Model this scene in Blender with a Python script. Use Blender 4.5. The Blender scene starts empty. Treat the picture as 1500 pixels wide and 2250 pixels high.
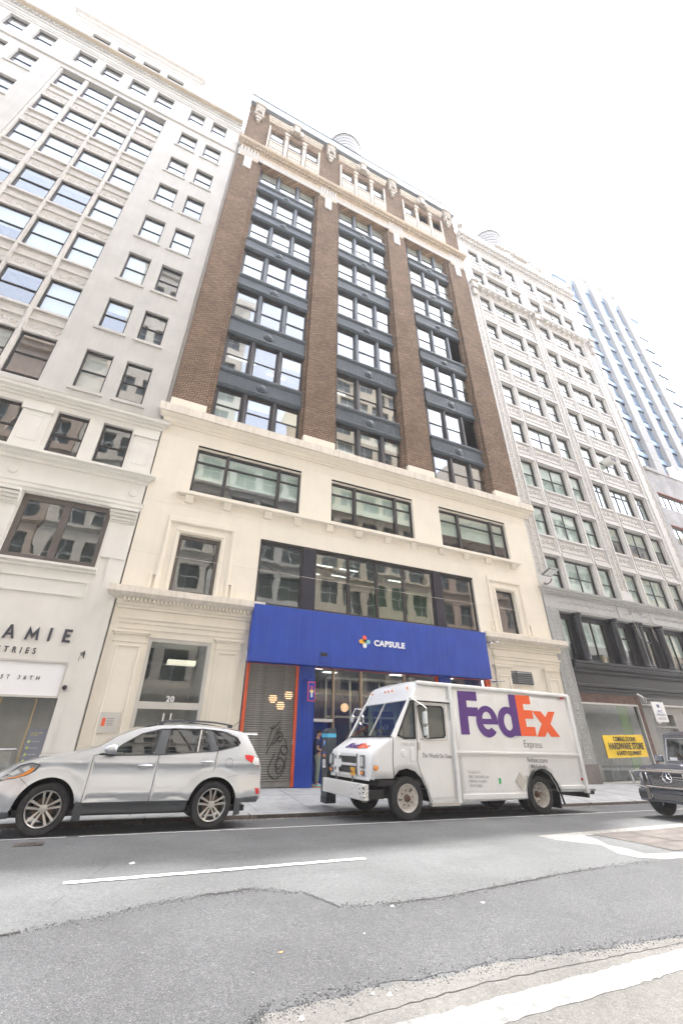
import bpy, bmesh, math, random
from mathutils import Vector, Matrix, Euler
from mathutils.geometry import delaunay_2d_cdt
random.seed(7)
R = math.radians
sc = bpy.context.scene
COL = sc.collection

# ------------------------------------------------------------------ camera
cam_d = bpy.data.cameras.new("camera"); cam = bpy.data.objects.new("camera", cam_d); COL.objects.link(cam)
_pi, _ya, _ro = R(28.891), R(24.588), R(0.2819)
_fw = Vector((math.sin(_ya)*math.cos(_pi), math.cos(_ya)*math.cos(_pi), math.sin(_pi)))
_r = Vector((math.cos(_ya), -math.sin(_ya), 0)); _u = _r.cross(_fw)
_r2 = _r*math.cos(_ro) + _u*math.sin(_ro); _u2 = -_r*math.sin(_ro) + _u*math.cos(_ro)
cam.matrix_world = Matrix(((_r2.x, _u2.x, -_fw.x, 0.0), (_r2.y, _u2.y, -_fw.y, -16.0), (_r2.z, _u2.z, -_fw.z, 1.22), (0, 0, 0, 1)))
cam_d.sensor_fit = 'VERTICAL'; cam_d.sensor_height = 36.0; cam_d.lens = 913.77/2250*36.0
cam_d.clip_start = 0.05; cam_d.clip_end = 3000
sc.camera = cam

# ------------------------------------------------------------------ sky, sun, exposure
SUN_TRAVEL = Vector((-27.6, -8.6, -50.0)).normalized()
sun_from = -SUN_TRAVEL
sun_el = math.asin(sun_from.z); sun_az = math.atan2(sun_from.x, sun_from.y)
world = bpy.data.worlds.new("World"); sc.world = world; world.use_nodes = True
wn = world.node_tree; wn.nodes.clear()
wo = wn.nodes.new('ShaderNodeOutputWorld'); bg = wn.nodes.new('ShaderNodeBackground'); sky = wn.nodes.new('ShaderNodeTexSky')
sky.sky_type = 'NISHITA'; sky.sun_disc = False; sky.sun_elevation = sun_el; sky.sun_rotation = sun_az
sky.air_density = 1.0; sky.dust_density = 5.0; sky.ozone_density = 1.0; sky.altitude = 0
hz = wn.nodes.new('ShaderNodeHueSaturation'); hz.inputs['Saturation'].default_value = 0.55
wn.links.new(sky.outputs[0], hz.inputs['Color']); wn.links.new(hz.outputs[0], bg.inputs[0]); wn.links.new(bg.outputs[0], wo.inputs[0])
bg.inputs[1].default_value = 0.15
sun_d = bpy.data.lights.new("sun", 'SUN'); sun_d.energy = 2.0; sun_d.angle = R(1.0); sun_d.color = (1.0, 0.975, 0.94)
sun = bpy.data.objects.new("sun", sun_d); COL.objects.link(sun)
sun.rotation_euler = SUN_TRAVEL.to_track_quat('-Z', 'Y').to_euler(); sun.location = (0, 0, 90)
sc.view_settings.view_transform = 'Standard'; sc.view_settings.look = 'None'
sc.view_settings.gamma = 1.0; sc.view_settings.use_curve_mapping = False
sc.view_settings.exposure = 2.82

# ------------------------------------------------------------------ materials
def lin(c): return tuple((x/12.92 if x <= 0.04045 else ((x+0.055)/1.055)**2.4) for x in c)
def newmat(name):
    m = bpy.data.materials.new(name); m.use_nodes = True
    nt = m.node_tree; b = nt.nodes['Principled BSDF']
    return m, nt, b
def coords(nt, scale=(1, 1, 1), mode='Object'):
    tc = nt.nodes.new('ShaderNodeTexCoord'); mp = nt.nodes.new('ShaderNodeMapping'); mp.inputs['Scale'].default_value = scale
    nt.links.new(tc.outputs[mode], mp.inputs[0]); return mp.outputs[0]
def noise(nt, vec, scale, detail=4, rough=0.55, dist=0.0):
    n = nt.nodes.new('ShaderNodeTexNoise'); n.inputs['Scale'].default_value = scale; n.inputs['Detail'].default_value = detail
    n.inputs['Roughness'].default_value = rough; n.inputs['Distortion'].default_value = dist
    nt.links.new(vec, n.inputs['Vector']); return n.outputs['Fac']
def ramp(nt, fac, stops):
    r = nt.nodes.new('ShaderNodeValToRGB'); e = r.color_ramp.elements
    while len(e) < len(stops): e.new(0.5)
    for i, (p, c) in enumerate(stops):
        e[i].position = p; e[i].color = (*c, 1) if not isinstance(c, (int, float)) else (c, c, c, 1)
    nt.links.new(fac, r.inputs[0]); return r.outputs[0]
def mixc(nt, fac, a, b, mode='MIX'):
    m = nt.nodes.new('ShaderNodeMix'); m.data_type = 'RGBA'; m.blend_type = mode
    for s, v in ((m.inputs[0], fac), (m.inputs[6], a), (m.inputs[7], b)):
        if hasattr(v, 'links') or hasattr(v, 'is_linked'): nt.links.new(v, s)
        elif isinstance(v, (int, float)): s.default_value = v
        else: s.default_value = (*v, 1)
    return m.outputs[2]
def bump(nt, b, h, strength=0.3, dist=0.01, normal=None):
    n = nt.nodes.new('ShaderNodeBump'); n.inputs['Strength'].default_value = strength; n.inputs['Distance'].default_value = dist
    nt.links.new(h, n.inputs['Height'])
    if normal: nt.links.new(normal, n.inputs['Normal'])
    nt.links.new(n.outputs[0], b.inputs['Normal']); return n.outputs[0]
def mat(name, col, rough=0.7, metal=0.0, var=0.06, vs=3.0, bmp=0.15, bs=60.0, spec=0.5, coat=0.0, streak=0.0, dirt=None):
    m, nt, b = newmat(name)
    v = coords(nt, mode='Object')
    dark = tuple(c*(1-var*2.2) for c in col); light = tuple(min(1, c*(1+var)) for c in col)
    c = ramp(nt, noise(nt, v, vs, 6, 0.65), [(0.3, dark), (0.7, light)])
    if streak > 0:
        sv = coords(nt, (7.0, 7.0, 0.35))
        s = ramp(nt, noise(nt, sv, 1.0, 5, 0.7), [(0.45, 0.0), (0.8, 1.0)])
        mul = nt.nodes.new('ShaderNodeMath'); mul.operation = 'MULTIPLY'; mul.inputs[1].default_value = streak
        nt.links.new(s, mul.inputs[0])
        c = mixc(nt, mul.outputs[0], c, dirt or tuple(x*0.5 for x in col))
    nt.links.new(c, b.inputs['Base Color'])
    b.inputs['Roughness'].default_value = rough; b.inputs['Metallic'].default_value = metal
    b.inputs['Specular IOR Level'].default_value = spec; b.inputs['Coat Weight'].default_value = coat; b.inputs['Coat Roughness'].default_value = 0.05
    if bmp > 0: bump(nt, b, noise(nt, v, bs, 3), bmp, 0.004)
    return m
def flat(name, col, rough=0.5, metal=0.0, spec=0.5, coat=0.0):
    m, nt, b = newmat(name); b.inputs['Base Color'].default_value = (*col, 1); b.inputs['Roughness'].default_value = rough
    b.inputs['Metallic'].default_value = metal; b.inputs['Specular IOR Level'].default_value = spec; b.inputs['Coat Weight'].default_value = coat
    b.inputs['Coat Roughness'].default_value = 0.04
    return m
def emit(name, col, s):
    m, nt, b = newmat(name); b.inputs['Base Color'].default_value = (*col, 1)
    b.inputs['Emission Color'].default_value = (*col, 1); b.inputs['Emission Strength'].default_value = s; return m
def glass(name, tint=(0.8, 0.86, 0.84), refl=1.9, base=0.03, wave=0.25, wscale=0.9, rcol=(0.95, 0.97, 1.0)):
    m = bpy.data.materials.new(name); m.use_nodes = True; nt = m.node_tree; nt.nodes.clear()
    out = nt.nodes.new('ShaderNodeOutputMaterial'); mx = nt.nodes.new('ShaderNodeMixShader')
    tr = nt.nodes.new('ShaderNodeBsdfTransparent'); tr.inputs[0].default_value = (*tint, 1)
    gl = nt.nodes.new('ShaderNodeBsdfGlossy'); gl.inputs['Color'].default_value = (*rcol, 1); gl.inputs['Roughness'].default_value = 0.008
    lw = nt.nodes.new('ShaderNodeLayerWeight'); pw_ = nt.nodes.new('ShaderNodeMath'); pw_.operation = 'POWER'; pw_.inputs[1].default_value = 5.0; nt.links.new(lw.outputs['Facing'], pw_.inputs[0])
    fr = nt.nodes.new('ShaderNodeMath'); fr.operation = 'MULTIPLY_ADD'; fr.inputs[1].default_value = .957; fr.inputs[2].default_value = .043; nt.links.new(pw_.outputs[0], fr.inputs[0])
    ma = nt.nodes.new('ShaderNodeMath'); ma.operation = 'MULTIPLY_ADD'; ma.use_clamp = True
    ma.inputs[1].default_value = refl; ma.inputs[2].default_value = base
    nt.links.new(fr.outputs[0], ma.inputs[0]); nt.links.new(ma.outputs[0], mx.inputs[0])
    nt.links.new(tr.outputs[0], mx.inputs[1]); nt.links.new(gl.outputs[0], mx.inputs[2]); nt.links.new(mx.outputs[0], out.inputs[0])
    v = coords(nt, (1.0, 1.0, 0.6)); oi = nt.nodes.new('ShaderNodeObjectInfo')
    va = nt.nodes.new('ShaderNodeVectorMath'); va.operation = 'ADD'
    cb = nt.nodes.new('ShaderNodeCombineXYZ'); mu = nt.nodes.new('ShaderNodeMath'); mu.operation = 'MULTIPLY'; mu.inputs[1].default_value = 50
    nt.links.new(oi.outputs['Random'], mu.inputs[0]); nt.links.new(mu.outputs[0], cb.inputs[0])
    nt.links.new(v, va.inputs[0]); nt.links.new(cb.outputs[0], va.inputs[1])
    bp = nt.nodes.new('ShaderNodeBump'); bp.inputs['Strength'].default_value = wave; bp.inputs['Distance'].default_value = 0.02
    nt.links.new(noise(nt, va.outputs[0], wscale, 2, 0.4), bp.inputs['Height']); nt.links.new(bp.outputs[0], gl.inputs['Normal'])
    return m

M = {}
def brick_mat(name, c1, c2, cm, bw=0.235, bh=0.078, mortar=0.011, purple=None, bmp=0.9):
    m, nt, b = newmat(name)
    tc = nt.nodes.new('ShaderNodeTexCoord'); sp = nt.nodes.new('ShaderNodeSeparateXYZ'); nt.links.new(tc.outputs['Object'], sp.inputs[0])
    ad = nt.nodes.new('ShaderNodeMath'); nt.links.new(sp.outputs[0], ad.inputs[0]); nt.links.new(sp.outputs[1], ad.inputs[1])
    cb = nt.nodes.new('ShaderNodeCombineXYZ'); nt.links.new(ad.outputs[0], cb.inputs[0]); nt.links.new(sp.outputs[2], cb.inputs[1])
    bt = nt.nodes.new('ShaderNodeTexBrick'); nt.links.new(cb.outputs[0], bt.inputs['Vector'])
    bt.inputs['Color1'].default_value = (*c1, 1); bt.inputs['Color2'].default_value = (*c2, 1); bt.inputs['Mortar'].default_value = (*cm, 1)
    bt.inputs['Scale'].default_value = 1.0; bt.inputs['Mortar Size'].default_value = mortar; bt.inputs['Mortar Smooth'].default_value = 0.1
    bt.inputs['Bias'].default_value = 0.0; bt.inputs['Brick Width'].default_value = bw; bt.inputs['Row Height'].default_value = bh
    c = bt.outputs['Color']
    big = ramp(nt, noise(nt, coords(nt), 0.55, 5, 0.6), [(0.35, 0.78), (0.7, 1.15)])
    c = mixc(nt, 1.0, c, big, 'MULTIPLY')
    nt.links.new(c, b.inputs['Base Color']); b.inputs['Roughness'].default_value = 0.85; b.inputs['Specular IOR Level'].default_value = 0.25
    inv = nt.nodes.new('ShaderNodeMath'); inv.operation = 'SUBTRACT'; inv.inputs[0].default_value = 1.0; nt.links.new(bt.outputs['Fac'], inv.inputs[1])
    bump(nt, b, inv.outputs[0], bmp, 0.02)
    return m
M['brick'] = brick_mat('brown_brick', (0.46, 0.32, 0.21), (0.30, 0.195, 0.13), (0.03, 0.022, 0.02), mortar=0.018)
M['whitebrick'] = brick_mat('white_painted_brick', (0.60, 0.60, 0.61), (0.52, 0.52, 0.54), (0.34, 0.34, 0.36), 0.3, 0.1, 0.01)
M['oppbrick'] = brick_mat('opposite_brick', (0.42, 0.33, 0.24), (0.36, 0.27, 0.2), (0.3, 0.26, 0.22))
M['cream'] = mat('cream_painted_stone', (0.76, 0.705, 0.60), 0.75, var=0.03, vs=0.9, bmp=0.12, streak=0.10, dirt=(0.42, 0.36, 0.29))
M['creamdirt'] = mat('stained_cream_cornice', (0.72, 0.665, 0.58), 0.8, var=0.05, vs=4, bmp=0.2, streak=0.6, dirt=(0.36, 0.31, 0.27))
M['lime'] = mat('grey_limestone', (0.525, 0.515, 0.49), 0.85, var=0.05, vs=0.8, bmp=0.2, streak=0.28, dirt=(0.36, 0.34, 0.31))
M['limepaint'] = mat('white_painted_limestone', (0.70, 0.68, 0.63), 0.7, var=0.03, vs=1.2, bmp=0.1, streak=0.12, dirt=(0.5, 0.45, 0.4))
M['limetrim'] = mat('pinkish_limestone_trim', (0.60, 0.58, 0.55), 0.85, var=0.06, vs=3, bmp=0.3, bs=25, streak=0.25, dirt=(0.36, 0.3, 0.26))
M['terra'] = mat('cream_terracotta', (0.55, 0.46, 0.36), 0.7, var=0.12, vs=5, bmp=0.4, bs=18, streak=0.55, dirt=(0.2, 0.15, 0.11))
M['terratan'] = mat('tan_white_terracotta', (0.57, 0.51, 0.43), 0.7, var=0.12, vs=6, bmp=0.5, bs=16, streak=0.45, dirt=(0.28, 0.22, 0.17))
M['terrawhite'] = mat('white_glazed_terracotta', (0.60, 0.585, 0.565), 0.55, var=0.07, vs=6, bmp=0.5, bs=16, streak=0.25, dirt=(0.4, 0.35, 0.32))
M['orn'] = mat('carved_white_terracotta', (0.62, 0.59, 0.55), 0.6, var=0.28, vs=9, bmp=1.0, bs=9)
M['greypaint'] = mat('pale_grey_painted_iron', (0.45, 0.455, 0.45), 0.5, var=0.06, vs=4, bmp=0.7, bs=20, streak=0.2)
M['iron'] = mat('blue_grey_painted_iron', (0.085, 0.105, 0.125), 0.42, var=0.1, vs=3, bmp=0.1, streak=0.25, dirt=(0.2, 0.22, 0.25))
M['blackiron'] = mat('black_painted_iron', (0.022, 0.022, 0.026), 0.38, var=0.15, vs=5, bmp=0.3, bs=25)
M['frame'] = mat('dark_bronze_frame', (0.05, 0.045, 0.045), 0.4, metal=0.3, var=0.08, bmp=0.0)
M['greyframe'] = mat('grey_window_frame', (0.16, 0.165, 0.17), 0.5, var=0.08, bmp=0.0)
M['bluealu'] = mat('pale_blue_panel', (0.24, 0.34, 0.47), 0.35, metal=0.2, var=0.04, bmp=0.0)
M['tower'] = mat('pale_concrete_pier', (0.42, 0.41, 0.40), 0.85, var=0.05, vs=5, bmp=0.2)
M['glass'] = glass('window_glass', refl=3.2, base=0.14, tint=(0.8, 0.88, 0.88), wave=0.14)
M['glassold'] = glass('wavy_window_glass', refl=2.6, base=0.08, wave=0.35, wscale=1.1, tint=(0.78, 0.88, 0.84))
M['glasstower'] = glass('tower_glass', refl=2.0, base=0.22, tint=(0.5, 0.65, 0.82), rcol=(.86, .92, 1))
M['glassstore'] = glass('storefront_glass', refl=1.6, base=0.03, tint=(0.88, 0.92, 0.9), wave=0.15)
M['blind'] = mat('off_white_blind', (0.76, 0.78, 0.76), 0.8, var=0.03, bmp=0.0)
M['interior'] = mat('interior_plaster', (0.42, 0.41, 0.39), 0.9, var=0.08, bmp=0.0)
M['louver'] = mat('black_louver', (0.02, 0.02, 0.025), 0.5, bmp=0.0)
M['roof'] = mat('tar_roof', (0.08, 0.08, 0.08), 0.9)
M['zinc'] = mat('grey_metal_coping', (0.30, 0.34, 0.38), 0.4, metal=0.3, var=0.05, bmp=0.05)
M['blue'] = mat('cobalt_blue_paint', (0.010, 0.050, 0.36), 0.45, var=0.10, vs=1.2, bmp=0.08, streak=0.40, dirt=(0.06, 0.12, 0.44))
M['orange'] = mat('orange_red_paint', (0.72, 0.10, 0.028), 0.45, var=0.05, bmp=0.0)
M['white'] = flat('white_paint', (0.8, 0.8, 0.8), 0.45)
M['offwhite'] = flat('warm_white_plastic', (0.72, 0.70, 0.66), 0.5)
M['black'] = flat('black_plastic', (0.012, 0.012, 0.014), 0.45)
M['lettergrey'] = flat('dark_grey_lettering', (0.05, 0.05, 0.065), 0.5)
M['alu'] = flat('brushed_aluminium', (0.55, 0.54, 0.52), 0.35, metal=0.7)
M['chrome'] = flat('chrome', (0.75, 0.75, 0.77), 0.12, metal=1.0)
M['purple'] = flat('purple_vinyl', (0.085, 0.022, 0.21), 0.35)
M['redorange'] = flat('orange_vinyl', (0.85, 0.11, 0.02), 0.35)
M['lamp'] = emit('ceiling_light', (1.0, 0.97, 0.9), 0.30)
M['warm'] = emit('warm_globe', (1.0, 0.62, 0.36), 0.13)
M['shutter'] = mat('galvanised_shutter', (0.27, 0.255, 0.235), 0.5, metal=0.3, var=0.15, vs=4, bmp=0.1)

# ------------------------------------------------------------------ mesh helpers
class MB:
    def __init__(s): s.v = []; s.f = []; s.m = []; s.cur = 0
    def q(s, *pts):
        i = len(s.v); s.v += [tuple(p) for p in pts]; s.f.append(tuple(range(i, i+len(pts)))); s.m.append(s.cur)
    def box(s, x0, x1, y0, y1, z0, z1, taper=None):
        i = len(s.v)
        s.v += [(x0, y0, z0), (x1, y0, z0), (x1, y1, z0), (x0, y1, z0), (x0, y0, z1), (x1, y0, z1), (x1, y1, z1), (x0, y1, z1)]
        for f in ((0, 3, 2, 1), (4, 5, 6, 7), (0, 1, 5, 4), (1, 2, 6, 5), (2, 3, 7, 6), (3, 0, 4, 7)):
            s.f.append(tuple(i+k for k in f)); s.m.append(s.cur)
        return s
    def prof(s, pts, x0, x1, cap=True, closed=True):      # profile of (y,z) points swept along X
        n = len(pts); i = len(s.v)
        s.v += [(x0, y, z) for y, z in pts] + [(x1, y, z) for y, z in pts]
        for k in range(n if closed else n-1):
            j = (k+1) % n; s.f.append((i+k, i+j, i+n+j, i+n+k)); s.m.append(s.cur)
        if cap:
            s.f.append(tuple(i+k for k in range(n))[::-1]); s.f.append(tuple(i+n+k for k in range(n))); s.m += [s.cur]*2
        return s
    def profz(s, pts, z0, z1, cap=True):                  # outline of (x,y) points swept along Z
        n = len(pts); i = len(s.v)
        s.v += [(x, y, z0) for x, y in pts] + [(x, y, z1) for x, y in pts]
        for k in range(n):
            j = (k+1) % n; s.f.append((i+k, i+j, i+n+j, i+n+k)); s.m.append(s.cur)
        if cap: s.f.append(tuple(i+k for k in range(n))[::-1]); s.f.append(tuple(i+n+k for k in range(n))); s.m += [s.cur]*2
        return s
    def profy(s, pts, y0, y1, cap=True):                  # outline of (x,z) points swept along Y
        n = len(pts); i = len(s.v)
        s.v += [(x, y0, z) for x, z in pts] + [(x, y1, z) for x, z in pts]
        for k in range(n):
            j = (k+1) % n; s.f.append((i+k, i+j, i+n+j, i+n+k)); s.m.append(s.cur)
        if cap: s.f.append(tuple(i+k for k in range(n))[::-1]); s.f.append(tuple(i+n+k for k in range(n))); s.m += [s.cur]*2
        return s
    def tube(s, p0, p1, r0, r1=None, n=12, cap=True):
        r1 = r0 if r1 is None else r1; p0 = Vector(p0); p1 = Vector(p1); d = (p1-p0).normalized()
        a = d.orthogonal().normalized(); b = d.cross(a); i = len(s.v)
        for P, r in ((p0, r0), (p1, r1)):
            for k in range(n):
                t = 2*math.pi*k/n; s.v.append(tuple(P + a*math.cos(t)*r + b*math.sin(t)*r))
        for k in range(n):
            j = (k+1) % n; s.f.append((i+k, i+j, i+n+j, i+n+k)); s.m.append(s.cur)
        if cap: s.f.append(tuple(i+k for k in range(n))[::-1]); s.f.append(tuple(i+n+k for k in range(n))); s.m += [s.cur]*2
        return s
    def path(s, pts, r, n=8):
        for a, b in zip(pts, pts[1:]): s.tube(a, b, r, r, n)
        return s
    def lathe(s, prof, c, axis='y', n=32, closed=False, a0=0.0):   # prof: (radius, offset along axis)
        i = len(s.v); c = Vector(c)
        for r, h in prof:
            for k in range(n):
                t = a0+2*math.pi*k/n; u, w = r*math.cos(t), r*math.sin(t)
                s.v.append(tuple(c + (Vector((u, h, w)) if axis == 'y' else Vector((u, w, h)) if axis == 'z' else Vector((h, u, w)))))
        for j in range(len(prof)-1):
            for k in range(n):
                l = (k+1) % n; s.f.append((i+j*n+k, i+j*n+l, i+(j+1)*n+l, i+(j+1)*n+k)); s.m.append(s.cur)
        return s
    def mesh(s, name, mats, smooth=None):
        me = bpy.data.meshes.new(name); me.from_pydata(s.v, [], s.f)
        for m in mats: me.materials.append(m)
        if any(s.m): me.polygons.foreach_set('material_index', s.m)
        bm = bmesh.new(); bm.from_mesh(me); bmesh.ops.recalc_face_normals(bm, faces=bm.faces)
        if smooth: bmesh.ops.remove_doubles(bm, verts=bm.verts, dist=1e-4)
        bm.to_mesh(me); bm.free()
        if smooth:
            me.shade_smooth(); me.set_sharp_from_angle(angle=R(smooth))
        me.update(); return me
    def build(s, name, mats, parent=None, smooth=None, loc=None, rot=None, kind=None, bevel=0):
        if not isinstance(mats, (list, tuple)): mats = [mats]
        return link(name, s.mesh(name, mats, smooth), parent, loc, rot, kind, bevel)
def link(name, me, parent=None, loc=None, rot=None, kind=None, bevel=0):
    o = bpy.data.objects.new(name, me); COL.objects.link(o)
    if parent is not None: o.parent = parent
    if loc is not None: o.location = loc
    if rot is not None: o.rotation_euler = rot
    if kind: o['kind'] = kind
    if bevel:
        b = o.modifiers.new('bevel', 'BEVEL'); b.width = bevel; b.segments = 2; b.limit_method = 'ANGLE'; b.angle_limit = R(40)
    return o
def tag(o, label, cat, group=None):
    o['label'] = label; o['category'] = cat
    if group: o['group'] = group
    return o
def thing(name, label, cat, loc=(0, 0, 0), rot=(0, 0, 0), group=None):
    o = bpy.data.objects.new(name, None); COL.objects.link(o); o.empty_display_size = 0.2
    o.location = loc; o.rotation_euler = rot; return tag(o, label, cat, group)
def wall(mb, x0, x1, z0, z1, ops, y, d):
    xs = sorted({x0, x1, *[v for o in ops for v in o[:2] if x0 < v < x1]}); zs = sorted({z0, z1, *[v for o in ops for v in o[2:4] if z0 < v < z1]})
    isop = lambda i, j: any(o[0]-1e-6 <= (xs[i]+xs[i+1])/2 <= o[1] and o[2] <= (zs[j]+zs[j+1])/2 <= o[3] for o in ops)
    g = [[isop(i, j) for j in range(len(zs)-1)] for i in range(len(xs)-1)]
    for i in range(len(xs)-1):
        for j in range(len(zs)-1):
            a, b, c, e = xs[i], xs[i+1], zs[j], zs[j+1]
            if not g[i][j]:
                mb.q((a, y, c), (b, y, c), (b, y, e), (a, y, e))
            else:
                if i == 0 or not g[i-1][j]: mb.q((a, y, c), (a, y+d, c), (a, y+d, e), (a, y, e))
                if i == len(xs)-2 or not g[i+1][j]: mb.q((b, y, c), (b, y+d, c), (b, y+d, e), (b, y, e))
                if j == 0 or not g[i][j-1]: mb.q((a, y, c), (b, y, c), (b, y+d, c), (a, y+d, c))
                if j == len(zs)-2 or not g[i][j+1]: mb.q((a, y, e), (b, y, e), (b, y+d, e), (a, y+d, e))
_cache = {}
def cached(key, fn):
    if key not in _cache: _cache[key] = fn()
    return _cache[key]
rw = random.Random(3)
def window(b, x0, x1, z0, z1, y, fm='frame', gm='glass', kind='sash', fw=0.055, blind=None, mull=0, trans=None, tilt=0.35):
    """frame mesh as a part of the building b, with panes (and a blind) as its sub-parts"""
    w, h = round(x1-x0, 3), round(z1-z0, 3)
    def mk():
        m = MB(); t = 0.10
        m.box(0, fw, 0, t, 0, h); m.box(w-fw, w, 0, t, 0, h); m.box(fw, w-fw, 0, t, 0, fw); m.box(fw, w-fw, 0, t, h-fw*1.2, h)
        if kind in ('sash', 'cross'): m.box(fw, w-fw, 0.025, t-0.01, h*0.5-0.03, h*0.5+0.03)
        if kind == 'cross': m.box(w/2-0.03, w/2+0.03, 0.02, t-0.012, fw, h-fw*1.2)
        if trans: m.box(fw, w-fw, 0.0, t-0.01, h*trans-0.035, h*trans+0.035)
        for k in range(mull):
            x = w*(k+1)/(mull+1); m.box(x-0.03, x+0.03, 0.012, t-0.014, fw, h-fw*1.2)
        return m.mesh('window', [M[fm]])
    o = link('window', cached(('w', w, h, fm, kind, fw, mull, trans), mk), b, (x0, y, z0))
    def pm(ww, hh):
        m = MB(); m.q((0, 0, 0), (ww, 0, 0), (ww, 0, hh), (0, 0, hh)); return m.mesh('pane', [M[gm]])
    rows = [(fw, h*0.5-0.03, 0.07), (h*0.5+0.03, h-fw*1.2, 0.045)] if kind in ('sash', 'cross') else [(fw, h-fw*1.2, 0.05)]
    if trans: rows = [(fw, h*trans-0.035, 0.05), (h*trans+0.035, h-fw*1.2, 0.05)]
    cols = [(fw, w/2-0.03), (w/2+0.03, w-fw)] if kind == 'cross' else [(fw, w-fw)]
    if mull:
        e = [fw]+[w*(k+1)/(mull+1) for k in range(mull)]+[w-fw]
        cols = [(e[k]+(0.03 if k else 0), e[k+1]-(0.03 if k < mull else 0)) for k in range(mull+1)]
    for a, c, yy in rows:
        for p, q_ in cols:
            pw, ph = round(q_-p+0.01, 3), round(c-a+0.01, 3)
            link('pane', cached(('p', pw, ph, gm), lambda: pm(pw, ph)), o, (p-0.005, yy, a-0.005), (R(rw.uniform(-tilt, tilt)), 0, R(rw.uniform(-tilt, tilt))))
    if blind:
        bl = min(1.0, max(0.1, blind)); bh = round((h-0.05)*bl, 2)
        def bm_():
            m = MB(); m.q((0, 0, 0), (w-0.08, 0, 0), (w-0.08, 0, bh), (0, 0, bh)); return m.mesh('blind', [M['blind']])
        link('blind', cached(('b', w, bh), bm_), o, (0.04, 0.16, h-0.03-bh))
    return o
def interior(b, x0, x1, y0, y1, floors, mat_='interior', step=None):
    m = MB(); zt, zb = floors[-1], floors[0]
    m.q((x0, y1, zb), (x1, y1, zb), (x1, y1, zt), (x0, y1, zt))
    for x in (x0, x1): m.q((x, y0, zb), (x, y1, zb), (x, y1, zt), (x, y0, zt))
    for z in floors: m.box(x0+0.02, x1-0.02, y0+0.12, y1, z-0.15, z+0.15)
    return m.build('interior', M[mat_], b)
def mold(prof, x0, x1, name, m, parent, y=0.0, z=0.0):
    """a cornice: prof is (projection, height) from bottom to top, swept along X, ends returned"""
    mb = MB(); n = len(prof); i = 0
    L = [(x0 - max(0, p)*ENDRET, y-p, z+h) for p, h in prof]; Rr = [(x1 + max(0, p)*ENDRET, y-p, z+h) for p, h in prof]
    mb.v = L+Rr+[(x0 - max(0, p)*ENDRET, y+0.02, z+h) for p, h in prof]+[(x1 + max(0, p)*ENDRET, y+0.02, z+h) for p, h in prof]
    for k in range(n-1):
        mb.f += [(k, k+1, n+k+1, n+k), (2*n+k, 2*n+k+1, k+1, k), (n+k, n+k+1, 3*n+k+1, 3*n+k)]
    mb.f += [(n-1, 2*n-1, 4*n-1, 3*n-1), (0, n, 3*n, 2*n)]
    mb.m = [0]*len(mb.f)
    return mb.build(name, m, parent)
ENDRET = 1.0
def dentils(x0, x1, y0, y1, z0, z1, pitch, name, m, parent, duty=0.55, kind='stuff'):
    mb = MB(); n = max(1, int(round((x1-x0)/pitch))); p = (x1-x0)/n
    for k in range(n): mb.box(x0+k*p+p*(1-duty)/2, x0+k*p+p*(1+duty)/2, y0, y1, z0, z1)
    return mb.build(name, m, parent, kind=kind)
def text(s, size, loc, m, parent=None, name='lettering', rot=(R(90), 0, 0), ext=0.004, bold=0.0, sx=1.0, sp=1.0, align='LEFT', shear=0.0):
    c = bpy.data.curves.new('t', 'FONT'); c.body = s; c.size = size; c.extrude = ext; c.offset = bold; c.space_character = sp; c.align_x = align; c.shear = shear
    c.resolution_u = 3
    o = bpy.data.objects.new('t', c); COL.objects.link(o); dg = bpy.context.evaluated_depsgraph_get()
    me = bpy.data.meshes.new_from_object(o.evaluated_get(dg)); bpy.data.objects.remove(o); bpy.data.curves.remove(c)
    me.name = name; me.materials.clear(); me.materials.append(m)
    for v in me.vertices: v.co.x *= sx
    return link(name, me, parent, loc, rot)
def split_islands(o):
    """cut lettering into one object per letter"""
    me = o.data; par = list(range(len(me.vertices)))
    def f(a):
        while par[a] != a: par[a] = par[par[a]]; a = par[a]
        return a
    for p in me.polygons:
        r0 = f(p.vertices[0])
        for v_ in p.vertices[1:]: par[f(v_)] = r0
    gr = {}
    for p in me.polygons: gr.setdefault(f(p.vertices[0]), []).append(p)
    for ps in gr.values():
        idx = {}; V = []; F_ = []
        for p in ps:
            t = []
            for v_ in p.vertices:
                if v_ not in idx: idx[v_] = len(V); V.append(tuple(me.vertices[v_].co))
                t.append(idx[v_])
            F_.append(tuple(t))
        m2 = bpy.data.meshes.new('letter'); m2.from_pydata(V, [], F_); m2.materials.append(me.materials[0])
        link('letter', m2, o.parent, o.location, o.rotation_euler)
    bpy.data.objects.remove(o)
def shape2d(polys, m, name, parent, loc=(0, 0, 0), rot=(R(90), 0, 0), ext=0.003):
    c = bpy.data.curves.new('s', 'CURVE'); c.dimensions = '2D'; c.fill_mode = 'BOTH'; c.extrude = ext
    for p in polys:
        sp_ = c.splines.new('POLY'); sp_.points.add(len(p)-1); sp_.use_cyclic_u = True
        for k, (x, y) in enumerate(p): sp_.points[k].co = (x, y, 0, 1)
    o = bpy.data.objects.new('s', c); COL.objects.link(o); dg = bpy.context.evaluated_depsgraph_get()
    me = bpy.data.meshes.new_from_object(o.evaluated_get(dg)); bpy.data.objects.remove(o); bpy.data.curves.remove(c)
    me.name = name; me.materials.clear(); me.materials.append(m)
    return link(name, me, parent, loc, rot)
def arc(cx, cz, rx, rz, a0, a1, n=14): return [(cx+rx*math.cos(R(a0+(a1-a0)*k/n)), cz+rz*math.sin(R(a0+(a1-a0)*k/n))) for k in range(n+1)]
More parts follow.
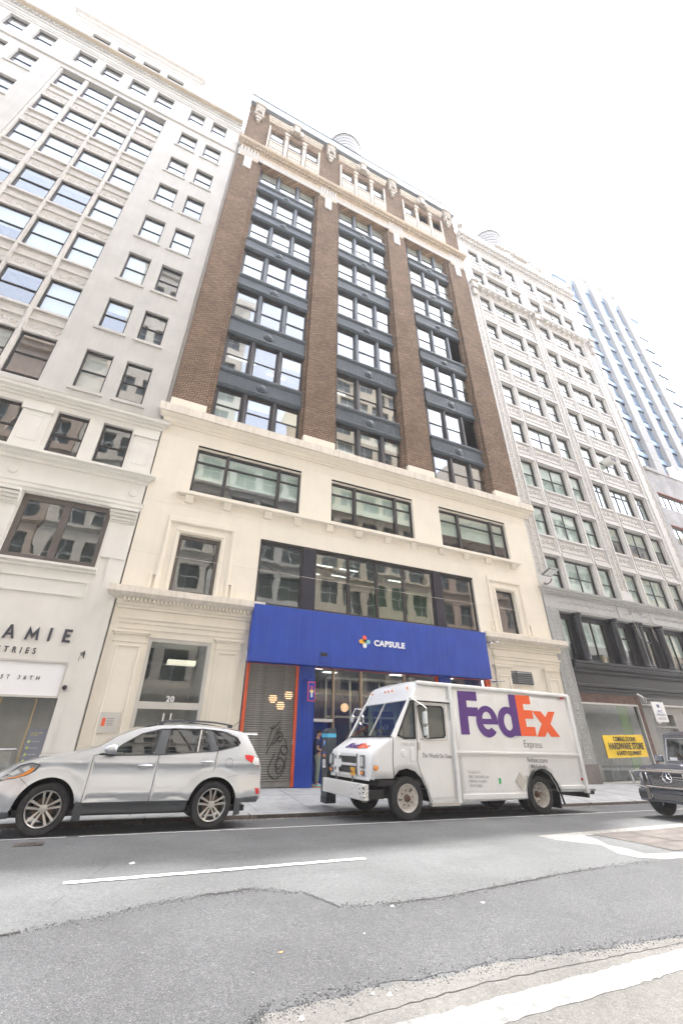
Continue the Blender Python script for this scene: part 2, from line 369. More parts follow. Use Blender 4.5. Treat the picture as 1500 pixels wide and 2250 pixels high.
def skin(poly, yf, grid=0.08, holes=()):
    """fill a 2D polygon (x,z) with an even grid and map it onto the surface y=yf(x,z)"""
    pts = [Vector(p) for p in poly]; edges = [(k, (k+1) % len(poly)) for k in range(len(poly))]
    base = len(pts)
    for h in holes:
        s0 = len(pts); pts += [Vector(p) for p in h]; edges += [(s0+k, s0+(k+1) % len(h)) for k in range(len(h))]
    def inside(p, pl):
        c = False; j = len(pl)-1
        for i in range(len(pl)):
            if (pl[i][1] > p[1]) != (pl[j][1] > p[1]) and p[0] < (pl[j][0]-pl[i][0])*(p[1]-pl[i][1])/(pl[j][1]-pl[i][1])+pl[i][0]: c = not c
            j = i
        return c
    def dedge(p, pl):
        d = 9
        for i in range(len(pl)):
            a, b = Vector(pl[i-1]), Vector(pl[i]); ab = b-a; t = max(0, min(1, (Vector(p)-a).dot(ab)/max(1e-9, ab.length_squared)))
            d = min(d, (Vector(p)-a-ab*t).length)
        return d
    x0, x1 = min(p[0] for p in poly), max(p[0] for p in poly); z0, z1 = min(p[1] for p in poly), max(p[1] for p in poly)
    nx, nz = int((x1-x0)/grid)+1, int((z1-z0)/grid)+1
    for i in range(nx+1):
        for j in range(nz+1):
            p = (x0+(x1-x0)*i/nx, z0+(z1-z0)*j/nz)
            if inside(p, poly) and dedge(p, poly) > grid*0.35 and all(not inside(p, h) and dedge(p, h) > grid*0.35 for h in holes): pts.append(Vector(p))
    v, e, f, *_ = delaunay_2d_cdt(pts, edges, [], 0, 1e-5)
    F_ = []
    for t in f:
        c = (sum(v[i][0] for i in t)/len(t), sum(v[i][1] for i in t)/len(t))
        if inside(c, poly) and all(not inside(c, h) for h in holes): F_.append(tuple(t))
    return [(p[0], yf(p[0], p[1]), p[1]) for p in v], F_
def skinobj(name, poly, yf, m, parent, grid=0.08, holes=(), off=0.0, thick=0.0, both=None, smooth=50, **kw):
    V, F_ = skin(poly, yf, grid, holes)
    me = bpy.data.meshes.new(name); me.from_pydata([(x, y-off, z) for x, y, z in V], [], F_); me.materials.append(m)
    bm = bmesh.new(); bm.from_mesh(me)
    loose = [v_ for v_ in bm.verts if not v_.link_faces]; bmesh.ops.delete(bm, geom=loose, context='VERTS')
    bmesh.ops.recalc_face_normals(bm, faces=bm.faces)
    if bm.faces and sum(f_.normal.y for f_ in bm.faces) > 0: bmesh.ops.reverse_faces(bm, faces=bm.faces)
    bm.to_mesh(me); bm.free(); me.shade_smooth(); me.set_sharp_from_angle(angle=R(smooth))
    o = link(name, me, parent, **kw)
    if thick:
        s = o.modifiers.new('thick', 'SOLIDIFY'); s.thickness = thick; s.offset = -1
    return o
# ------------------------------------------------------------------ the setting: road, kerb, sidewalks
def gz(x, c): return -0.02*x + c
def sheet(name, rows, m, x0=-40, x1=95, n=28, kind='structure'):
    """rows: (y, c) ; z = -0.02 x + c"""
    mb = MB()
    xs = [x0+(x1-x0)*k/n for k in range(n+1)]
    for (ya, ca), (yb, cb_) in zip(rows, rows[1:]):
        for a, b in zip(xs, xs[1:]): mb.q((a, ya, gz(a, ca)), (b, ya, gz(b, ca)), (b, yb, gz(b, cb_)), (a, yb, gz(a, cb_)))
    return mb.build(name, m, None, smooth=60, kind=kind)
CR = [(-14.6, -0.29), (-9.5, -0.20), (-7.5, -0.225), (-5.85, -0.27), (-3.70, -0.385)]
def road_c(y):
    for (a, ca), (b, cb_) in zip(CR, CR[1:]):
        if a <= y <= b: return ca+(cb_-ca)*(y-a)/(b-a)
    return CR[0][1] if y < CR[0][0] else CR[-1][1]
def asphalt(name, base, agg=0.5, warm=0.0):
    m, nt, b = newmat(name); v = coords(nt)
    fine = noise(nt, v, 90, 3, 0.7); mid = noise(nt, v, 22, 4, 0.6); big = noise(nt, v, 0.7, 5, 0.6)
    c = ramp(nt, big, [(0.3, tuple(x*0.82 for x in base)), (0.72, tuple(x*1.18 for x in base))])
    g = ramp(nt, fine, [(0.36, 0.55), (0.52, 1.0), (0.66, 1.75)])
    c = mixc(nt, agg, c, mixc(nt, 1.0, c, g, 'MULTIPLY'))
    g2 = ramp(nt, mid, [(0.35, 0.8), (0.65, 1.2)]); c = mixc(nt, 0.6, c, mixc(nt, 1.0, c, g2, 'MULTIPLY'))
    vo = nt.nodes.new('ShaderNodeTexVoronoi'); vo.inputs['Scale'].default_value = 55; nt.links.new(v, vo.inputs['Vector'])
    sp = ramp(nt, vo.outputs['Distance'], [(0.10, 1.0), (0.2, 0.0)])
    mk = ramp(nt, noise(nt, v, 37, 2), [(0.56, 0.0), (0.62, 1.0)])
    c = mixc(nt, mixc(nt, 1.0, sp, mk, 'MULTIPLY'), c, (0.42, 0.41, 0.39))
    st = ramp(nt, noise(nt, coords(nt, (0.25, 1.6, 1)), 1.3, 5, 0.7), [(0.58, 0.0), (0.75, 0.35)])
    c = mixc(nt, st, c, tuple(x*0.55 for x in base))
    nt.links.new(c, b.inputs['Base Color']); b.inputs['Roughness'].default_value = 0.92; b.inputs['Specular IOR Level'].default_value = 0.3
    bump(nt, b, fine, 0.75, 0.012)
    return m
M['asphold'] = asphalt('worn_asphalt', (0.096, 0.10, 0.103))
M['asphnew'] = asphalt('newer_dark_asphalt', (0.070, 0.072, 0.076), 0.9)
M['asphpale'] = asphalt('pale_worn_asphalt', (0.118, 0.115, 0.11))
def paint(name, col, lo=0.42, hi=0.53):
    m, nt, b = newmat(name); v = coords(nt)
    c = ramp(nt, noise(nt, v, 14, 8, 0.72), [(lo, (.10, .10, .10)), (hi, col)])
    nt.links.new(c, b.inputs['Base Color']); b.inputs['Roughness'].default_value = 0.7; bump(nt, b, noise(nt, v, 90, 3), 0.5, 0.006); return m
M['paintw'] = paint('worn_white_road_paint', (0.26, 0.26, 0.255)); M['paintshade'] = paint('white_paint_shade_copy', (0.5, 0.5, 0.49), 0.36, 0.44); M['painty'] = paint('cream_road_paint', (0.19, 0.185, 0.17), 0.42, 0.56)  # second one copies the white paint, brightened for the parking line in shade
sheet('road', CR, M['asphold'])
def patch(name, pts, c_off, m, label=None):
    """a flat sheet on the road following its cross-fall"""
    V, F_ = skin(pts, lambda x, y: 0, 0.5)
    me = bpy.data.meshes.new(name); me.from_pydata([(x, y, gz(x, road_c(y))+c_off) for x, _, y in V], [], F_); me.materials.append(m)
    bm = bmesh.new(); bm.from_mesh(me); bmesh.ops.delete(bm, geom=[v for v in bm.verts if not v.link_faces], context='VERTS')
    bmesh.ops.recalc_face_normals(bm, faces=bm.faces)
    if bm.faces and sum(f.normal.z for f in bm.faces) < 0: bmesh.ops.reverse_faces(bm, faces=bm.faces)
    bm.to_mesh(me); bm.free()
    return link(name, me, None, kind='structure')
rr = random.Random(11)
def jag(pts, amp=0.05, step=0.12):
    out = []
    for (a, b), (c, d) in zip(pts, pts[1:]):
        n = max(1, int(math.hypot(c-a, d-b)/step))
        for k in range(n):
            t = k/n; out.append((a+(c-a)*t+rr.uniform(-amp, amp)*0.5, b+(d-b)*t+rr.uniform(-amp, amp)))
    out.append(pts[-1]); return out
seam = [(-9, -11.1), (-4, -10.9), (-0.6, -10.54), (0.14, -10.34), (0.7, -10.12), (1.18, -10.05), (1.7, -10.02), (2.18, -10.3), (2.37, -10.8), (3.1, -10.92), (4.05, -10.88), (5.2, -10.7), (6.43, -10.57), (7.67, -10.54), (12, -10.6), (30, -10.7), (60, -10.7)]
seam2 = [(60, -12.9), (12, -12.7), (6.5, -12.62), (4.8, -12.5), (3.19, -12.34), (1.77, -12.32), (1.16, -12.35), (0.83, -12.6), (0.6, -13.0), (0.1, -14.1), (-9, -14.3)]
patch('road_patch_dark', jag(seam, 0.04) + jag(seam2, 0.04), 0.003, M['asphnew'])
patch('road_patch_pale', [(0.55, -14.4)]+jag([(0.62, -13.0), (0.85, -12.62), (1.16, -12.37), (1.77, -12.34), (3.19, -12.36), (4.8, -12.52), (6.5, -12.64), (12, -12.72), (60, -12.92)], 0.04)+[(60, -14.4)], 0.0045, M['asphpale'])
# cracks with depth: thin dark sheets beside a raised lip
def chips(name, line, m, n, spread=0.06, big=0.012):
    mb = MB(); tot = len(line)-1
    for k in range(n):
        i = rr.randrange(tot); t = rr.random(); (a, b), (c, d) = line[i], line[i+1]; x = a+(c-a)*t; y = b+(d-b)*t+rr.gauss(0, spread*.5); s = rr.uniform(.4, 1)*big; z = gz(x, road_c(y)); an = rr.random()*3
        P = [(x+s*math.cos(an+q_*2.09)*rr.uniform(.6, 1.3), y+s*math.sin(an+q_*2.09), z+.004) for q_ in range(3)]; T = (x, y, z+.004+s*.55)
        mb.q(P[0], P[1], T); mb.q(P[1], P[2], T); mb.q(P[2], P[0], T)
    return mb.build(name, m, None, kind='stuff')
def strip(name, line, w, off, m, jit=0.0, kind='structure', step=0.15):
    L = jag(line, jit, step) if jit else line
    up = [(x, y+w/2+(rr.uniform(-jit, jit)*0.4 if jit else 0)) for x, y in L]; dn = [(x, y-w/2) for x, y in L]
    mb = MB()
    for k in range(len(L)-1):
        P = lambda p: (p[0], p[1], gz(p[0], road_c(p[1]))+off)
        mb.q(P(dn[k]), P(dn[k+1]), P(up[k+1]), P(up[k]))
    return mb.build(name, m, None, kind=kind)
M['crack'] = mat('dark_crack', (0.02, 0.018, 0.016), 0.95, bmp=0)
strip('road_crack', [(-0.9, -10.56), (-0.45, -10.5)], 0.03, 0.006, M['crack'], 0.012, step=0.05)
strip('road_crack', [(1.1, -10.04), (1.65, -10.0)], 0.04, 0.006, M['crack'], 0.03, step=0.05)
strip('road_crack', [(2.9, -10.9), (3.6, -10.9), (4.6, -10.78)], 0.015, 0.006, M['crack'], 0.014, step=0.05)
strip('road_crack', [(4.3, -10.83), (5.6, -10.66)], 0.035, 0.0065, M['crack'], 0.02, step=0.05)
strip('road_crack', [(5.6, -10.66), (6.6, -10.56)], 0.014, 0.0065, M['crack'], 0.01, step=0.05)
strip('road_crack', [(1.59, -12.62), (2.76, -12.55), (4.44, -12.6), (7, -12.7)], 0.008, 0.0065, M['crack'], 0.01, step=0.06)
strip('road_crack', [(-0.3, -9.9), (0.15, -8.3), (0.3, -6.6), (0.25, -5.9)], 0.06, 0.007, M['asphnew'], 0.0)
strip('parking_line', [(-9, -5.72), (-0.55, -5.76)], 0.085, 0.008, M['paintshade'], 0.008)
strip('parking_line', [(-0.35, -5.78), (4, -5.86), (12, -5.98), (40, -6.2)], 0.085, 0.008, M['paintshade'], 0.008)
strip('lane_line', [(-0.28, -9.12), (1.2, -9.12), (3.56, -9.1)], 0.12, 0.008, M['paintshade'], 0.01, step=0.07)
strip('lane_line', [(12.5, -9.3), (15.5, -9.35)], 0.12, 0.008, M['paintw'], 0.02)
strip('lane_line', [(0.4, -12.92), (1.7, -12.88), (4.67, -12.82), (6.6, -12.8), (9, -12.8)], 0.24, 0.0075, M['paintw'], 0.012, step=0.06)
chips('loose_aggregate', [p for p in seam if -1 < p[0] < 8], M['asphnew'], 1500, .10)
chips('loose_aggregate', [(.62, -13.0), (.85, -12.62), (1.16, -12.37), (1.77, -12.34), (3.19, -12.36), (4.8, -12.52), (6.5, -12.64)], M['asphnew'], 1600, .12)
chips('loose_aggregate', [(.3, -13), (6, -10.8)], M['asphpale'], 500, 1.2, .009)
# painted box round the utility cover on the right
patch('road_marking', [(7.66, -8.43), (12.5, -8.2), (30, -8.0), (30, -8.35), (12.5, -8.55), (8.6, -8.72), (8.15, -10.2), (9.6, -10.42), (12.5, -10.42), (12.5, -10.62), (8.1, -10.56), (7.75, -10.35)], 0.0055, M['painty'])
# steel plate grid in the road (right)
mb = MB()
for i in range(5):
    for j in range(3):
        x0 = 8.9+i*0.95; y0 = -10.2+j*0.53
        P = lambda x, y, o: (x, y, gz(x, road_c(y))+o)
        mb.q(P(x0, y0, .008), P(x0+.93, y0, .008), P(x0+.93, y0+.515, .008), P(x0, y0+.515, .008))
M['rust'] = mat('rusted_plate', (0.085, 0.072, 0.065), 0.8, metal=0.2, var=0.3, bmp=0.4)
o = mb.build('utility_plate', M['rust']); tag(o, 'rusty steel utility plates set in the road inside the cream painted box', 'plate')
# small drain cover left
mb = MB(); g0 = gz(-1, road_c(-6.4))
mb.box(-1.22, -0.80, -6.53, -6.24, g0+0.004, g0+0.012)
for k in range(6): mb.box(-1.19+k*.065, -1.16+k*.065, -6.50, -6.27, g0+0.0125, g0+0.018)
tag(mb.build('drain_cover', M['rust']), 'small rusty drain cover in the road in front of the silver car', 'drain cover')
# litter on the road
lit = random.Random(5)
M['paperw'] = flat('paper', (0.7, 0.7, 0.68), 0.8); M['leaf'] = flat('orange_leaf', (0.6, 0.2, 0.08), 0.8)
mb = MB()
for x, y, s, mi in [(1.5, -11.6, .025, 1), (1.9, -12.4, .02, 0), (2.0, -12.45, .03, 0), (0.45, -8.35, .07, 0), (2.9, -10.98, .03, 0), (1.35, -12.5, .03, 0), (0.7, -12.75, .016, 1), (3.9, -11.2, .03, 0), (1.1, -12.9, .02, 0), (2.3, -11.5, .014, 0)]:
    mb.cur = mi; a = lit.uniform(0, 3); z = gz(x, road_c(y))
    mb.q(*[(x+s*math.cos(a+k*1.57)*(1 if k % 2 else .6), y+s*math.sin(a+k*1.57)*(1 if k % 2 else .6), z+.006+.004*(k % 2)) for k in range(4)])
mb.build('litter', [M['paperw'], M['leaf']], kind='stuff')
# loose grit along the gutter
mb = MB()
for k in range(900):
    x = lit.uniform(-3, 16); y = -3.78-abs(lit.gauss(0, .16)); s = lit.uniform(.004, .012); z = gz(x, road_c(y))
    mb.q((x-s, y-s, z+.003), (x+s, y-s, z+.003), (x, y, z+s*1.2)); mb.q((x+s, y+s, z+.003), (x-s, y+s, z+.003), (x, y, z+s*1.2))
mb.build('gutter_grit', mat('pale_grit', (0.4, 0.36, 0.3), 0.9, bmp=0), kind='stuff')
# sidewalk flags: slabs with recessed joints
M['walk'] = mat('concrete_sidewalk', (0.30, 0.31, 0.315), 0.9, var=0.12, vs=2.0, bmp=0.3, bs=70)
M['walkjoint'] = mat('sidewalk_joint', (0.10, 0.10, 0.10), 0.95, bmp=0)
sheet('sidewalk', [(-3.42, -0.303), (0.6, -0.02)], M['walkjoint'], n=12)
pav = bpy.data.objects['sidewalk']
sm = []
ra = random.Random(9)
for j, (ya, yb) in enumerate([(-3.42, -2.35), (-2.35, -1.2), (-1.2, 0.0)]):
    cz = lambda y: -0.303+(y+3.42)*0.283/4.02
    x = -16.0
    while x < 42:
        w = 1.5; a, b, c, d = x+.008, x+w-.008, ya+.008, yb-.008; o_ = ra.uniform(0.006, 0.012)
        mb = MB(); P = lambda x_, y_, o: (x_-x, y_, gz(x_, cz(y_))+o)
        mb.q(P(a, c, o_), P(b, c, o_), P(b, d, o_), P(a, d, o_))
        for (p, q_) in (((a, c), (b, c)), ((b, c), (b, d)), ((b, d), (a, d)), ((a, d), (a, c))): mb.q(P(*p, -.01), P(*q_, -.01), P(*q_, o_), P(*p, o_))
        o = mb.build('slab', M['walk'], pav, loc=(x, 0, 0)); x += w
# gum spots on the sidewalk
mb = MB()
for k in range(420):
    x = lit.uniform(-2, 26); y = lit.uniform(-3.3, -.1); r = lit.uniform(.012, .035); z = gz(x, -0.303+(y+3.42)*0.283/4.02)+.0145
    mb.q(*[(x+r*math.cos(t*1.047), y+r*.8*math.sin(t*1.047), z) for t in range(6)])
mb.build('sidewalk_spots', flat('gum_stain', (0.16, 0.16, 0.16), 0.9), kind='stuff')
# kerb of steel faced blocks
M['kerb'] = mat('steel_faced_kerb', (0.085, 0.065, 0.055), 0.7, var=0.2, bmp=0.3)
kb = sheet('kerb', [(-3.703, -0.5), (-3.70, -0.31), (-3.695, -0.302), (-3.42, -0.295), (-3.42, -0.5)], M['kerb'])
kb.data.materials.append(M['walk'])
for p in kb.data.polygons:
    if abs(p.normal.z) > 0.9 and p.center.y > -3.66: p.material_index = 1
mb = MB()
for k in range(40):
    x = -16+k*2.4; mb.box(x, x+.012, -3.707, -3.40, gz(x, -.4), gz(x, -.293))
mb.build('kerb_joints', M['crack'], kb, kind='stuff')
# opposite kerb and sidewalk, under and behind the camera
sheet('sidewalk', [(-40, -0.1), (-14.9, -0.16), (-14.6, -0.17), (-14.598, -0.5)], M['walk'], n=10)
# ground beneath the block, to the horizon
mb = MB(); mb.q((-240, -240, -9), (260, -240, -9), (260, 240, -9), (-240, 240, -9)); mb.build('ground', M['roof'], kind='structure')
# ------------------------------------------------------------------ left: pale limestone building
LB = thing('limestone_building', 'tall pale limestone office building with paired sash windows at the left edge', 'building')
rows = [(36.6, 38.6), (32.95, 34.9), (29.2, 31.4), (25.45, 27.65), (21.65, 23.95), (17.93, 20.05), (14.14, 16.43)]
rcols = [(-5.0, -3.91), (-3.36, -2.28)]; lcols = [(-14.6, -13.5), (-16.2, -15.12)]
bcols = [(-12.3, -11.07), (-10.84, -9.33), (-9.17, -7.64), (-7.43, -6.12)]
topc = [(-16.2, -15.12), (-14.6, -13.53), (-12.3, -11.19), (-10.68, -9.55), (-8.98, -7.84), (-7.31, -6.15), (-4.98, -3.95), (-3.37, -2.35)]
yf = 0.2; mb = MB()
ops = [(a, b, c, d) for a, b in rcols+lcols for c, d in rows]+[(-12.45, -6.1, 13.95, 38.95)]+[(a, b, 40.5, 42.35) for a, b in topc]
wall(mb, -17.4, -1.38, 13.0, 43.9, ops, yf, 0.45)
mb.q((-17.4, yf, 13), (-17.4, 14, 13), (-17.4, 14, 43.9), (-17.4, yf, 43.9))
mb.q((-1.38, yf, 13), (-1.38, 1.2, 13), (-1.38, 1.2, 43.9), (-1.38, yf, 43.9))
mb.build('wall', M['lime'], LB)
MB().box(-1.375, -1.235, 0.32, 0.9, 0, 43.6).build('side_strip', M['limetrim'], LB)
MB().box(-17.4, -1.4, .66, 14, 43.6, 43.92).build('roof', M['roof'], LB)
interior(LB, -17.3, -1.5, 0.75, 5.0, [6.2, 9.9, 13.4, 17.2, 20.9, 24.7, 28.4, 32.1, 35.8, 39.5, 43.3])
bl = random.Random(21)
def lbwin(x0, x1, z0, z1, y, dark=False):
    window(LB, x0+0.01, x1-0.01, z0+0.01, z1-0.01, y, gm='glass', fw=0.065, blind=(bl.choice([0.3, 0.55, 0.9, 0.95, 0.98]) if bl.random() < (0.85 if z0 > 18 else 0.45) else None))
for a, b in rcols+lcols:
    for c, d in rows:
        lbwin(a, b, c, d, yf+0.13)
        MB().box(a-0.12, b+0.12, yf-0.07, yf+0.1, c-0.16, c-0.003).build('sill', M['lime'], LB)
for a, b in topc: lbwin(a, b, 40.5, 42.35, yf+0.15)
for a, b in bcols:
    for c, d in rows: lbwin(a, b, c, d, yf+0.16)
# bay of the middle: mullions, spandrels with carved panels
for x0, x1 in [(-12.45, -12.31), (-11.06, -10.85), (-9.32, -9.18), (-7.63, -7.44), (-6.115, -6.1)]:
    m_ = MB(); m_.box(x0, x1, yf+0.06, yf+0.5, 13.95, 38.95)
    w = x1-x0
    if w > .1: m_.box(x0+w*.25, x1-w*.25, yf+0.03, yf+0.06, 14.1, 38.8)
    m_.build('mullion', M['limetrim'], LB)
sp_mesh = {}
def relief(w, h, seed, d=0.03, cell=0.09):
    """carved ornament as real relief: overlapping little scrolls"""
    r = random.Random(seed); m_ = MB(); n = max(3, int(w/(h*0.9)))
    for k in range(n):
        cx = (k+.5)*w/n; s = 1 if k % 2 else -1
        for t in range(7):
            a = t*0.75; rad = h*0.40*(1-t/9.0); x = cx+math.cos(a*s)*rad*0.9; z = h/2+math.sin(a*s)*rad*0.75; q_ = h*0.085*(1.2-t/12)
            m_.lathe([(q_, 0), (q_*.8, -d*.7), (0.001, -d)], (x, 0, z), 'y', 6)
    return m_
for (c, d), (c2, d2) in zip(rows, rows[1:]+[(None, None)]):
    if c2 is None: break
    z0, z1 = d2, c                     # between the lower window head and the upper sill
    m_ = MB()
    m_.box(-12.45, -6.1, yf+0.16, yf+0.5, z0+0.002, z1-0.002)
    for dz, hh, pr in [(0.0, .09, .10), (.09, .07, .06), ((z1-z0)*.52, .07, .09), (z1-z0-.14, .14, .12)]:
        m_.box(-12.46, -6.09, yf+0.16-pr, yf+0.165, z0+dz+.004, z0+dz+hh-.002)
    m_.build('spandrel', M['limetrim'], LB)
    for a, b in bcols:
        w = round(b-a-0.16, 2); h = round((z1-z0)*.5-.26, 2)
        me = cached(('lbrel', w, h), lambda: relief(w, h, 4).mesh('carving', [M['limetrim']], 60))
        o = link('carving', me, LB, (a+.08, yf+.158, z0+.19), kind='stuff')
        m_ = MB(); zz = z0+(z1-z0)*.52+.12; z2 = z1-.2
        for q_ in [(a+.05, b-.05, zz, zz+.025), (a+.05, b-.05, z2-.025, z2), (a+.05, a+.075, zz+.025, z2-.025), (b-.075, b-.05, zz+.025, z2-.025)]: m_.box(q_[0], q_[1], yf+.135, yf+.16, q_[2], q_[3])
        m_.build('panel', M['limetrim'], LB)
# ledge above row 1, top cornice with dentils
ENDRET = 0.0
mold([(0, 0), (.10, .04), (.10, .16), (0, .22)], -17.4, -1.38, 'ledge', M['lime'], LB, yf, 39.35)
mold([(0, 0), (.05, .04), (.05, .18), (.1, .24), (.1, .4), (.04, .45), (.04, .66), (.1, .7), (.1, .88), (.14, .9)], -17.4, -1.38, 'entablature', M['lime'], LB, yf, 42.55)
dentils(-17.4, -1.4, yf-.21, yf-.13, 43.49, 43.67, 0.24, 'dentil_course', M['lime'], LB)
M['limeyel'] = mat('yellowed_cornice', (0.56, 0.48, 0.37), 0.85, var=0.06, streak=0.2)
mold([(.12, 0), (.14, .02), (.14, .24), (.22, .26), (.22, .27)], -17.4, -1.38, 'cornice', M['lime'], LB, yf, 43.45)
mold([(.22, 0), (.42, .02), (.42, .06)], -17.4, -1.38, 'cornice', M['limeyel'], LB, yf, 43.72)
mold([(.42, 0), (.45, .03), (.47, .09), (.47, .11), (.0, .16)], -17.4, -1.38, 'cornice', M['lime'], LB, yf, 43.78)
# attic set back on the roof
AT = MB(); ya = yf+0.45; aw = [(-12.68, -11.5), (-11.03, -9.79), (-9.24, -8.02), (-7.53, -6.3)]
wall(AT, -13.9, -5.3, 43.95, 47.75, [(a, b, 45.2, 47.05) for a, b in aw], ya, .3)
AT.q((-5.3, ya, 44), (-5.3, 6, 44), (-5.3, 6, 47.75), (-5.3, ya, 47.75)); AT.q((-13.9, ya, 44), (-13.9, 6, 44), (-13.9, 6, 47.75), (-13.9, ya, 47.75))
AT.build('attic', M['lime'], LB)
for a, b in aw: window(LB, a, b, 45.2, 47.05, ya+.14)
MB().box(-13.85, -5.35, ya+.4, 6, 47.5, 47.7).build('roof', M['roof'], LB)
ENDRET = 1.0
mold([(0, 0), (.06, .06), (.06, .3), (.2, .45), (.2, .65), (.38, .78), (.38, .92), (0, .96)], -13.9, -5.3, 'attic_cornice', M['limetrim'], LB, ya, 47.75)
ENDRET = 0.0
# lower storeys
mb = MB()
big = [(-4.93, -2.13, 6.5, 8.87), (-11.0, -5.95-.9, 6.5, 8.87)]
o9 = [(-4.95, -3.85, 10.58, 12.62), (-3.35, -2.26, 10.58, 12.62), (-9.4, -7.8, 10.58, 12.62), (-7.6, -6.05, 10.58, 12.62), (-12.3, -11.1, 10.58, 12.62), (-10.9, -9.6, 10.58, 12.62)]
wall(mb, -17.4, -1.235, -0.6, 13.0, big+o9+[(-6.2, -2.03, -0.6, 3.3)], 0.0, 0.4)
mb.q((-1.235, 0, -.6), (-1.235, 1, -.6), (-1.235, 1, 13), (-1.235, 0, 13))
mb.build('wall', M['limepaint'], LB)
for i, (a, b, c, d) in enumerate(o9): window(LB, a, b, c, d, 0.14, gm='glassold', fw=0.08, blind=[None, None, .9, None, None, .5][i])
ENDRET = 1.0
mold([(0, 0), (.06, .03), (.06, .12), (.14, .17), (.14, .24), (.26, .3), (.26, .42), (.3, .46), (0, .5)], -17.4, -1.25, 'string_course', M['limepaint'], LB, 0.0, 12.85)
mold([(0, 0), (.05, .04), (.05, .15), (.16, .24), (.16, .30), (.28, .36), (.28, .46), (0, .5)], -17.4, -1.25, 'string_course', M['limepaint'], LB, 0.0, 10.08)
mold([(0, 0), (.05, .02), (.05, .12), (.10, .16), (.10, .28), (.13, .33), (0, .36)], -17.4, -1.25, 'architrave', M['limepaint'], LB, 0.0, 8.9)
for x in (-5.53, -1.62): MB().lathe([(.15, 0), (.15, -.03), (.12, -.05), (0.001, -.055)], (x, 0, 9.66), 'y', 28).build('roundel', M['limepaint'], LB, smooth=30)
for x0, x1 in [(-2.12, -1.25), (-5.85, -4.98)]:
    m_ = MB(); m_.box(x0+.06, x1-.02, -.08, 0.01, 6.9, 8.3)
    for k, (zz, pr) in enumerate([(8.30, .1), (8.38, .14), (8.5, .2), (8.62, .26), (8.76, .32)]): m_.box(x0-.0-pr*.5+.08, x1, -pr, .01, zz, zz+.115)
    m_.build('pilaster_capital', M['limepaint'], LB)
for x0, x1 in [(-6.03, -5.1), (-2.12, -1.28)]:
    m_ = MB(); m_.box(x0, x1, -.09, .01, 10.6, 12.3); m_.box(x0-.06, x1+.03, -.14, .01, 12.3, 12.6)
    m_.box(x0+.14, x1-.14, -.10, -.088, 10.95, 10.99); m_.box(x0+.14, x1-.14, -.10, -.088, 12.06, 12.1); m_.box(x0+.14, x0+.18, -.10, -.088, 10.99, 12.06); m_.box(x1-.18, x1-.14, -.10, -.088, 10.99, 12.06)
    m_.build('pilaster', M['limepaint'], LB, bevel=0.008)
MB().box(-1.75, -1.25, -.06, .01, 0.9, 8.3).box(-2.02, -1.245, -.03, -0.002, .9, 6.3).build('pilaster', M['limepaint'], LB)
MB().box(-2.05, -1.24, -.12, .01, -.6, .62).box(-2.05, -1.24, -.10, .01, .64, .74).box(-2.05, -1.24, -.07, .01, .78, .86).build('plinth', M['limepaint'], LB)
M['brownframe'] = mat('taupe_window_frame', (0.115, 0.095, 0.085), 0.45, var=0.05, bmp=0)
window(LB, -4.93, -2.13, 6.5, 8.87, 0.1, fm='brownframe', gm='glassold', kind='fix', fw=0.17, mull=0)
MB().box(-3.64, -3.42, .07, .21, 6.6, 8.8).build('mullion', M['brownframe'], LB)
window(LB, -9.6, -6.85, 6.5, 8.87, 0.1, fm='brownframe', gm='glassold', kind='fix', fw=0.17)
ENDRET = 0.0
mold([(0, 0), (.06, .03), (.06, .1), (.14, .16), (.14, .24), (0, .26)], -5.0, -2.03, 'sill', M['limepaint'], LB, 0.0, 6.22)
m_ = MB()
for q_ in [(-4.7, -2.16, 5.90, 5.95), (-4.7, -2.16, 5.41, 5.46), (-2.21, -2.16, 5.46, 5.90), (-4.7, -4.65, 5.46, 5.90)]: m_.box(q_[0], q_[1], -.035, .005, q_[2], q_[3])
m_.build('panel_moulding', M['limepaint'], LB)
# lettering in the places the photograph shows it
def glyph(polys, x, w, z, h, nm='letter'): return shape2d([[(px_*w, pz_*h) for px_, pz_ in p] for p in polys], M['lettergrey'], nm, LB, (x, -.03, z), ext=.015)
glyph([[(0, 0), (.40, 1), (.60, 1), (1, 0), (.80, 0), (.70, .25), (.30, .25), (.20, 0)], [(.37, .40), (.63, .40), (.5, .76)]], -3.97, .30, 3.93, .41)
glyph([[(0, 0), (.16, 1), (.5, .46), (.84, 1), (1, 0), (.82, 0), (.75, .52), (.5, .12), (.25, .52), (.18, 0)]], -3.40, .36, 3.93, .41)
glyph([[(0, 0), (0, 1), (1, 1), (1, 0)]], -2.80, .07, 3.93, .41)
glyph([[(0, 0), (0, 1), (1, 1), (1, .82), (.34, .82), (.34, .60), (.85, .60), (.85, .42), (.34, .42), (.34, .18), (1, .18), (1, 0)]], -2.40, .22, 3.93, .41)

split_islands(text('INDUSTRIES', 0.245, (-4.83, -.015, 3.535), M['lettergrey'], LB, ext=.01, bold=0.002, sx=0.80, sp=1.9))
MB().box(-6.1, -2.03, .02, .05, 2.38, 3.3).build('sign_panel', M['white'], LB)
m_ = MB(); m_.box(-6.1, -2.03, -.012, .06, 3.3, 3.36); m_.box(-6.1, -2.03, -.012, .06, 2.32, 2.38); m_.box(-2.08, -2.028, -.012, .06, 2.38, 3.3); m_.build('sign_frame', M['alu'], LB)
text('WEST 36TH', 0.165, (-4.02, .012, 2.80), M['lettergrey'], LB, ext=.004, bold=0.001, sx=0.86, sp=2.1)
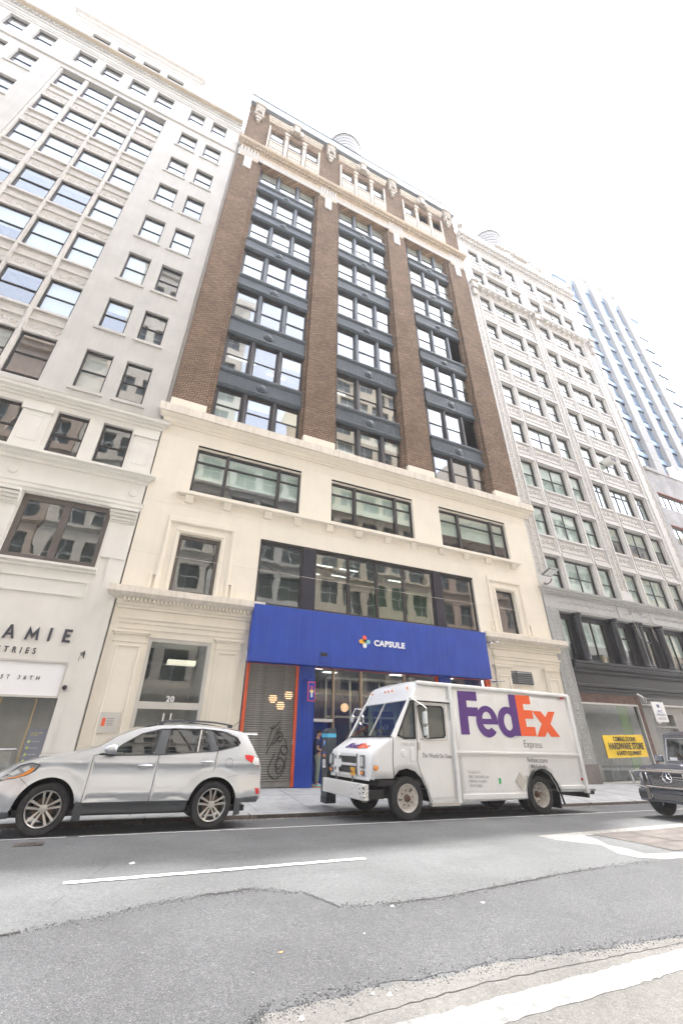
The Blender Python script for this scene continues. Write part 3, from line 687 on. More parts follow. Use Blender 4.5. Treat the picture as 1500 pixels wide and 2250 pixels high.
# glass entrance
for x0, x1 in [(-6.1, -4.3), (-4.28, -3.45), (-3.43, -2.58), (-2.56, -2.05)]:
    m_ = MB(); m_.q((x0, .12, -.05), (x1, .12, -.05), (x1, .12, 2.31), (x0, .12, 2.31)); m_.build('entrance_glass', M['glassstore'], LB)
M['brass'] = flat('brass', (0.5, 0.36, 0.16), 0.3, metal=0.9)
for q_ in [(-2.58, -2.56, -.05, 2.31), (-3.45, -3.43, -.05, 2.31), (-6.1, -2.04, -.1, -.05)]: MB().box(q_[0], q_[1], .10, .14, q_[2], q_[3]).build('glazing_bar', M['brass'], LB)
m_ = MB(); m_.tube((-3.35, .05, .99), (-2.66, .05, .99), .018); m_.build('door_handle', M['chrome'], LB, smooth=40)
interior(LB, -6.1, -2.05, .45, 4.5, [-.2, 3.6])
m_ = MB(); m_.box(-5.5, -3.0, 1.6, 2.2, -.1, .9); m_.build('reception_desk', M['interior'], LB)
MB().box(-2.52, -2.06, .16, .165, -.05, 1.5).build('poster', flat('navy_poster', (0.02, 0.035, 0.13), .5), LB)
M['limep'] = flat('lime_print', (0.45, 0.6, 0.05), .6)
for k in range(5): MB().lathe([(.035, 0), (.001, -.003)], (-2.44, .157, 1.18-k*.16), 'y', 14).build('poster_dot', M['limep'], LB)
text('WE ARE HERE\nTO HELP', .06, (-2.46, .155, 1.38), flat('yellow_print', (.7, .6, .1), .6), LB, ext=.001, sx=.8)
for k in range(5): text('keep your distance', .035, (-2.38, .155, 1.17-k*.16), M['white'], LB, ext=.001, sx=.75)
MB().box(-2.48, -2.2, .153, .156, .0, .42).build('poster_band', flat('red_print', (.5, .05, .07), .6), LB)
# things fixed to that wall
BK = thing('flag_bracket', 'broken black iron flag bracket with torn cloth on the cream pilaster beside the lettering', 'bracket', (-1.67, 0, 3.6))
MB().box(-.03, .03, -.03, 0, -.13, .15).box(-.02, .02, -.18, -.03, .0, .05).tube((0, -.05, -.1), (0, -.2, .1), .015).build('bracket_arm', M['black'], BK)
m_ = MB(); m_.q((-.12, -.05, .06), (-.02, -.1, .1), (-.04, -.06, -.08), (-.1, -.04, -.02)); m_.path([(-.1, -.04, 0), (-.13, -.03, -.12), (-.11, -.03, -.2)], .006, 5); m_.build('torn_cloth', mat('grey_cloth', (.2, .18, .17), .9, bmp=0), BK)
CAMR = thing('security_camera', 'small dark dome security camera at the corner of the white sign panel', 'security camera', (-1.93, 0, 2.62))
MB().lathe([(.001, -.2), (.05, -.18), (.07, -.12), (.06, -.05), (.03, 0)], (0, 0, 0), 'y', 16).build('dome', M['black'], CAMR, smooth=60)
MB().path([(0, -.03, -.05), (-.06, -.02, -.2), (-.1, -.02, -.3)], .008, 6).build('cable', M['offwhite'], CAMR)
# ------------------------------------------------------------------ middle: brown brick building with cream base
BB = thing('brick_building', 'brown brick loft building with cream painted base and dark metal window bays in the middle', 'building')
L_, R_ = -1.19, 19.72
bays = [(0.6, 5.11), (7.06, 11.57), (13.6, 17.87)]
piers = [(L_, 0.34), (5.19, 6.9), (11.48, 13.21), (17.78, R_)]
yp = 0.05
# brick piers up to the entablature, with a set-back return
for a, b in piers:
    m_ = MB(); wall(m_, a, b, 14.9, 39.3, [], yp, .1)
    for x in (a, b): m_.q((x, yp, 14.9), (x, yp+.2, 14.9), (x, yp+.2, 39.3), (x, yp, 39.3))
    aa, b2 = (a-.0 if a == L_ else a-.16), (b+.26 if a == L_ else b+.16 if b < R_ else b)
    if a == L_: aa = a
    m_.q((aa, yp+.2, 14.6), (b2, yp+.2, 14.6), (b2, yp+.2, 39.6), (aa, yp+.2, 39.6))
    for x in (aa, b2): m_.q((x, yp+.2, 14.6), (x, yp+.75, 14.6), (x, yp+.75, 39.6), (x, yp+.2, 39.6))
    m_.build('pier', M['brick'], BB)
    m_ = MB(); m_.box(a-(.02 if a > L_ else 0), b+.03, yp-.06, yp+.19, 14.28, 14.95); m_.build('pier_plinth', M['cream'], BB, bevel=.012)
# bays
rowz = [(14.62, 16.83), (18.06, 20.75), (22.14, 24.91), (26.09, 28.84), (30.09, 32.56), (33.67, 36.27), (37.32, 39.78)]
rows_ = [(14.75, 16.83)]+[(a, b) for a, b in rowz[1:]]
yw = 0.5
rb = random.Random(8)
def ribs(w, h):
    m_ = MB(); n = int(w/0.10)
    for k in range(n):
        x = (k+.5)*w/n
        if abs(x-w/2) < .33: continue
        m_.box(x-.026, x+.026, -.035, 0, .02, h-.02)
    return m_
for bi, (a, b) in enumerate(bays):
    w = b-a; sub = [(a+.12, a+w*.30), (a+w*.358, a+w*.642), (a+w*.70, b-.12)]
    for fi, (c, d) in enumerate(rows_):
        for si, (p, q_) in enumerate(sub):
            if (bi, fi, si) in ((2, 3, 2), (2, 1, 2)):
                m_ = MB(); m_.box(p, q_, yw, yw+.06, c+.02, c+.08); m_.box(p, q_, yw, yw+.06, d-.14, d-.08)
                n = 26
                for k in range(n):
                    z = c+.1+(d-c-.26)*k/n; m_.q((p, yw+.1, z+.07), (q_, yw+.1, z+.07), (q_, yw+.0, z), (p, yw+.0, z))
                m_.q((p, yw+.12, c), (q_, yw+.12, c), (q_, yw+.12, d), (p, yw+.12, d))
                m_.build('louver', M['louver'], BB)
            else:
                blv = None
                if fi >= 4: blv = rb.choice([.95, .9, .98, .7])
                elif rb.random() < .45: blv = rb.choice([.3, .45, .55, .9])
                window(BB, p, q_, c+.02, d-.1, yw, blind=blv, fw=.06, gm='glass', tilt=.5)
        # mullion posts
        for p, q_ in [(sub[0][1], sub[1][0]), (sub[1][1], sub[2][0])]:
            m_ = MB(); m_.profz([(p+.01, yw+.05), (p+.01, yw-.06), (p+.07, yw-.13), (q_-.07, yw-.13), (q_-.01, yw-.06), (q_-.01, yw+.05)], c-.0, d-.05)
            m_.box(p+.0, q_-.0, yw-.15, yw-.05, c-.02, c+.06)
            m_.build('mullion', M['iron'] if fi > 1 else M['frame'], BB)
        for p, q_ in [(a, sub[0][0]), (sub[2][1], b)]: MB().box(p, q_, yw-.03, yw+.1, c, d).build('jamb', M['frame'], BB)
        MB().box(a, b, yw-.05, yw+.1, d-.1, d+.0).build('head', M['frame'], BB)
    for fi in range(6):
        z0, z1 = rows_[fi][1], rows_[fi+1][0]; h = z1-z0
        m_ = MB(); ys = yw-.12
        m_.box(a+.005, b-.005, ys, yw+.12, z0+.002, z1-.002)
        pr = [(.06, 0), (.06, .05), (.10, .06), (.10, .12), (.14, .13), (.14, .2), (.05, .24), (.05, .28), (0, .3)]
        m_.prof([(ys+.01, z0+.0)]+[(ys-p_, z0+hh) for p_, hh in pr]+[(ys+.01, z0+.31)], a+.006, b-.006)
        m_.prof([(ys+.01, z1-.2), (ys-.05, z1-.19), (ys-.05, z1-.15), (ys-.10, z1-.12), (ys-.13, z1-.05), (ys-.13, z1+.02), (ys+.01, z1+.03)], a+.006, b-.006)
        o = m_.build('spandrel', M['iron'], BB)
        hh = round(h-.5, 2); ww = round(w-.1, 2)
        link('fluting', cached(('rib', ww, hh), lambda: ribs(ww, hh).mesh('fluting', [M['iron']])), o, (a+.05, ys+.001, z0+.3), kind='stuff')
        mm = cached('medal', lambda: MB().lathe([(.30, -.0), (.30, -.05), (.26, -.08), (.22, -.05), (.19, -.05), (.19, -.09), (.10, -.14), (.001, -.15)], (0, 0, 0), 'y', 30).mesh('medallion', [M['iron']], 40))
        link('medallion', mm, o, ((a+b)/2, ys+.002, z0+.3+hh/2), rot=None)
        o.children[-1].scale = (1.0, 1, min(1, hh/.62))
    # soffit over the top window
    MB().box(a-.1, b+.1, yp+.02, yw+.2, 39.6, 39.8).build('lintel', M['brick'], BB)
interior(BB, L_+.1, R_-.1, .85, 6, [5.4, 9.4, 13.7, 17.4, 21.4, 25.4, 29.4, 33.1, 36.8, 40.6, 44.4, 48.2])
m_ = MB()
for (x0, x1, y0, z) in [(1.0, 2.6, 2.2, 21.1), (3.4, 4.6, 2.6, 21.1), (7.4, 8.6, 2.2, 21.1), (8.8, 10.9, 3.2, 21.1), (7.8, 9.9, 3, 17.1), (1.2, 3.4, 2, 13.4), (8, 10, 2.2, 13.4), (14, 16, 2.5, 13.4), (14, 15.5, 2, 25.1)]:
    m_.box(x0, x1, y0, y0+.12, z-.02, z+.0)
m_.build('ceiling_light', M['lamp'], BB, kind='stuff')
# entablature
ENDRET = 0.5
def ent(z0):
    mold([(0, 0), (.03, .02), (.03, .12), (.06, .14), (.06, .26), (.10, .30), (.10, .36)], L_, R_, 'architrave', M['terrawhite'], BB, yp, 39.6)
    m_ = MB(); wall(m_, L_, R_, 39.9, 40.7, [], yp+.005, .1); m_.build('frieze', M['terra'], BB)
    mold([(.03, 0), (.08, .04), (.08, .26), (.36, .34), (.36, .36), (.42, .40), (.45, .54), (.47, .58), (0, .68)], L_, R_, 'cornice', M['terra'], BB, yp, 40.66)
    dentils(L_+.05, R_-.05, yp-.26, yp-.08, 40.76, 40.93, .26, 'dentil_course', M['terra'], BB)
ent(0)
for a, b in bays:
    cx = (a+b)/2
    for dx in (-1.55, -.5, .55, 1.55):
        m_ = relief(.7, .5, 3); o = m_.build('carving', M['orn'], BB, 60, loc=(cx+dx-.35, yp-.002, 40.02), kind='stuff')
for a, b in piers:
    cx = (a+b)/2 if a != L_ else -.42
    if b == R_: cx = 18.75
    m_ = MB(); m_.box(cx-.28, cx+.28, yp-.09, yp+.01, 37.75, 39.3); m_.box(cx-.18, cx+.18, yp-.12, yp-.09, 37.9, 39.15); m_.build('pier_drop', M['terrawhite'], BB, bevel=.01)
    m_ = MB(); m_.box(cx-.72, cx+.72, yp-.06, yp+.01, 39.15, 39.6); m_.build('capital', M['terra'], BB)
    relief(1.36, .42, 5).build('carving', M['orn'], BB, 60, loc=(cx-.68, yp-.062, 39.16), kind='stuff')
    for k in range(6): MB().box(cx-.66+k*.24, cx-.54+k*.24, yp-.10, yp+.0, 39.98, 40.62).build('triglyph', M['terrawhite'], BB)
M['orntan'] = mat('weathered_tan_carving', (0.56, 0.50, 0.43), 0.75, var=0.3, vs=9, bmp=1.0, bs=9, streak=.3)
# top storey
tops = []
for a, b in bays:
    w = 4.7; s = (a+b)/2-w/2
    for k in range(3): tops.append((s+.32+k*1.56, s+.32+k*1.56+1.08, a, b, k))
m_ = MB(); wall(m_, L_, R_, 41.2, 48.5, [(p, q_, 43.9, 46.05) for p, q_, *_ in tops], yp+.08, .35)
m_.q((L_, yp+.08, 42), (L_, 14, 42), (L_, 14, 48.5), (L_, yp+.08, 48.5)); m_.q((R_, yp+.08, 30), (R_, 14, 30), (R_, 14, 48.5), (R_, yp+.08, 48.5))
m_.q((L_, yp+.5, 14), (L_, 14, 14), (L_, 14, 42), (L_, yp+.5, 42))
m_.build('wall', M['brick'], BB)
for n_, (p, q_, a, b, k) in enumerate(tops):
    if n_ in (7, 8):
        m2 = MB()
        for t in range(11): m2.q((p, yp+.34, 43.95+t*.19+.16), (q_, yp+.34, 43.95+t*.19+.16), (q_, yp+.24, 43.95+t*.19), (p, yp+.24, 43.95+t*.19))
        m2.q((p, yp+.36, 43.9), (q_, yp+.36, 43.9), (q_, yp+.36, 46.05), (p, yp+.36, 46.05)); m2.build('louver', M['louver'], BB)
    else: window(BB, p, q_, 43.9, 46.05, yp+.22, fm='greyframe', blind=.5)
    m2 = MB(); m2.box(p-.02, q_+.02, yp-.02, yp+.075, 42.2, 43.86); m2.box(p-.04, q_+.04, yp-.07, yp+.075, 43.72, 43.87); m2.box(p-.03, q_+.03, yp-.05, yp+.075, 42.75, 42.9)
    m2.build('apron', M['terratan'], BB)
    for t in range(3): MB().box(p+.12+t*.32, p+.32+t*.32, yp-.03, yp-.018, 43.2, 43.5).build('apron_recess', M['terra'], BB)
for a, b in bays:
    cx = (a+b)/2; s = cx-2.35
    for k, x in enumerate([s+.16, s+1.64, s+3.2, s+4.68-.14]):
        wdt = .10 if k in (0, 3) else .24
        m2 = MB(); m2.box(x-wdt/2-.02, x+wdt/2+.02, yp-.05, yp+.07, 41.3, 46.25)
        if k in (1, 2): m2.box(x-.2, x+.2, yp-.12, yp+.05, 46.0, 46.35); m2.box(x-.16, x+.16, yp-.10, yp+.05, 45.3, 45.42)
        m2.build('pilaster', M['terratan'], BB)
    mold([(0, 0), (.1, .04), (.1, .2), (.18, .26), (.18, .42), (.26, .5), (.26, .62), (0, .66)], s+.02, s+4.68, 'hood_mould', M['terratan'], BB, yp+.07, 47.05)
    m2 = MB(); m2.box(cx-.25, cx+.25, yp-.35, yp+.05, 47.0, 48.3); m2.box(cx-.34, cx+.34, yp-.42, yp+.05, 48.0, 48.35); m2.box(cx-.6, cx-.3, yp-.22, yp+.05, 46.9, 47.8); m2.box(cx+.3, cx+.6, yp-.22, yp+.05, 46.9, 47.8)
    m2.build('cartouche', M['orntan'], BB, bevel=.04)
    relief(1.4, .6, 9, .06).build('carving', M['orntan'], BB, 60, loc=(cx-.7, yp-.2, 46.9), kind='stuff')
for cx in (-.38, 6.1, 12.4, 18.75):
    m2 = MB(); m2.box(cx-.42, cx+.42, yp-.42, yp+.07, 48.05, 48.4); m2.box(cx-.36, cx-.2, yp-.3, yp+.07, 46.6, 48.05); m2.box(cx+.2, cx+.36, yp-.3, yp+.07, 46.6, 48.05); m2.box(cx-.2, cx+.2, yp-.34, yp+.07, 46.9, 48.05); m2.box(cx-.42, cx+.42, yp-.26, yp+.07, 46.4, 46.65); m2.box(cx-.22, cx+.22, yp-.2, yp+.07, 45.95, 46.4)
    
    for t in range(4): m2.box(cx-.15+t*.085, cx-.10+t*.085, yp-.37, yp-.34, 46.95, 47.95)
    m2.box(cx-.12, cx+.12, yp-.14, yp+.07, 45.6, 45.95); m2.box(cx-.3, cx+.3, yp-.36, yp, 47.4, 47.5)
    m2.build('bracket', M['orntan'], BB, bevel=.03)
m2 = MB(); m2.box(L_-.06, R_+.12, yp-.22, yp+.5, 48.47, 49.65)
m2.build('parapet_coping', M['zinc'], BB); MB().box(L_-.09, R_+.15, yp-.27, yp+.5, 49.66, 49.74).build('parapet_cap', M['blackiron'], BB)
MB().box(L_+.1, R_-.1, .6, 14, 48.2, 48.6).build('roof', M['roof'], BB)
# cream base
band = (3.57, 14.87, 5.80, 8.76)
w3 = [(.38, 5.2, 10.30, 12.68), (6.78, 11.5, 10.30, 12.68), (13.22, 17.98, 10.30, 12.68)]
sq = [(.38, 1.97, 6.02, 8.38), (16.34, 17.66, 6.1, 8.38)]
door = (.10, 2.2, -.6, 4.32)
shop = (3.5, 14.95, -.6, 5.8)
lou = (16.0, 17.95, -.7, 4.6)
m2 = MB(); wall(m2, L_, R_, -.8, 13.4, [band, shop, door]+w3+sq, 0.0, .38); m2.build('wall', M['cream'], BB)
for z in (7.35, 9.55, 12.9): MB().box(L_+.01, R_-.01, -.004, -.001, z, z+.012).build('joint_line', M['creamdirt'], BB)
ENDRET = 1.0
# big cornice over the base
mold([(0, 0), (.05, .02), (.05, .1), (.10, .14), (.12, .3), (.2, .36), (.28, .44), (.3, .46)], L_+.02, R_+.3, 'cornice_moulding', M['cream'], BB, 0.0, 13.38)
mold([(.3, 0), (.36, .01), (.36, .42), (.0, .46)], L_+.02, R_+.3, 'cornice_fascia', M['creamdirt'], BB, 0.0, 13.85)
MB().box(L_, R_, -.02, .8, 14.26, 14.33).build('cornice_deck', M['cream'], BB)
for a, b, c, d in w3:
    window(BB, a, b, c, d-.12, .16, fm='brownframe' if False else 'frame', kind='fix', gm='glassold', fw=.09, trans=.72, mull=0, blind=.62)
    w = b-a
    for t_ in (.265, .765): MB().box(a+w*t_, a+w*t_+.14, .10, .24, c, d-.12).build('mullion', M['frame'], BB)
    MB().box(a, b, .10, .3, d-.12, d-.03).build('head', M['cream'], BB)
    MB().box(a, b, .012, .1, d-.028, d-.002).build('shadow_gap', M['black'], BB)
mold([(0, 0), (.18, .06), (.2, .08), (.2, .22), (0, .25)], .12, 18.3, 'sill_course', M['cream'], BB, 0.0, 10.0)
for x in [.45, 1.98, 3.75, 5.1, 6.7, 8.2, 9.8, 11.3, 13.0, 14.6, 16.1, 17.9]:
    MB().prof([(0, 9.72), (-.07, 9.74), (-.16, 9.98), (-.16, 10.02), (0, 10.02)], x-.16, x+.16).build('sill_bracket', M['cream'], BB)
for k, (a, b, c, d) in enumerate(sq):
    window(BB, a+.01, b-.01, c, d, .22, fm='brownframe' if k == 0 else 'frame', kind='fix', gm='glassold', fw=.12 if k == 0 else .07)
    # eared architrave
    m2 = MB()
    for o_, t_, pr in [(.16, .10, .035), (.52, .10, .07), (.44, .07, .04)]:
        m2.box(a-o_, a-o_+t_, -pr, .005, c, d+o_-t_); m2.box(b+o_-t_, b+o_, -pr, .005, c, d+o_-t_); m2.box(a-o_, b+o_, -pr, .005, d+o_-t_, d+o_+.13*(o_ > .5))
    m2.box(a-.72, a-.62, -.07, .005, c, c+.55); m2.box(b+.62, b+.72, -.07, .005, c, c+.55); m2.box(a-.62, a-.52, -.07, .005, c+.5, c+.6); m2.box(b+.52, b+.62, -.07, .005, c+.5, c+.6)
    m2.build('architrave', M['cream'], BB, bevel=.012)
# entrance cornices left and right
for x0, x1 in [(-1.1, 3.5), (15.25, 19.95)]:
    mold([(.12, 0), (.16, .04), (.3, .12), (.42, .2), (.42, .42), (0, .5)], x0, x1, 'entrance_cornice', M['creamdirt'], BB, 0.0, 5.5)
    mold([(0, 0), (.06, .03), (.06, .1), (.12, .14), (.12, .4)], x0+.05, x1-.05, 'bed_mould', M['cream'], BB, 0.0, 5.2)
    dentils(x0+.1, x1-.1, -.24, -.1, 5.44, 5.56, .135, 'dentil_course', M['cream'], BB)
    mold([(0, 0), (.04, .02), (.04, .12), (.09, .16), (.09, .24), (0, .26)], x0+.2, x1-.2, 'architrave', M['cream'], BB, -.04, 4.72)
    MB().box(x0+.15, x1-.15, -.04, -.003, 4.55, 5.2).build('frieze', M['cream'], BB)
for x0, x1 in [(-1.0, .06), (2.3, 3.28), (15.3, 16.3), (18.5, 19.5)]:
    m2 = MB(); m2.box(x0+.05, x1-.05, -.10, 0.0, -.8, 4.1)
    m2.build('pilaster', M['cream'], BB)
    m2 = MB(); px0, px1 = x0+.22, x1-.22
    for q_ in [(px0-.06, px0, -.3, 3.95), (px1, px1+.06, -.3, 3.95), (px0-.06, px1+.06, 3.95, 4.01)]: m2.box(q_[0], q_[1], -.135, -.1, q_[2], q_[3])
    m2.build('pilaster_panel', M['cream'], BB, bevel=.01)
    m2 = MB(); m2.box(x0+.02, x1-.02, -.13, 0, 4.1, 4.14); m2.box(x0+.05, x1-.05, -.11, 0, 4.14, 4.34); m2.box(x0, x1, -.16, 0, 4.34, 4.4); m2.box(x0-.05, x1+.05, -.2, 0, 4.4, 4.47)
    m2.build('pilaster_capital', M['cream'], BB)
# louvre opening at the right
m2 = MB(); m2.box(16.25, 17.7, -.03, .0, 3.68, 4.26); m2.build('louver_back', M['louver'], BB)
for k in range(6):
    z = 3.72+k*.088; MB().prof([(-.045, z), (-.10, z+.0), (-.04, z+.075)], 16.27, 17.68).build('louver_slat', M['greyframe'], BB)
MB().box(16.62, 16.66, -.115, -.03, 3.7, 4.26).build('louver_post', M['greyframe'], BB)
# door 20
DR = BB
m2 = MB()
for q_ in [(.10, .22, -.3, 4.2), (2.08, 2.2, -.3, 4.2), (.10, 2.2, 4.2, 4.32)]: m2.box(q_[0], q_[1], .05, .2, q_[2], q_[3])
m2.box(.22, 2.08, .08, .2, 2.12, 2.33); m2.build('door_frame', M['alu'], BB)
m2 = MB(); m2.q((.22, .14, 2.33), (2.08, .14, 2.33), (2.08, .14, 4.2), (.22, .14, 4.2)); m2.build('transom_glass', M['glassstore'], BB)
for x0, x1 in [(.24, 1.14), (1.16, 2.06)]:
    m2 = MB(); m2.q((x0, .14, -.15), (x1, .14, -.15), (x1, .14, 2.12), (x0, .14, 2.12)); o = m2.build('glass_door', M['glassstore'], BB)
    hx = x1-.1 if x0 < 1 else x0+.1
    MB().tube((hx, .06, .2), (hx, .06, 2.0), .022).build('door_handle', M['chrome'], o, smooth=40)
split_islands(text('20', .24, (1.02, .04, 2.345), M['white'], BB, ext=.02, bold=.008, sx=1.0, sp=1.1))
m2 = MB(); x0, x1, y0, y1 = .1, 2.2, .4, 5.0
m2.q((x0, y1, -.2), (x1, y1, -.2), (x1, y1, 4.3), (x0, y1, 4.3)); m2.q((x0, y0, -.2), (x0, y1, -.2), (x0, y1, 4.3), (x0, y0, 4.3)); m2.q((x1, y0, -.2), (x1, y1, -.2), (x1, y1, 4.3), (x1, y0, 4.3)); m2.q((x0, y0, -.15), (x1, y0, -.15), (x1, y1, -.15), (x0, y1, -.15)); m2.q((x0, y0, 4.3), (x1, y0, 4.3), (x1, y1, 4.3), (x0, y1, 4.3))
m2.build('interior', mat('lobby_plaster', (.34, .36, .34), .6, bmp=0), BB)
MB().box(.9, 1.9, 1.2, 1.6, 3.7, 3.85).build('ceiling_light', emit('dim_lobby_light', (1, .93, .75), .12), BB)
# plaque
PQ = tag(MB().box(-.85, -.22, -.13, -.11, 1.42, 1.98).build('plaque', M['alu']), 'brushed metal plaque with an orange mark on the cream pilaster left of the door', 'plaque')
MB().box(-.70, -.60, -.134, -.1305, 1.6, 1.82).build('plaque_mark', M['orange'], PQ)
for k in range(5): MB().box(-.56, -.36-.03*(k % 2), -.1315, -.1305, 1.8-k*.045, 1.812-k*.045).build('plaque_line', M['lettergrey'], PQ)
# ------------------------------------------------------------------ window band over the shop
m2 = MB(); a, b, c, d = band
m2.box(a, b, .02, .26, d-.09, d-.002); m2.box(a, b, .02, .26, 5.86, 5.98)
m2.build('band_frame', M['frame'], BB)
M['granite'] = mat('dark_speckled_granite', (.035, .033, .05), .25, var=.5, vs=90, bmp=0)
for p, q_ in [(5.50, 6.08), (12.32, 12.84)]: MB().box(p, q_, .0, .26, 5.98, 8.66).build('granite_pier', M['granite'], BB)
for p, q_ in [(3.6, 5.50), (6.08, 7.72), (7.72, 9.16), (9.16, 10.62), (10.62, 12.32), (12.84, 14.84)]:
    window(BB, p, q_, 5.98, 8.66, .08, kind='fix', gm='glassold', fw=.07, tilt=.8)
m2 = MB()
for k, (x0, x1, y0) in enumerate([(6.5, 7.6, 1.6), (8.0, 9.0, 1.6), (8.0, 9.0, 2.6), (6.4, 7.4, 2.8), (11, 12, 2)]): m2.box(x0, x1, y0, y0+.12, 8.7, 8.72)
m2.build('ceiling_light', M['lamp'], BB)
m2 = MB()
for q_ in [(6.2, 9.2, 1.2, 8.5), (4, 5.3, 1.5, 8.3), (13.2, 14.6, 1.4, 8.4)]: m2.tube((q_[0], q_[2], q_[3]), (q_[1], q_[2]+1, q_[3]), .06)
m2.build('ceiling_duct', M['louver'], BB)
MB().box(10.8, 14.6, 3.5, 3.6, 5.6, 8.9).build('green_wall', mat('green_wall_paint', (.12, .22, .09), .8, bmp=0), BB)
# ------------------------------------------------------------------ the shop: blue sign box, shutter, glass front
SG = thing('shop_sign', 'big cobalt blue fascia sign reading CAPSULE with a four coloured cross', 'sign', (0, -.45, 0))
m2 = MB(); m2.box(3.5, 14.70, 0, .44, 3.74, 5.83); sgb = m2.build('sign_box', M['blue'], SG, bevel=.01)
M['bluerib'] = M['blue']
split_islands(text('CAPSULE', .315, (8.62, -.012, 4.70), M['white'], SG, ext=.02, bold=.012, sx=1.07, sp=1.12))
cxx, czz = 8.18, 4.81
def lobe(ang, m_, nm):
    pts = arc(0, .17, .083, .083, 0, 180, 12)+[(-.083, 0.0), (0, 0), (.083, 0.0)]
    ca, sa = math.cos(R(ang)), math.sin(R(ang))
    shape2d([[(x*ca-z*sa, x*sa+z*ca) for x, z in pts]], m_, nm, SG, (cxx, -.02, czz), ext=.018)
lobe(0, flat('coral', (.78, .10, .06), .5), 'logo_arm'); lobe(90, flat('yellow_orange', (.85, .42, .05), .5), 'logo_arm'); lobe(-90, flat('light_teal', (.22, .5, .55), .5), 'logo_arm'); lobe(180, M['white'], 'logo_arm')
MB().box(6.22, 6.55, -.02, .01, 3.9, 4.26).build('access_flap', M['blue'], SG); MB().box(6.25, 6.53, -.024, -.02, 4.1, 4.24).build('flap_hole', M['black'], SG)
m2 = MB()
for q_ in [(11.8, 12.48, 3.9, 3.907), (11.8, 12.48, 4.563, 4.57), (11.8, 11.807, 3.9, 4.57), (12.473, 12.48, 3.9, 4.57)]: m2.box(q_[0], q_[1], -.008, .004, q_[2], q_[3])
m2.build('access_panel', M['blue'], SG)
for z in (3.62+1.8, 3.66):
    BR = thing('steel_bracket', 'galvanised steel bracket arm on the cream wall just right of the blue sign, '+('upper one' if z > 5 else 'lower one'), 'bracket', (14.95, -.1, z))
    MB().tube((0, 0, 0), (.12, -.3, 0), .03).tube((.0, 0, .0), (.62, -.25, .05), .035).box(-.08, .0, -.02, .08, -.08, .08).build('arm', M['chrome'], BR)
def fr(x0, x1, z0, z1, y0, y1, t=.1, right=True, left=True):
    m_ = MB()
    if left: m_.box(x0, x0+t, y0, y1, z0, z1)
    if right: m_.box(x1-t, x1, y0, y1, z0, z1)
    m_.box(x0+(t if left else 0), x1-(t if right else 0), y0, y1, z1-.07, z1); return m_
fr(3.56, 5.56, -.14, 3.8, -.04, .12).build('orange_frame', M['orange'], BB)
MB().box(5.56, 6.21, -.06, .3, -.2, 3.8).build('blue_pilaster', M['blue'], BB)
fr(6.21, 12.02, -.2, 3.8, -.02, .12, left=False).build('orange_frame', M['orange'], BB)
MB().box(12.02, 12.66, -.06, .3, -.3, 3.8).build('blue_pilaster', M['blue'], BB)
fr(12.66, 14.93, -.3, 3.8, -.04, .12, t=.26, left=False).build('orange_frame', M['orange'], BB)
# roller shutter: every slat its own piece
SH = thing('roller_shutter', 'grey roller shutter with black graffiti between orange posts', 'shutter', (0, .04, 0))
def slat():
    m_ = MB(); m_.prof([(0, 0), (-.012, .008), (-.03, .03), (-.03, .048), (-.012, .068), (0, .07), (.006, .035)], 0, 1.78); return m_.mesh('slat', [M['shutter']], 30)
sm_ = slat()
pf = M['shutter']
for k in range(53): link('slat', sm_, SH, (3.67, 0, .02+k*.0705))
MB().box(3.67, 5.45, -.035, .02, -.13, .02).build('bottom_bar', M['shutter'], SH); MB().box(5.44, 5.5, -.07, -.03, 1.12, 1.28).build('lock', M['alu'], SH)
for z in [.02+k*.0705 for k in range(0)]: pass
def tubepath(pts, r, nm, m_, parent):
    b_ = MB(); P_ = []
    for k in range(len(pts)-1):
        p0 = Vector(pts[max(0, k-1)]); p1 = Vector(pts[k]); p2 = Vector(pts[k+1]); p3 = Vector(pts[min(len(pts)-1, k+2)])
        for t in [i/6 for i in range(6)]:
            P_.append(0.5*((2*p1)+(-p0+p2)*t+(2*p0-5*p1+4*p2-p3)*t*t+(-p0+3*p1-3*p2+p3)*t**3))
    P_.append(Vector(pts[-1])); b_.path([(p.x, p.y, p.z) for p in P_], r, 5); return b_.build(nm, m_, parent)
gy = -.034
for pts in [[(4.60, 1.66), (4.72, 1.6), (4.85, 1.72), (4.97, 1.84)], [(4.74, 1.72), (4.62, 1.35), (4.55, 1.05)], [(4.9, 1.62), (4.78, 1.3), (4.6, .98), (4.55, .82)], [(4.97, 1.7), (4.9, 1.3), (4.72, 1.1)],
            [(4.85, 1.45), (5.0, 1.5), (5.1, 1.35), (5.0, 1.2), (4.88, 1.3), (5.05, 1.38)], [(5.18, 1.3), (5.25, 1.1), (5.3, .9), (5.18, .8), (5.05, .95), (5.12, 1.1), (5.28, 1.0)],
            [(5.05, .95), (4.95, .7), (4.9, .45), (5.0, .25), (5.15, .4), (5.28, .75)], [(4.85, .85), (4.7, .55), (4.66, .3), (4.85, .12), (5.1, .2), (5.22, .5), (5.05, .72), (4.9, .55), (5.0, .38), (5.1, .5)]]:
    tubepath([(x, gy, z) for x, z in pts], .018, 'graffiti', M['black'], SH)
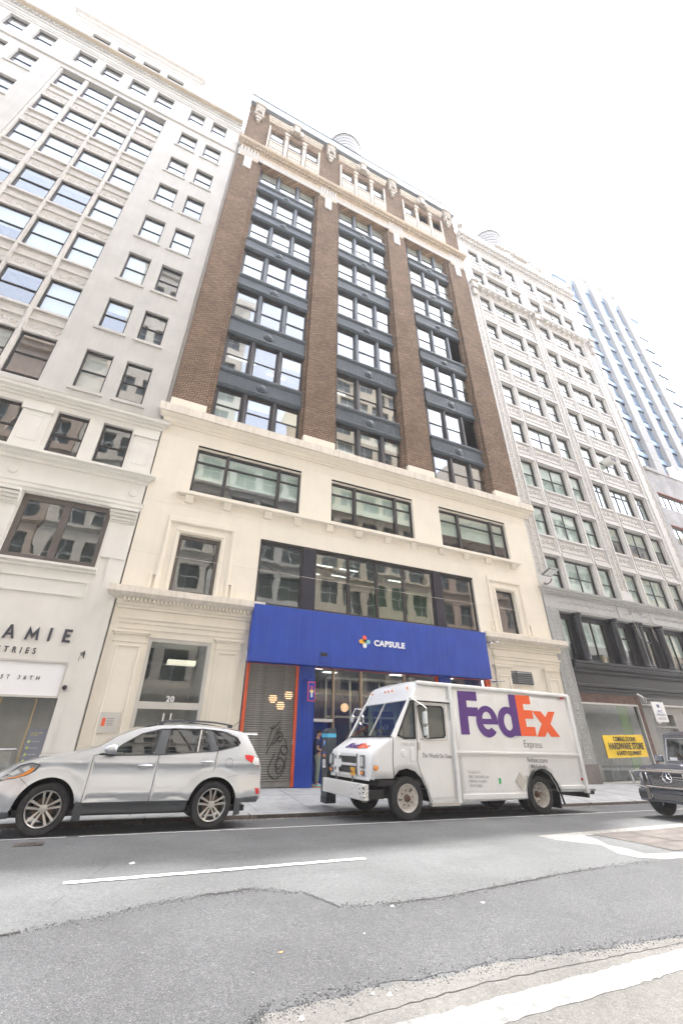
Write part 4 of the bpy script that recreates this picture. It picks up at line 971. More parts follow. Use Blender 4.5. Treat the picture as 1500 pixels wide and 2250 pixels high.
# shop glazing
MB().box(6.25, 7.02, .55, .6, -.14, 1.86).build('blue_door', M['blue'], BB)
m_ = MB(); m_.q((6.25, .14, 1.9), (7.02, .14, 1.9), (7.02, .14, 3.7), (6.25, .14, 3.7)); m_.build('shop_glass', M['glassstore'], BB)
for x0, x1 in [(7.10, 8.22), (8.32, 10.3), (10.38, 11.9), (12.7, 14.65)]:
    m_ = MB(); m_.q((x0, .14, -.12), (x1, .14, -.12), (x1, .14, 3.7), (x0, .14, 3.7)); m_.build('shop_glass', M['glassstore'], BB)
m_ = MB()
for x in (7.02, 8.22, 10.3): m_.box(x, x+(.1 if x > 8 else .08), .08, .22, -.15, 3.73)
m_.box(6.21, 12, .08, .22, -.3, -.14); m_.box(12.66, 14.7, .08, .22, -.3, -.14); m_.build('shop_mullion', mat('anodised_mullion', (.42, .33, .26), .35, metal=.6, bmp=0), BB)
MB().box(6.25, 7.02, .06, .5, 1.86, 1.96).build('door_canopy', M['offwhite'], BB)
# interior of the shop
M['shopblue'] = mat('shop_blue_wall', (.02, .045, .26), .5, bmp=0); M['shopfloor'] = mat('shop_floor', (.25, .24, .22), .5, bmp=0)
m_ = MB(); X0, X1, Y0, Y1 = 3.6, 14.9, .5, 5.2
m_.q((X0, Y0, -.12), (X1, Y0, -.12), (X1, Y1, -.12), (X0, Y1, -.12)); m_.build('shop_floor', M['shopfloor'], BB)
m_ = MB(); m_.q((X0, Y0, 3.95), (X1, Y0, 3.95), (X1, Y1, 3.95), (X0, Y1, 3.95)); m_.build('shop_ceiling', mat('white_ceiling', (.6, .6, .6), .8, bmp=0), BB)
m_ = MB(); m_.q((X0, Y1, -.12), (X1, Y1, -.12), (X1, Y1, 3.95), (X0, Y1, 3.95)); m_.q((X0, Y0, -.12), (X0, Y1, -.12), (X0, Y1, 3.95), (X0, Y0, 3.95)); m_.q((X1, Y0, -.12), (X1, Y1, -.12), (X1, Y1, 3.95), (X1, Y0, 3.95)); m_.build('shop_wall', M['shopblue'], BB)
# corrugated red and blue partition inside
m_ = MB(); n = 60
for k in range(n):
    x = 6.3+k*.09; m_.box(x, x+.045, 3.0, 3.05, .0, 3.1)
m_.build('ribbed_partition', M['shopblue'], BB, kind='stuff')
MB().box(6.25, 11.8, 3.06, 3.12, 1.9, 3.0).build('red_panel', mat('dull_red_panel', (.28, .04, .05), .6, bmp=0), BB)
MB().box(6.25, 11.8, 3.06, 3.12, -.1, 1.88).build('dark_panel', M['shopblue'], BB)
m_ = MB()
for q_ in [(6.5, 7.1, 1.2, 3.94), (7.5, 8.1, 2.1, 3.94), (10.6, 11.3, 1.5, 3.94), (4.1, 4.7, 1.6, 3.94), (13, 14, 1.4, 3.94)]: m_.box(q_[0], q_[1], q_[2], q_[2]+.25, q_[3]-.03, q_[3])
m_.build('ceiling_light', M['lamp'], BB)
GL = [thing('pendant_globe', 'warm glowing globe lamp seen through the shutter, '+s, 'lamp', loc) for s, loc in [('upper left of three', (4.68, .35, 2.66)), ('lowest of three', (5.0, .35, 2.42)), ('nearest the right orange post', (5.28, .35, 2.8))]]
for g in GL:
    pass
# the shutter is perforated: globes show as slatted discs just in front of the metal
for (x, z), g in zip([(4.63, 2.58), (4.93, 2.35), (5.22, 2.71)], GL):
    g.location = (x, .0, z)
    m_ = MB()
    for k in range(53):
        zz = .02+k*.0705+.038
        if abs(zz-z) < .155:
            hw = math.sqrt(.155**2-(zz-z)**2); x1 = min(hw, 5.40-x)
            m_.box(-hw, x1, -.003, .0, zz-z-.022, zz-z+.020)
    m_.build('globe', M['warm'], g, kind=None); g.location = (x, .006, z)
GP = thing('pendant_globe', 'warm glowing globe pendant behind the shop glass left of the truck windscreen', 'lamp', (8.05, 1.2, 2.45))
MB().lathe([(.001, -.17), (.09, -.145), (.15, -.08), (.17, 0), (.15, .08), (.09, .145), (.001, .17)], (0, 0, 0), 'z', 20).build('globe', M['warm'], GP, smooth=60); MB().tube((0, 0, .17), (0, 0, 1.5), .008).build('cord', M['black'], GP)
# inner glass lobby box of the shop
m_ = MB()
for x, y in [(7.1, 1.0), (8.2, 1.0), (9.6, 1.0), (10.9, 1.0), (7.1, 2.4)]: m_.box(x, x+.06, y, y+.06, -.1, 3.6)
m_.box(7.1, 10.96, 1.0, 1.06, 3.5, 3.6); m_.box(7.1, 7.16, 1.0, 2.4, 3.5, 3.6); m_.box(7.1, 10.96, 1.0, 1.06, 2.05, 2.13)
m_.build('lobby_frame', M['alu'], BB)
MB().box(9.2, 12.6, 2.2, 2.9, -.1, 1.0).build('counter', M['offwhite'], BB)
m_ = MB(); rs = random.Random(2)
for k in range(26): x = 8.8+rs.random()*2.8; z = [.5, .9, 1.3, 1.7][k % 4]; m_.box(x, x+.1, 2.75, 2.85, z, z+rs.uniform(.1, .22))
m_.build('shelf_goods', M['offwhite'], BB, kind='stuff')
# blade sign
BS = thing('blade_sign', 'small blue hanging sign with pink border and cross on the blue pilaster', 'sign', (0, 0, 0))
m_ = MB(); m_.box(5.74, 6.02, -.62, -.58, 2.49, 3.14); m_.build('border', flat('pink_red', (.75, .06, .12), .5), BS)
MB().box(5.765, 5.995, -.628, -.572, 2.52, 3.11).build('panel', M['blue'], BS)
MB().box(5.74, 5.78, -.66, -.06, 3.22, 3.26).box(5.72, 5.98, -.63, -.59, 3.22, 3.27).box(5.6, 5.85, -.08, -.055, 3.1, 3.36).box(5.85, 5.87, -.61, -.59, 3.13, 3.23).build('arm', M['blue'], BS)
for nm, q_, cc in [('cross_bar', (5.81, 5.95, 2.78, 2.86), (.8, .7, .2)), ('cross_top', (5.85, 5.91, 2.86, 3.0), (.78, .10, .06)), ('cross_foot', (5.85, 5.91, 2.62, 2.78), (.8, .8, .8))]:
    MB().box(q_[0], q_[1], -.633, -.6285, q_[2], q_[3]).build(nm, flat(nm, cc, .5), BS)
# ------------------------------------------------------------------ right: white terracotta building, its grey and black shopfront
WB = thing('terracotta_building', 'white ornate terracotta loft building with paired bays right of the brick building', 'building')
wx = [(20.88, 22.13), (22.6, 25.12), (25.62, 26.85), (28.08, 29.45), (29.97, 32.42), (32.95, 34.22)]
wr = [(42.0, 43.9), (38.6, 40.4), (34.7, 36.6), (31.0, 33.0), (27.3, 29.3), (23.6, 25.7), (20.0, 22.05), (16.3, 18.5), (12.68, 14.87), (9.0, 11.25)]
yw_ = .15
m_ = MB(); wall(m_, 19.74, 36.0, 8.9, 45.3, [(a, b, c, d) for a, b in wx for c, d in wr], yw_, .5)
m_.q((36, yw_, 0), (36, 14, 0), (36, 14, 46), (36, yw_, 46)); m_.q((19.74, yw_, 8.9), (19.74, 1, 8.9), (19.74, 1, 45.3), (19.74, yw_, 45.3)); m_.build('wall', M['terrawhite'], WB)
MB().box(19.8, 35.9, .9, 14, 45, 45.4).build('roof', M['roof'], WB)
interior(WB, 19.8, 35.9, .8, 5, [5.0, 8.8, 12.1, 15.7, 19.4, 23.0, 26.7, 30.3, 34.0, 37.8, 41.4, 45])
rb2 = random.Random(31)
for i, (a, b) in enumerate(wx):
    for j, (c, d) in enumerate(wr):
        wide = i in (1, 4); k = 'cross' if wide else 'sash'
        if j == 5 and i == 0: pass
        if j == 7 and i >= 3: k = 'fix'
        bd = rb2.choice([.9, .95, .98, .85, .98, .5])
        if j == 8 and i >= 3: bd = .5
        window(WB, a+.01, b-.01, c+.01, d-.02, yw_+.14, kind=k, fw=.07, blind=bd, gm='glassold' if j > 5 else 'glass', trans=.72 if k == 'fix' else None, mull=(2 if wide else 1) if k == 'fix' else 0)
# piers: shafts of stacked ornamental blocks
def fret(h):
    m2 = MB(); n = int(h/.42)
    for k in range(n):
        z = k*h/n; s = 1 if k % 2 else -1
        m2.box(-.13, .13, -.02, 0, z+.02, z+.07); m2.box(-.13*s-.02, -.13*s+.02, -.02, 0, z+.07, z+.36); m2.box(.02*s-.02, .02*s+.06, -.025, 0, z+.14, z+.30); m2.box(-.06, .08, -.022, 0, z+.26, z+.31)
    return m2
for x0, x1, z0, z1 in [(19.76, 20.82, 8.95, 38.2), (26.95, 27.98, 9.3, 38.2), (34.35, 35.98, 8.95, 38.2)]:
    m2 = MB(); m2.box(x0, x0+.12, yw_-.12, yw_, z0, z1); m2.box(x1-.12, x1, yw_-.10, yw_, z0, z1); m2.box(x0+.48, x0+.56, yw_-.09, yw_, z0, z1)
    if x1 < 30: m2.box(x0+.12, x1-.12, yw_-.05, yw_, z0, z1)
    else: m2.box(x0+.12, x1-.12, yw_-.05, yw_, z0, z1)
    m2.build('pier', M['terrawhite'], WB)
    me = cached('fret', lambda: fret(29).mesh('fretwork', [M['orn']]))
    for dx in (.3, x1-x0-.28): link('fretwork', me, WB, (x0+dx, yw_-.051, 9.0), kind='stuff')
    MB().box(x0-.04, x1+.04, yw_-.18, yw_, 8.92, 9.75).build('pier_base', M['terrawhite'], WB, bevel=.02)
def panel_relief(w, h, seed):
    r = random.Random(seed); m2 = MB(); n = max(3, int(round(w/.36)))
    for k in range(n):
        cx = (k+.5)*w/n
        for s in (-1, 1):
            for t in range(5):
                a = t*.9; rad = .13*(1-t/6.5); x = cx+s*(.02+math.sin(a)*rad*.9); z = h/2+(math.cos(a))*rad*(1 if k % 2 else -1)
                q_ = .035*(1.2-t/8); m2.lathe([(q_, 0), (q_*.75, -.03), (.001, -.045)], (x, 0, z), 'y', 5)
    return m2
for j in range(len(wr)-1):
    z0, z1 = wr[j+1][1], wr[j][0]
    if j == 1: continue
    for i, (a, b) in enumerate(wx):
        m2 = MB(); m2.box(a-.07, b+.07, yw_-.08, yw_, z1-.12, z1+.0)     # sill
        m2.box(a-.1, b+.1, yw_-.14, yw_, z0+.05, z0+.14); m2.box(a-.1, b+.1, yw_-.09, yw_, z0+.14, z0+.32); m2.box(a-.1, b+.1, yw_-.05, yw_, z0+.32, z0+.4)
        for q_ in [(a-.0, b+.0, z1-.2, z1-.16), (a, b, z0+.5, z0+.54), (a, a+.05, z0+.54, z1-.2), (b-.05, b, z0+.54, z1-.2)]: m2.box(q_[0], q_[1], yw_-.05, yw_, q_[2], q_[3])
        m2.build('spandrel', M['terrawhite'], WB)
        w_, h_ = round(b-a-.14, 2), round(z1-z0-.78, 2)
        link('carving', cached(('wrel', w_, h_), lambda: panel_relief(w_, h_, 3).mesh('carving', [M['orn']], 60)), WB, (a+.07, yw_-.004, z0+.57), kind='stuff')
for x in (22.36, 25.37, 29.71, 32.69):
    m2 = MB(); m2.box(x-.16, x+.16, yw_-.03, yw_, 8.95, 38.2); m2.box(x-.05, x+.05, yw_-.07, yw_-.03, 8.95, 38.2); m2.box(x-.16, x+.16, yw_-.03, yw_, 38.9, 44.2); m2.build('mullion', M['terrawhite'], WB)
# balcony cornice
ENDRET = .3
for a, b in [(20.7, 27.2), (28.0, 34.5)]:
    mold([(0, 0), (.05, .06), (.05, .24), (.10, .3), (.14, .34), (.46, .42), (.5, .5), (.52, .62), (0, .7)], a, b, 'balcony_cornice', M['terrawhite'], WB, yw_, 36.85)
    for k in range(9):
        x = a+.35+k*.73; MB().box(x, x+.22, yw_-.40, yw_, 36.98, 37.26).build('console', M['terrawhite'], WB, bevel=.05)
for x in (19.9, 27.45, 35.1):
    m2 = MB(); m2.box(x, x+.62, yw_-.48, yw_, 36.7, 37.5); m2.box(x-.1, x+.72, yw_-.6, yw_, 37.5, 37.65); m2.box(x+.1, x+.52, yw_-.35, yw_, 35.9, 36.7); m2.build('scroll_bracket', M['orn'], WB, bevel=.1)
for x0, x1 in [(20.9, 26.85), (28.1, 34.2)]:
    relief(x1-x0, .9, 4, .06).build('carving', M['orn'], WB, 60, loc=(x0, yw_-.01, 40.75), kind='stuff')
    relief(1.6, .9, 14, .2).build('carving', M['orn'], WB, 60, loc=((x0+x1)/2-.8, yw_-.03, 41.1), kind='stuff')
# crowning cornice and crest
mold([(0, 0), (.06, .05), (.06, .5), (.14, .58), (.14, .8), (.36, .92), (.36, 1.15), (.55, 1.25), (.58, 1.5), (.6, 1.6), (0, 1.75)], 19.9, 35.6, 'crown_cornice', M['terrawhite'], WB, yw_, 44.1)
dentils(19.9, 35.7, yw_-.32, yw_-.12, 44.72, 44.92, .3, 'dentil_course', M['terrawhite'], WB); dentils(19.9, 35.7, yw_-.52, yw_-.34, 45.08, 45.28, .42, 'modillion_course', M['orn'], WB)
relief(15, .36, 6, .05).build('carving', M['orn'], WB, 60, loc=(20.3, yw_-.07, 44.2), kind='stuff')
m2 = MB(); m2.box(20, 35.5, yw_-.45, yw_-.1, 45.6, 46.35)
for k in range(38): m2.box(20.2+k*.4, 20.38+k*.4, yw_-.48, yw_-.15, 46.3, 46.5)
m2.build('crest_rail', M['orn'], WB)
m2 = MB()
for cx, w_, h_ in [(27.9, 1.5, 1.5)]:
    m2.lathe([(w_*.42, -.05), (w_*.5, -.15), (w_*.42, -.3), (w_*.3, -.2), (.001, -.32)], (cx, yw_-.5, 46.9), 'y', 24); m2.box(cx-.9, cx+.9, yw_-.75, yw_-.3, 46.2, 46.6)
rc = random.Random(6)
for s in (-1, 1):
    for t in range(16):
        x = 27.9+s*(.7+t*.17); z = 46.35+max(.05, .75-t*.045)*rc.uniform(.4, 1); q_ = rc.uniform(.08, .16); m2.lathe([(q_, 0), (q_*.8, -.15), (.001, -.2)], (x, yw_-.5, z), 'y', 7)
        m2.tube((x, yw_-.5, 46.3), (x+s*.1, yw_-.5, z), .05, n=6)
for x in (20.0, 35.3): m2.lathe([(.001, 0), (.3, .01), (.26, .3), (.32, .5), (.12, .8), (.2, 1.0), (.001, 1.2)], (x, yw_-.5, 46.2), 'z', 10)
m2.build('crest', M['orn'], WB, smooth=50, kind='stuff')
# window air conditioners
for (x, y, z, w_, lab) in [(31.2, -.3, 21.2, .75, 'white window air conditioner jutting from the dark framed windows of the white building'), (27.95, .2, 23.6, .5, 'small grey air conditioner set in a narrow window of the white building')]:
    A_ = thing('air_conditioner', lab, 'air conditioner', (x, y, z))
    MB().box(-w_/2, w_/2, 0, .7, -.22, .26).build('case', M['offwhite'], A_, bevel=.02)
    m2 = MB(); m2.box(-w_/2+.05, -.03, -.012, .01, -.16, .2); m2.box(.03, w_/2-.05, -.012, .01, -.16, .2); m2.build('grille', M['louver'], A_)
# ---- two storey grey iron frame with black columns
GF = WB
m2 = MB(); m2.box(19.78, 20.72, -.06, .6, .33, 7.85)
for x in (19.86, 20.02, 20.50, 20.62): m2.box(x, x+.05, -.10, -.06, .33, 7.85)
m2.build('grey_pilaster', M['greypaint'], GF)
m2 = MB(); m2.box(19.76, 20.74, -.12, .6, -.8, .33); m2.build('stone_plinth', mat('brown_stone', (.2, .175, .16), .8, var=.15), GF, bevel=.01)
m2 = MB()
for k in range(34):
    z = .5+k*.215; s = 1 if k % 2 else -1; m2.prof([(0, z), (-.022, z+.02), (-.022, z+.05), (0, z+.07)], 20.12, 20.42); m2.box(20.27+s*.1-.03, 20.27+s*.1+.03, -.085, -.06, z+.09, z+.19); m2.box(20.15, 20.4, -.08, -.06, z+.12, z+.15)
for v in range(0): pass
o = m2.build('leaf_ornament', M['greypaint'], GF, kind='stuff', loc=(0, -.06, 0))
m2 = MB(); m2.box(19.78, 36.0, -.06, .6, 7.851, 8.6)
m2.build('grey_lintel', M['greypaint'], GF)
relief(4.9, .34, 3, .03).build('carving', M['greypaint'], GF, 60, loc=(20.85, -.061, 8.1), kind='stuff'); relief(4.9, .34, 3, .03).build('carving', M['greypaint'], GF, 60, loc=(29.5, -.061, 8.1), kind='stuff'); relief(1.4, .5, 8, .06).build('carving', M['greypaint'], GF, 60, loc=(26.9, -.08, 8.2), kind='stuff')
for x in (25.95, 29.05): MB().box(x, x+.28, -.1, -.06, 7.9, 8.55).build('grey_pilaster', M['greypaint'], GF)
ENDRET = .6
mold([(0.06, 0), (.1, .04), (.12, .12), (.2, .16), (.2, .24), (.3, .3), (.34, .4), (.0, .46)], 19.8, 36.0, 'grey_cornice', M['greypaint'], GF, 0, 8.6)
dentils(20, 36, -.17, -.1, 8.62, 8.72, .12, 'dentil_course', M['greypaint'], GF)
m2 = MB(); m2.box(20.72, 36, -.02, .6, 7.75, 7.849); m2.build('soffit', M['greypaint'], GF)
# second storey black windows
opn = [(20.78, 21.85), (22.62, 24.78), (25.72, 26.9), (28.02, 29.1), (30.1, 32.4), (33.2, 34.6)]
m2 = MB(); wall(m2, 20.72, 36, 5.0, 7.75, [(a, b, 5.15, 7.5) for a, b in opn], .32, .2); m2.build('black_frame', M['blackiron'], GF)
for k, (a, b) in enumerate(opn):
    window(GF, a, b, 5.15, 7.5, .34, fm='frame', kind='fix', mull=1 if b-a > 1.8 else 0, fw=.06, blind=.6, gm='glassold', trans=.68 if 25 < a < 29 else None)
M['card'] = mat('cardboard', (.55, .36, .19), .9, bmp=0)
for q_ in [(24.0, 24.55, 5.6), (28.3, 28.9, 6.6), (30.2, 31, 6.8)]: MB().box(q_[0], q_[1], .46, .50, 5.2, q_[2]).build('cardboard', M['card'], GF)
for x in (22.25, 25.35, 27.35, 27.72, 29.75, 32.8, 35.0):
    C_ = MB(); C_.lathe([(.30, 5.02), (.30, 5.1), (.25, 5.14), (.27, 5.2), (.22, 5.26), (.215, 5.6), (.205, 7.1), (.19, 7.45), (.23, 7.5), (.23, 7.54), (.20, 7.58), (.27, 7.68), (.29, 7.75)], (x, .08, 0), 'z', 20)
    C_.build('column', M['blackiron'], GF, smooth=40)
# black shopfront entablature
ENDRET = 0
mold([(.06, 0), (.06, .12), (.16, .18), (.16, .26), (.30, .34), (.34, .44), (.34, .52), (.42, .58), (.42, .68), (0, .72)], 20.72, 36, 'black_cornice', M['blackiron'], GF, .1, 4.38)
dentils(20.75, 35.9, -.06, .0, 4.46, 4.58, .085, 'dentil_course', M['blackiron'], GF)
MB().box(20.72, 36, .04, .4, 3.95, 4.38).build('black_frieze', M['blackiron'], GF)
mold([(.06, 0), (.1, .05), (.1, .14), (.2, .2), (.2, .3), (.04, .34)], 20.72, 36, 'black_moulding', M['blackiron'], GF, .08, 3.62)
MB().box(20.72, 36, .06, .4, 3.48, 3.62).build('black_frieze', M['blackiron'], GF)
M['brownstone'] = mat('stained_brown_panel', (.15, .085, .065), .7, var=.25, vs=5, streak=.4, dirt=(.05, .04, .04))
MB().box(20.72, 25.28, .08, .3, 3.05, 3.48).build('brown_panel', M['brownstone'], GF); MB().box(25.28, 25.62, .06, .3, -.8, 3.48).build('brown_post', M['brownstone'], GF); MB().box(25.62, 36, .1, .3, 3.12, 3.48).build('grey_panel', M['greyframe'], GF)
m2 = MB(); m2.box(20.72, 25.28, .04, .16, 2.97, 3.05); m2.box(25.2, 25.28, .04, .16, -.42, 2.97); m2.box(25.62, 29.6, .04, .16, 3.04, 3.12); m2.box(20.72, 25.2, .04, .16, -.5, -.42); m2.build('shop_frame', M['alu'], GF)
m2 = MB(); m2.q((20.72, .1, -.42), (25.2, .1, -.42), (25.2, .1, 2.97), (20.72, .1, 2.97)); m2.build('shop_glass', M['glassstore'], GF)
# doorway 28
m2 = MB(); wall(m2, 25.62, 36, -.8, 3.04, [(26.3, 28.4, -.7, 1.95), (26.4, 28.3, 2.05, 2.62), (29.3, 35, -.7, 2.9)], .14, .3); m2.build('door_surround', mat('grey_beige_metal', (.3, .29, .27), .5, bmp=0), GF)
m2 = MB(); m2.q((26.3, .3, -.7), (35, .3, -.7), (35, .3, 2.9), (26.3, .3, 2.9)); m2.build('door_glass', M['glassstore'], GF)
split_islands(text('28', .36, (26.68, .10, 2.17), M['offwhite'], GF, ext=.01, bold=.008, sx=.8))
interior(GF, 20.8, 35.9, .35, 4.0, [-.75, 3.6])
m2 = MB()
for k in range(14): m2.box(20.9, 24.0, 3.2, 3.24, .1+k*.15, .22+k*.15)
m2.build('slat_wall', mat('wood_slats', (.22, .12, .07), .7, bmp=0), GF)
MB().box(24.3, 25.1, .6, .64, -.4, 3.0).build('green_panel', mat('lime_green_panel', (.16, .28, .06), .6, bmp=0), GF)
MB().box(21.0, 21.06, .5, .54, .9, 1.7).build('notice', M['white'], GF)
m2 = MB(); rs = random.Random(4)
for k in range(16): x = rs.uniform(21, 24.6); m2.box(x, x+rs.uniform(.2, .6), 1+rs.random(), 2.2, -.6, rs.uniform(0, .7))
m2.build('shop_goods', M['interior'], GF, kind='stuff')
text('BEAUTY SUPPLY', .13, (20.95, .085, 1.78), M['white'], GF, ext=.001, bold=.004, sx=.9) if False else None
# banner
BN = thing('banner', 'yellow COMING SOON hardware store banner hung inside the shop window', 'banner', (0, .06, 0))
V, F_ = skin([(21.80, .55), (24.88, .60), (24.86, 1.60), (21.80, 1.55)], lambda x, z: .012*math.sin(x*5)+.008*math.sin(z*9+x*2), .2)
me = bpy.data.meshes.new('cloth'); me.from_pydata(V, [], F_); me.materials.append(flat('yellow_vinyl', (.85, .58, .02), .5)); me.shade_smooth(); link('cloth', me, BN)
text('COMING SOON!!', .27, (23.35, -.02, 1.30), M['black'], BN, ext=.001, bold=.008, sx=.80, sp=1.05, align='CENTER')
text('HARDWARE STORE', .40, (23.38, -.02, .945), M['black'], BN, ext=.001, bold=.012, sx=.76, align='CENTER')
text('& SAFETY EQUIPMENT', .25, (23.45, -.02, .68), M['black'], BN, ext=.001, bold=.007, sx=.76, align='CENTER')
# hanging estate board
HB = thing('notice_board', 'white SPACE AVAILABLE board hanging from a bracket beside the doorway', 'sign', (0, 0, 0))
MB().box(25.74, 26.76, -.44, -.40, 2.22, 3.2).build('board', M['white'], HB); m2 = MB(); m2.path([(25.9, -.42, 3.2), (25.9, -.42, 3.3), (26.6, -.42, 3.3), (26.6, -.42, 3.2)], .012); m2.path([(26.2, -.42, 3.3), (26.2, .05, 3.32)], .018); m2.build('bracket', M['black'], HB)
text('RB', .2, (26.1, -.445, 2.93), flat('navy', (.03, .05, .25), .5), HB, ext=.001, bold=.008); text('SPACE\nAVAILABLE', .17, (26.25, -.445, 2.68), flat('dull_blue', (.08, .14, .32), .5), HB, ext=.001, sx=.9, align='CENTER')
m2 = MB()
for k in range(3): m2.box(25.9, 26.6, -.444, -.442, 2.32+k*.05, 2.335+k*.05)
m2.build('small_print', M['greyframe'], HB)
# rods, floodlight, cable lamp
for k, x in enumerate((26.55, 28.08)):
    tag(MB().tube((x, -.05, 8.15), (x, -.45, 8.1), .03).tube((x, -.45, 8.1), (x+.02, -.5, 6.75), .014).tube((x+.02, -.5, 6.75), (x+.1, -.52, 6.62), .014).build('hanging_rod', M['chrome']), ['left', 'right'][k]+' one of two thin metal hooks hanging from the grey frame over the black columns', 'hook')
FLD = thing('floodlight', 'grey flat floodlight on a bent arm at the left edge of the white building', 'floodlight', (20.2, -.05, 9.15))
MB().path([(0, 0, 0), (.12, -.25, .1), (.18, -.35, .3)], .04).box(-.1, .1, -.03, .05, -.12, .12).build('arm', M['greyframe'], FLD)
m2 = MB(); m2.box(-.3, .42, -.95, -.28, .42, .5); o = m2.build('head', M['greyframe'], FLD, rot=(R(-18), 0, 0)); MB().box(-.24, .03, -.9, -.35, .405, .42).box(.08, .36, -.9, -.35, .405, .42).build('lens', M['blind'], o)
CL = thing('cable_lamp', 'small white spotlight with a coiled cable under the black cornice', 'lamp', (25.35, -.05, 3.6))
MB().tube((0, 0, 0), (.1, -.2, -.18), .05, .06).build('lamp_head', M['offwhite'], CL); m2 = MB(); m2.path([(.3+.12*math.cos(t*.6), -.15, -.3+.14*math.sin(t*.6)) for t in range(16)], .012, 5); m2.build('cable', M['offwhite'], CL)
# ------------------------------------------------------------------ water tanks, far buildings, the opposite side of the street
def tank(lab, x, y, r, z0, z1, zroof):
    T = thing('water_tank', lab, 'water tank', (x, y, zroof))
    m2 = MB(); n = 44
    for k in range(n):
        a0, a1 = 2*math.pi*k/n, 2*math.pi*(k+.93)/n
        p = [(r*math.cos(a), r*math.sin(a)) for a in (a0, a1)]; q_ = [(.96*r*math.cos(a), .96*r*math.sin(a)) for a in (a0, a1)]
        m2.profz([p[0], p[1], q_[1], q_[0]], z0-zroof, z1-zroof)
    m2.build('stave', mat('silver_wood', (.42, .41, .40), .8, var=.1), T)
    for k in range(12):
        z = z0-zroof+(z1-z0)*(k+.5)/12; m2 = MB(); m2.lathe([(r+.01, z-.02), (r+.04, z), (r+.01, z+.02)], (0, 0, 0), 'z', 40); m2.build('hoop', M['black'], T)
    MB().lathe([(r+.12, z1-zroof-.05), (r+.14, z1-zroof+.02), (.001, z1-zroof+1.4)], (0, 0, 0), 'z', 40).build('roof', M['zinc'], T)
    m2 = MB(); m2.lathe([(r*.96, z0-zroof), (.001, z0-zroof)], (0, 0, 0), 'z', 40)
    m2.box(-r, r, -.15, .15, z0-zroof-.4, z0-zroof); m2.box(-.15, .15, -r, r, z0-zroof-.41, z0-zroof-.01)
    for sx in (-1, 1):
        for sy in (-1, 1): m2.tube((sx*r*.62, sy*r*.62, 0), (sx*r*.62, sy*r*.62, z0-zroof-.2), .14)
    m2.build('stand', M['frame'], T)
tank('round silver wooden water tank above the roof of the brown brick building', 10.55, 6.9, 2.25, 59, 68.6, 48.4)
tank('silver water tank on the roof of the white terracotta building', 33.3, 6.7, 2.15, 57, 64.9, 45.2)
# narrow white brick building in front of the tower
NB = thing('white_brick_building', 'low white painted brick building with wide red-headed windows right of the terracotta building', 'building')
m2 = MB(); nw = [(36.5, 43, 18.25, 19.7), (36.5, 43, 14.9, 16.6), (36.5, 43, 11.5, 13.2)]
wall(m2, 36.03, 48, -1, 22.0, nw, 0.05, .25); m2.q((48, .05, -1), (48, 12, -1), (48, 12, 22), (48, .05, 22)); m2.build('wall', M['whitebrick'], NB)
MB().box(36.03, 48, .35, 12, 21.4, 21.7).build('roof', M['roof'], NB)
for a, b, c, d in nw:
    window(NB, a, b, c, d-.06, .16, fm='greyframe', kind='fix', mull=7, fw=.05, gm='glassold', trans=None, blind=.5)
    MB().box(a-.05, b, .02, .2, d-.06, d+.04).build('lintel', mat('red_lintel', (.25, .09, .07), .8, bmp=0), NB)
m2 = MB(); m2.box(36.03, 37.9, -.1, .4, 21.9, 22.25); m2.box(37.9, 48, -.02, .35, 22.0, 22.12); m2.build('coping', M['tower'], NB)
AN = thing('antenna_panels', 'white telecom antenna panels on the roof of the low white brick building', 'antenna', (41.8, 1.0, 22.1))
m2 = MB()
for x, z in [(0, .2), (.75, .5), (1.5, .1), (2.3, .7)]: m2.box(x, x+.45, -.3, -.1, z, z+2.0)
m2.build('panel', M['white'], AN); m2 = MB(); m2.path([(-.8, .2, -.4), (.2, 0, 1.5)], .07); m2.build('brace', mat('red_steel', (.5, .08, .06), .6, bmp=0), AN)
m2 = MB(); m2.box(-.1, 3.2, -.1, .1, -.2, .25)
for x in (.2, .95, 1.7, 2.5): m2.tube((x, 0, 0), (x, 0, 2), .05)
m2.build('frame', M['greyframe'], AN)
# tall hotel tower behind: built at Y=6 from directions
k6 = 22/16.0; TX = lambda x: x*k6; TZ = lambda z: (z-1.22)*k6+1.22; yt = 6.0
GT = thing('glass_tower', 'tall pale tower with concrete piers and light blue glass strips at the right', 'building')
piers_ = [(37.2, 38.4), (40.05, 41.1), (42.65, 43.85), (45.25, 46.5)]
strips = [(33.6, 37.2), (38.4, 40.05), (41.1, 42.65), (43.85, 45.25), (46.5, 49.15)]
for a, b in piers_:
    m2 = MB(); m2.box(TX(a), TX(b), yt-.45, yt+.1, 0, TZ(50.9)-.01); m2.build('pier', M['tower'], GT)
    m2 = MB()
    for k in range(18): m2.box(TX(a)-.002, TX(b)+.002, yt-.456, yt-.44, TZ(51.3)-2.9*k-4.0, TZ(51.3)-2.9*k-3.96)
    m2.build('pier_joint', M['frame'], GT)
MB().box(TX(37.2), TX(46.7), yt-.46, yt+.1, TZ(50.9), TZ(52.35)).build('crown_beam', M['tower'], GT)
fh = 2.16; topz = 44.95; rt_ = random.Random(12)
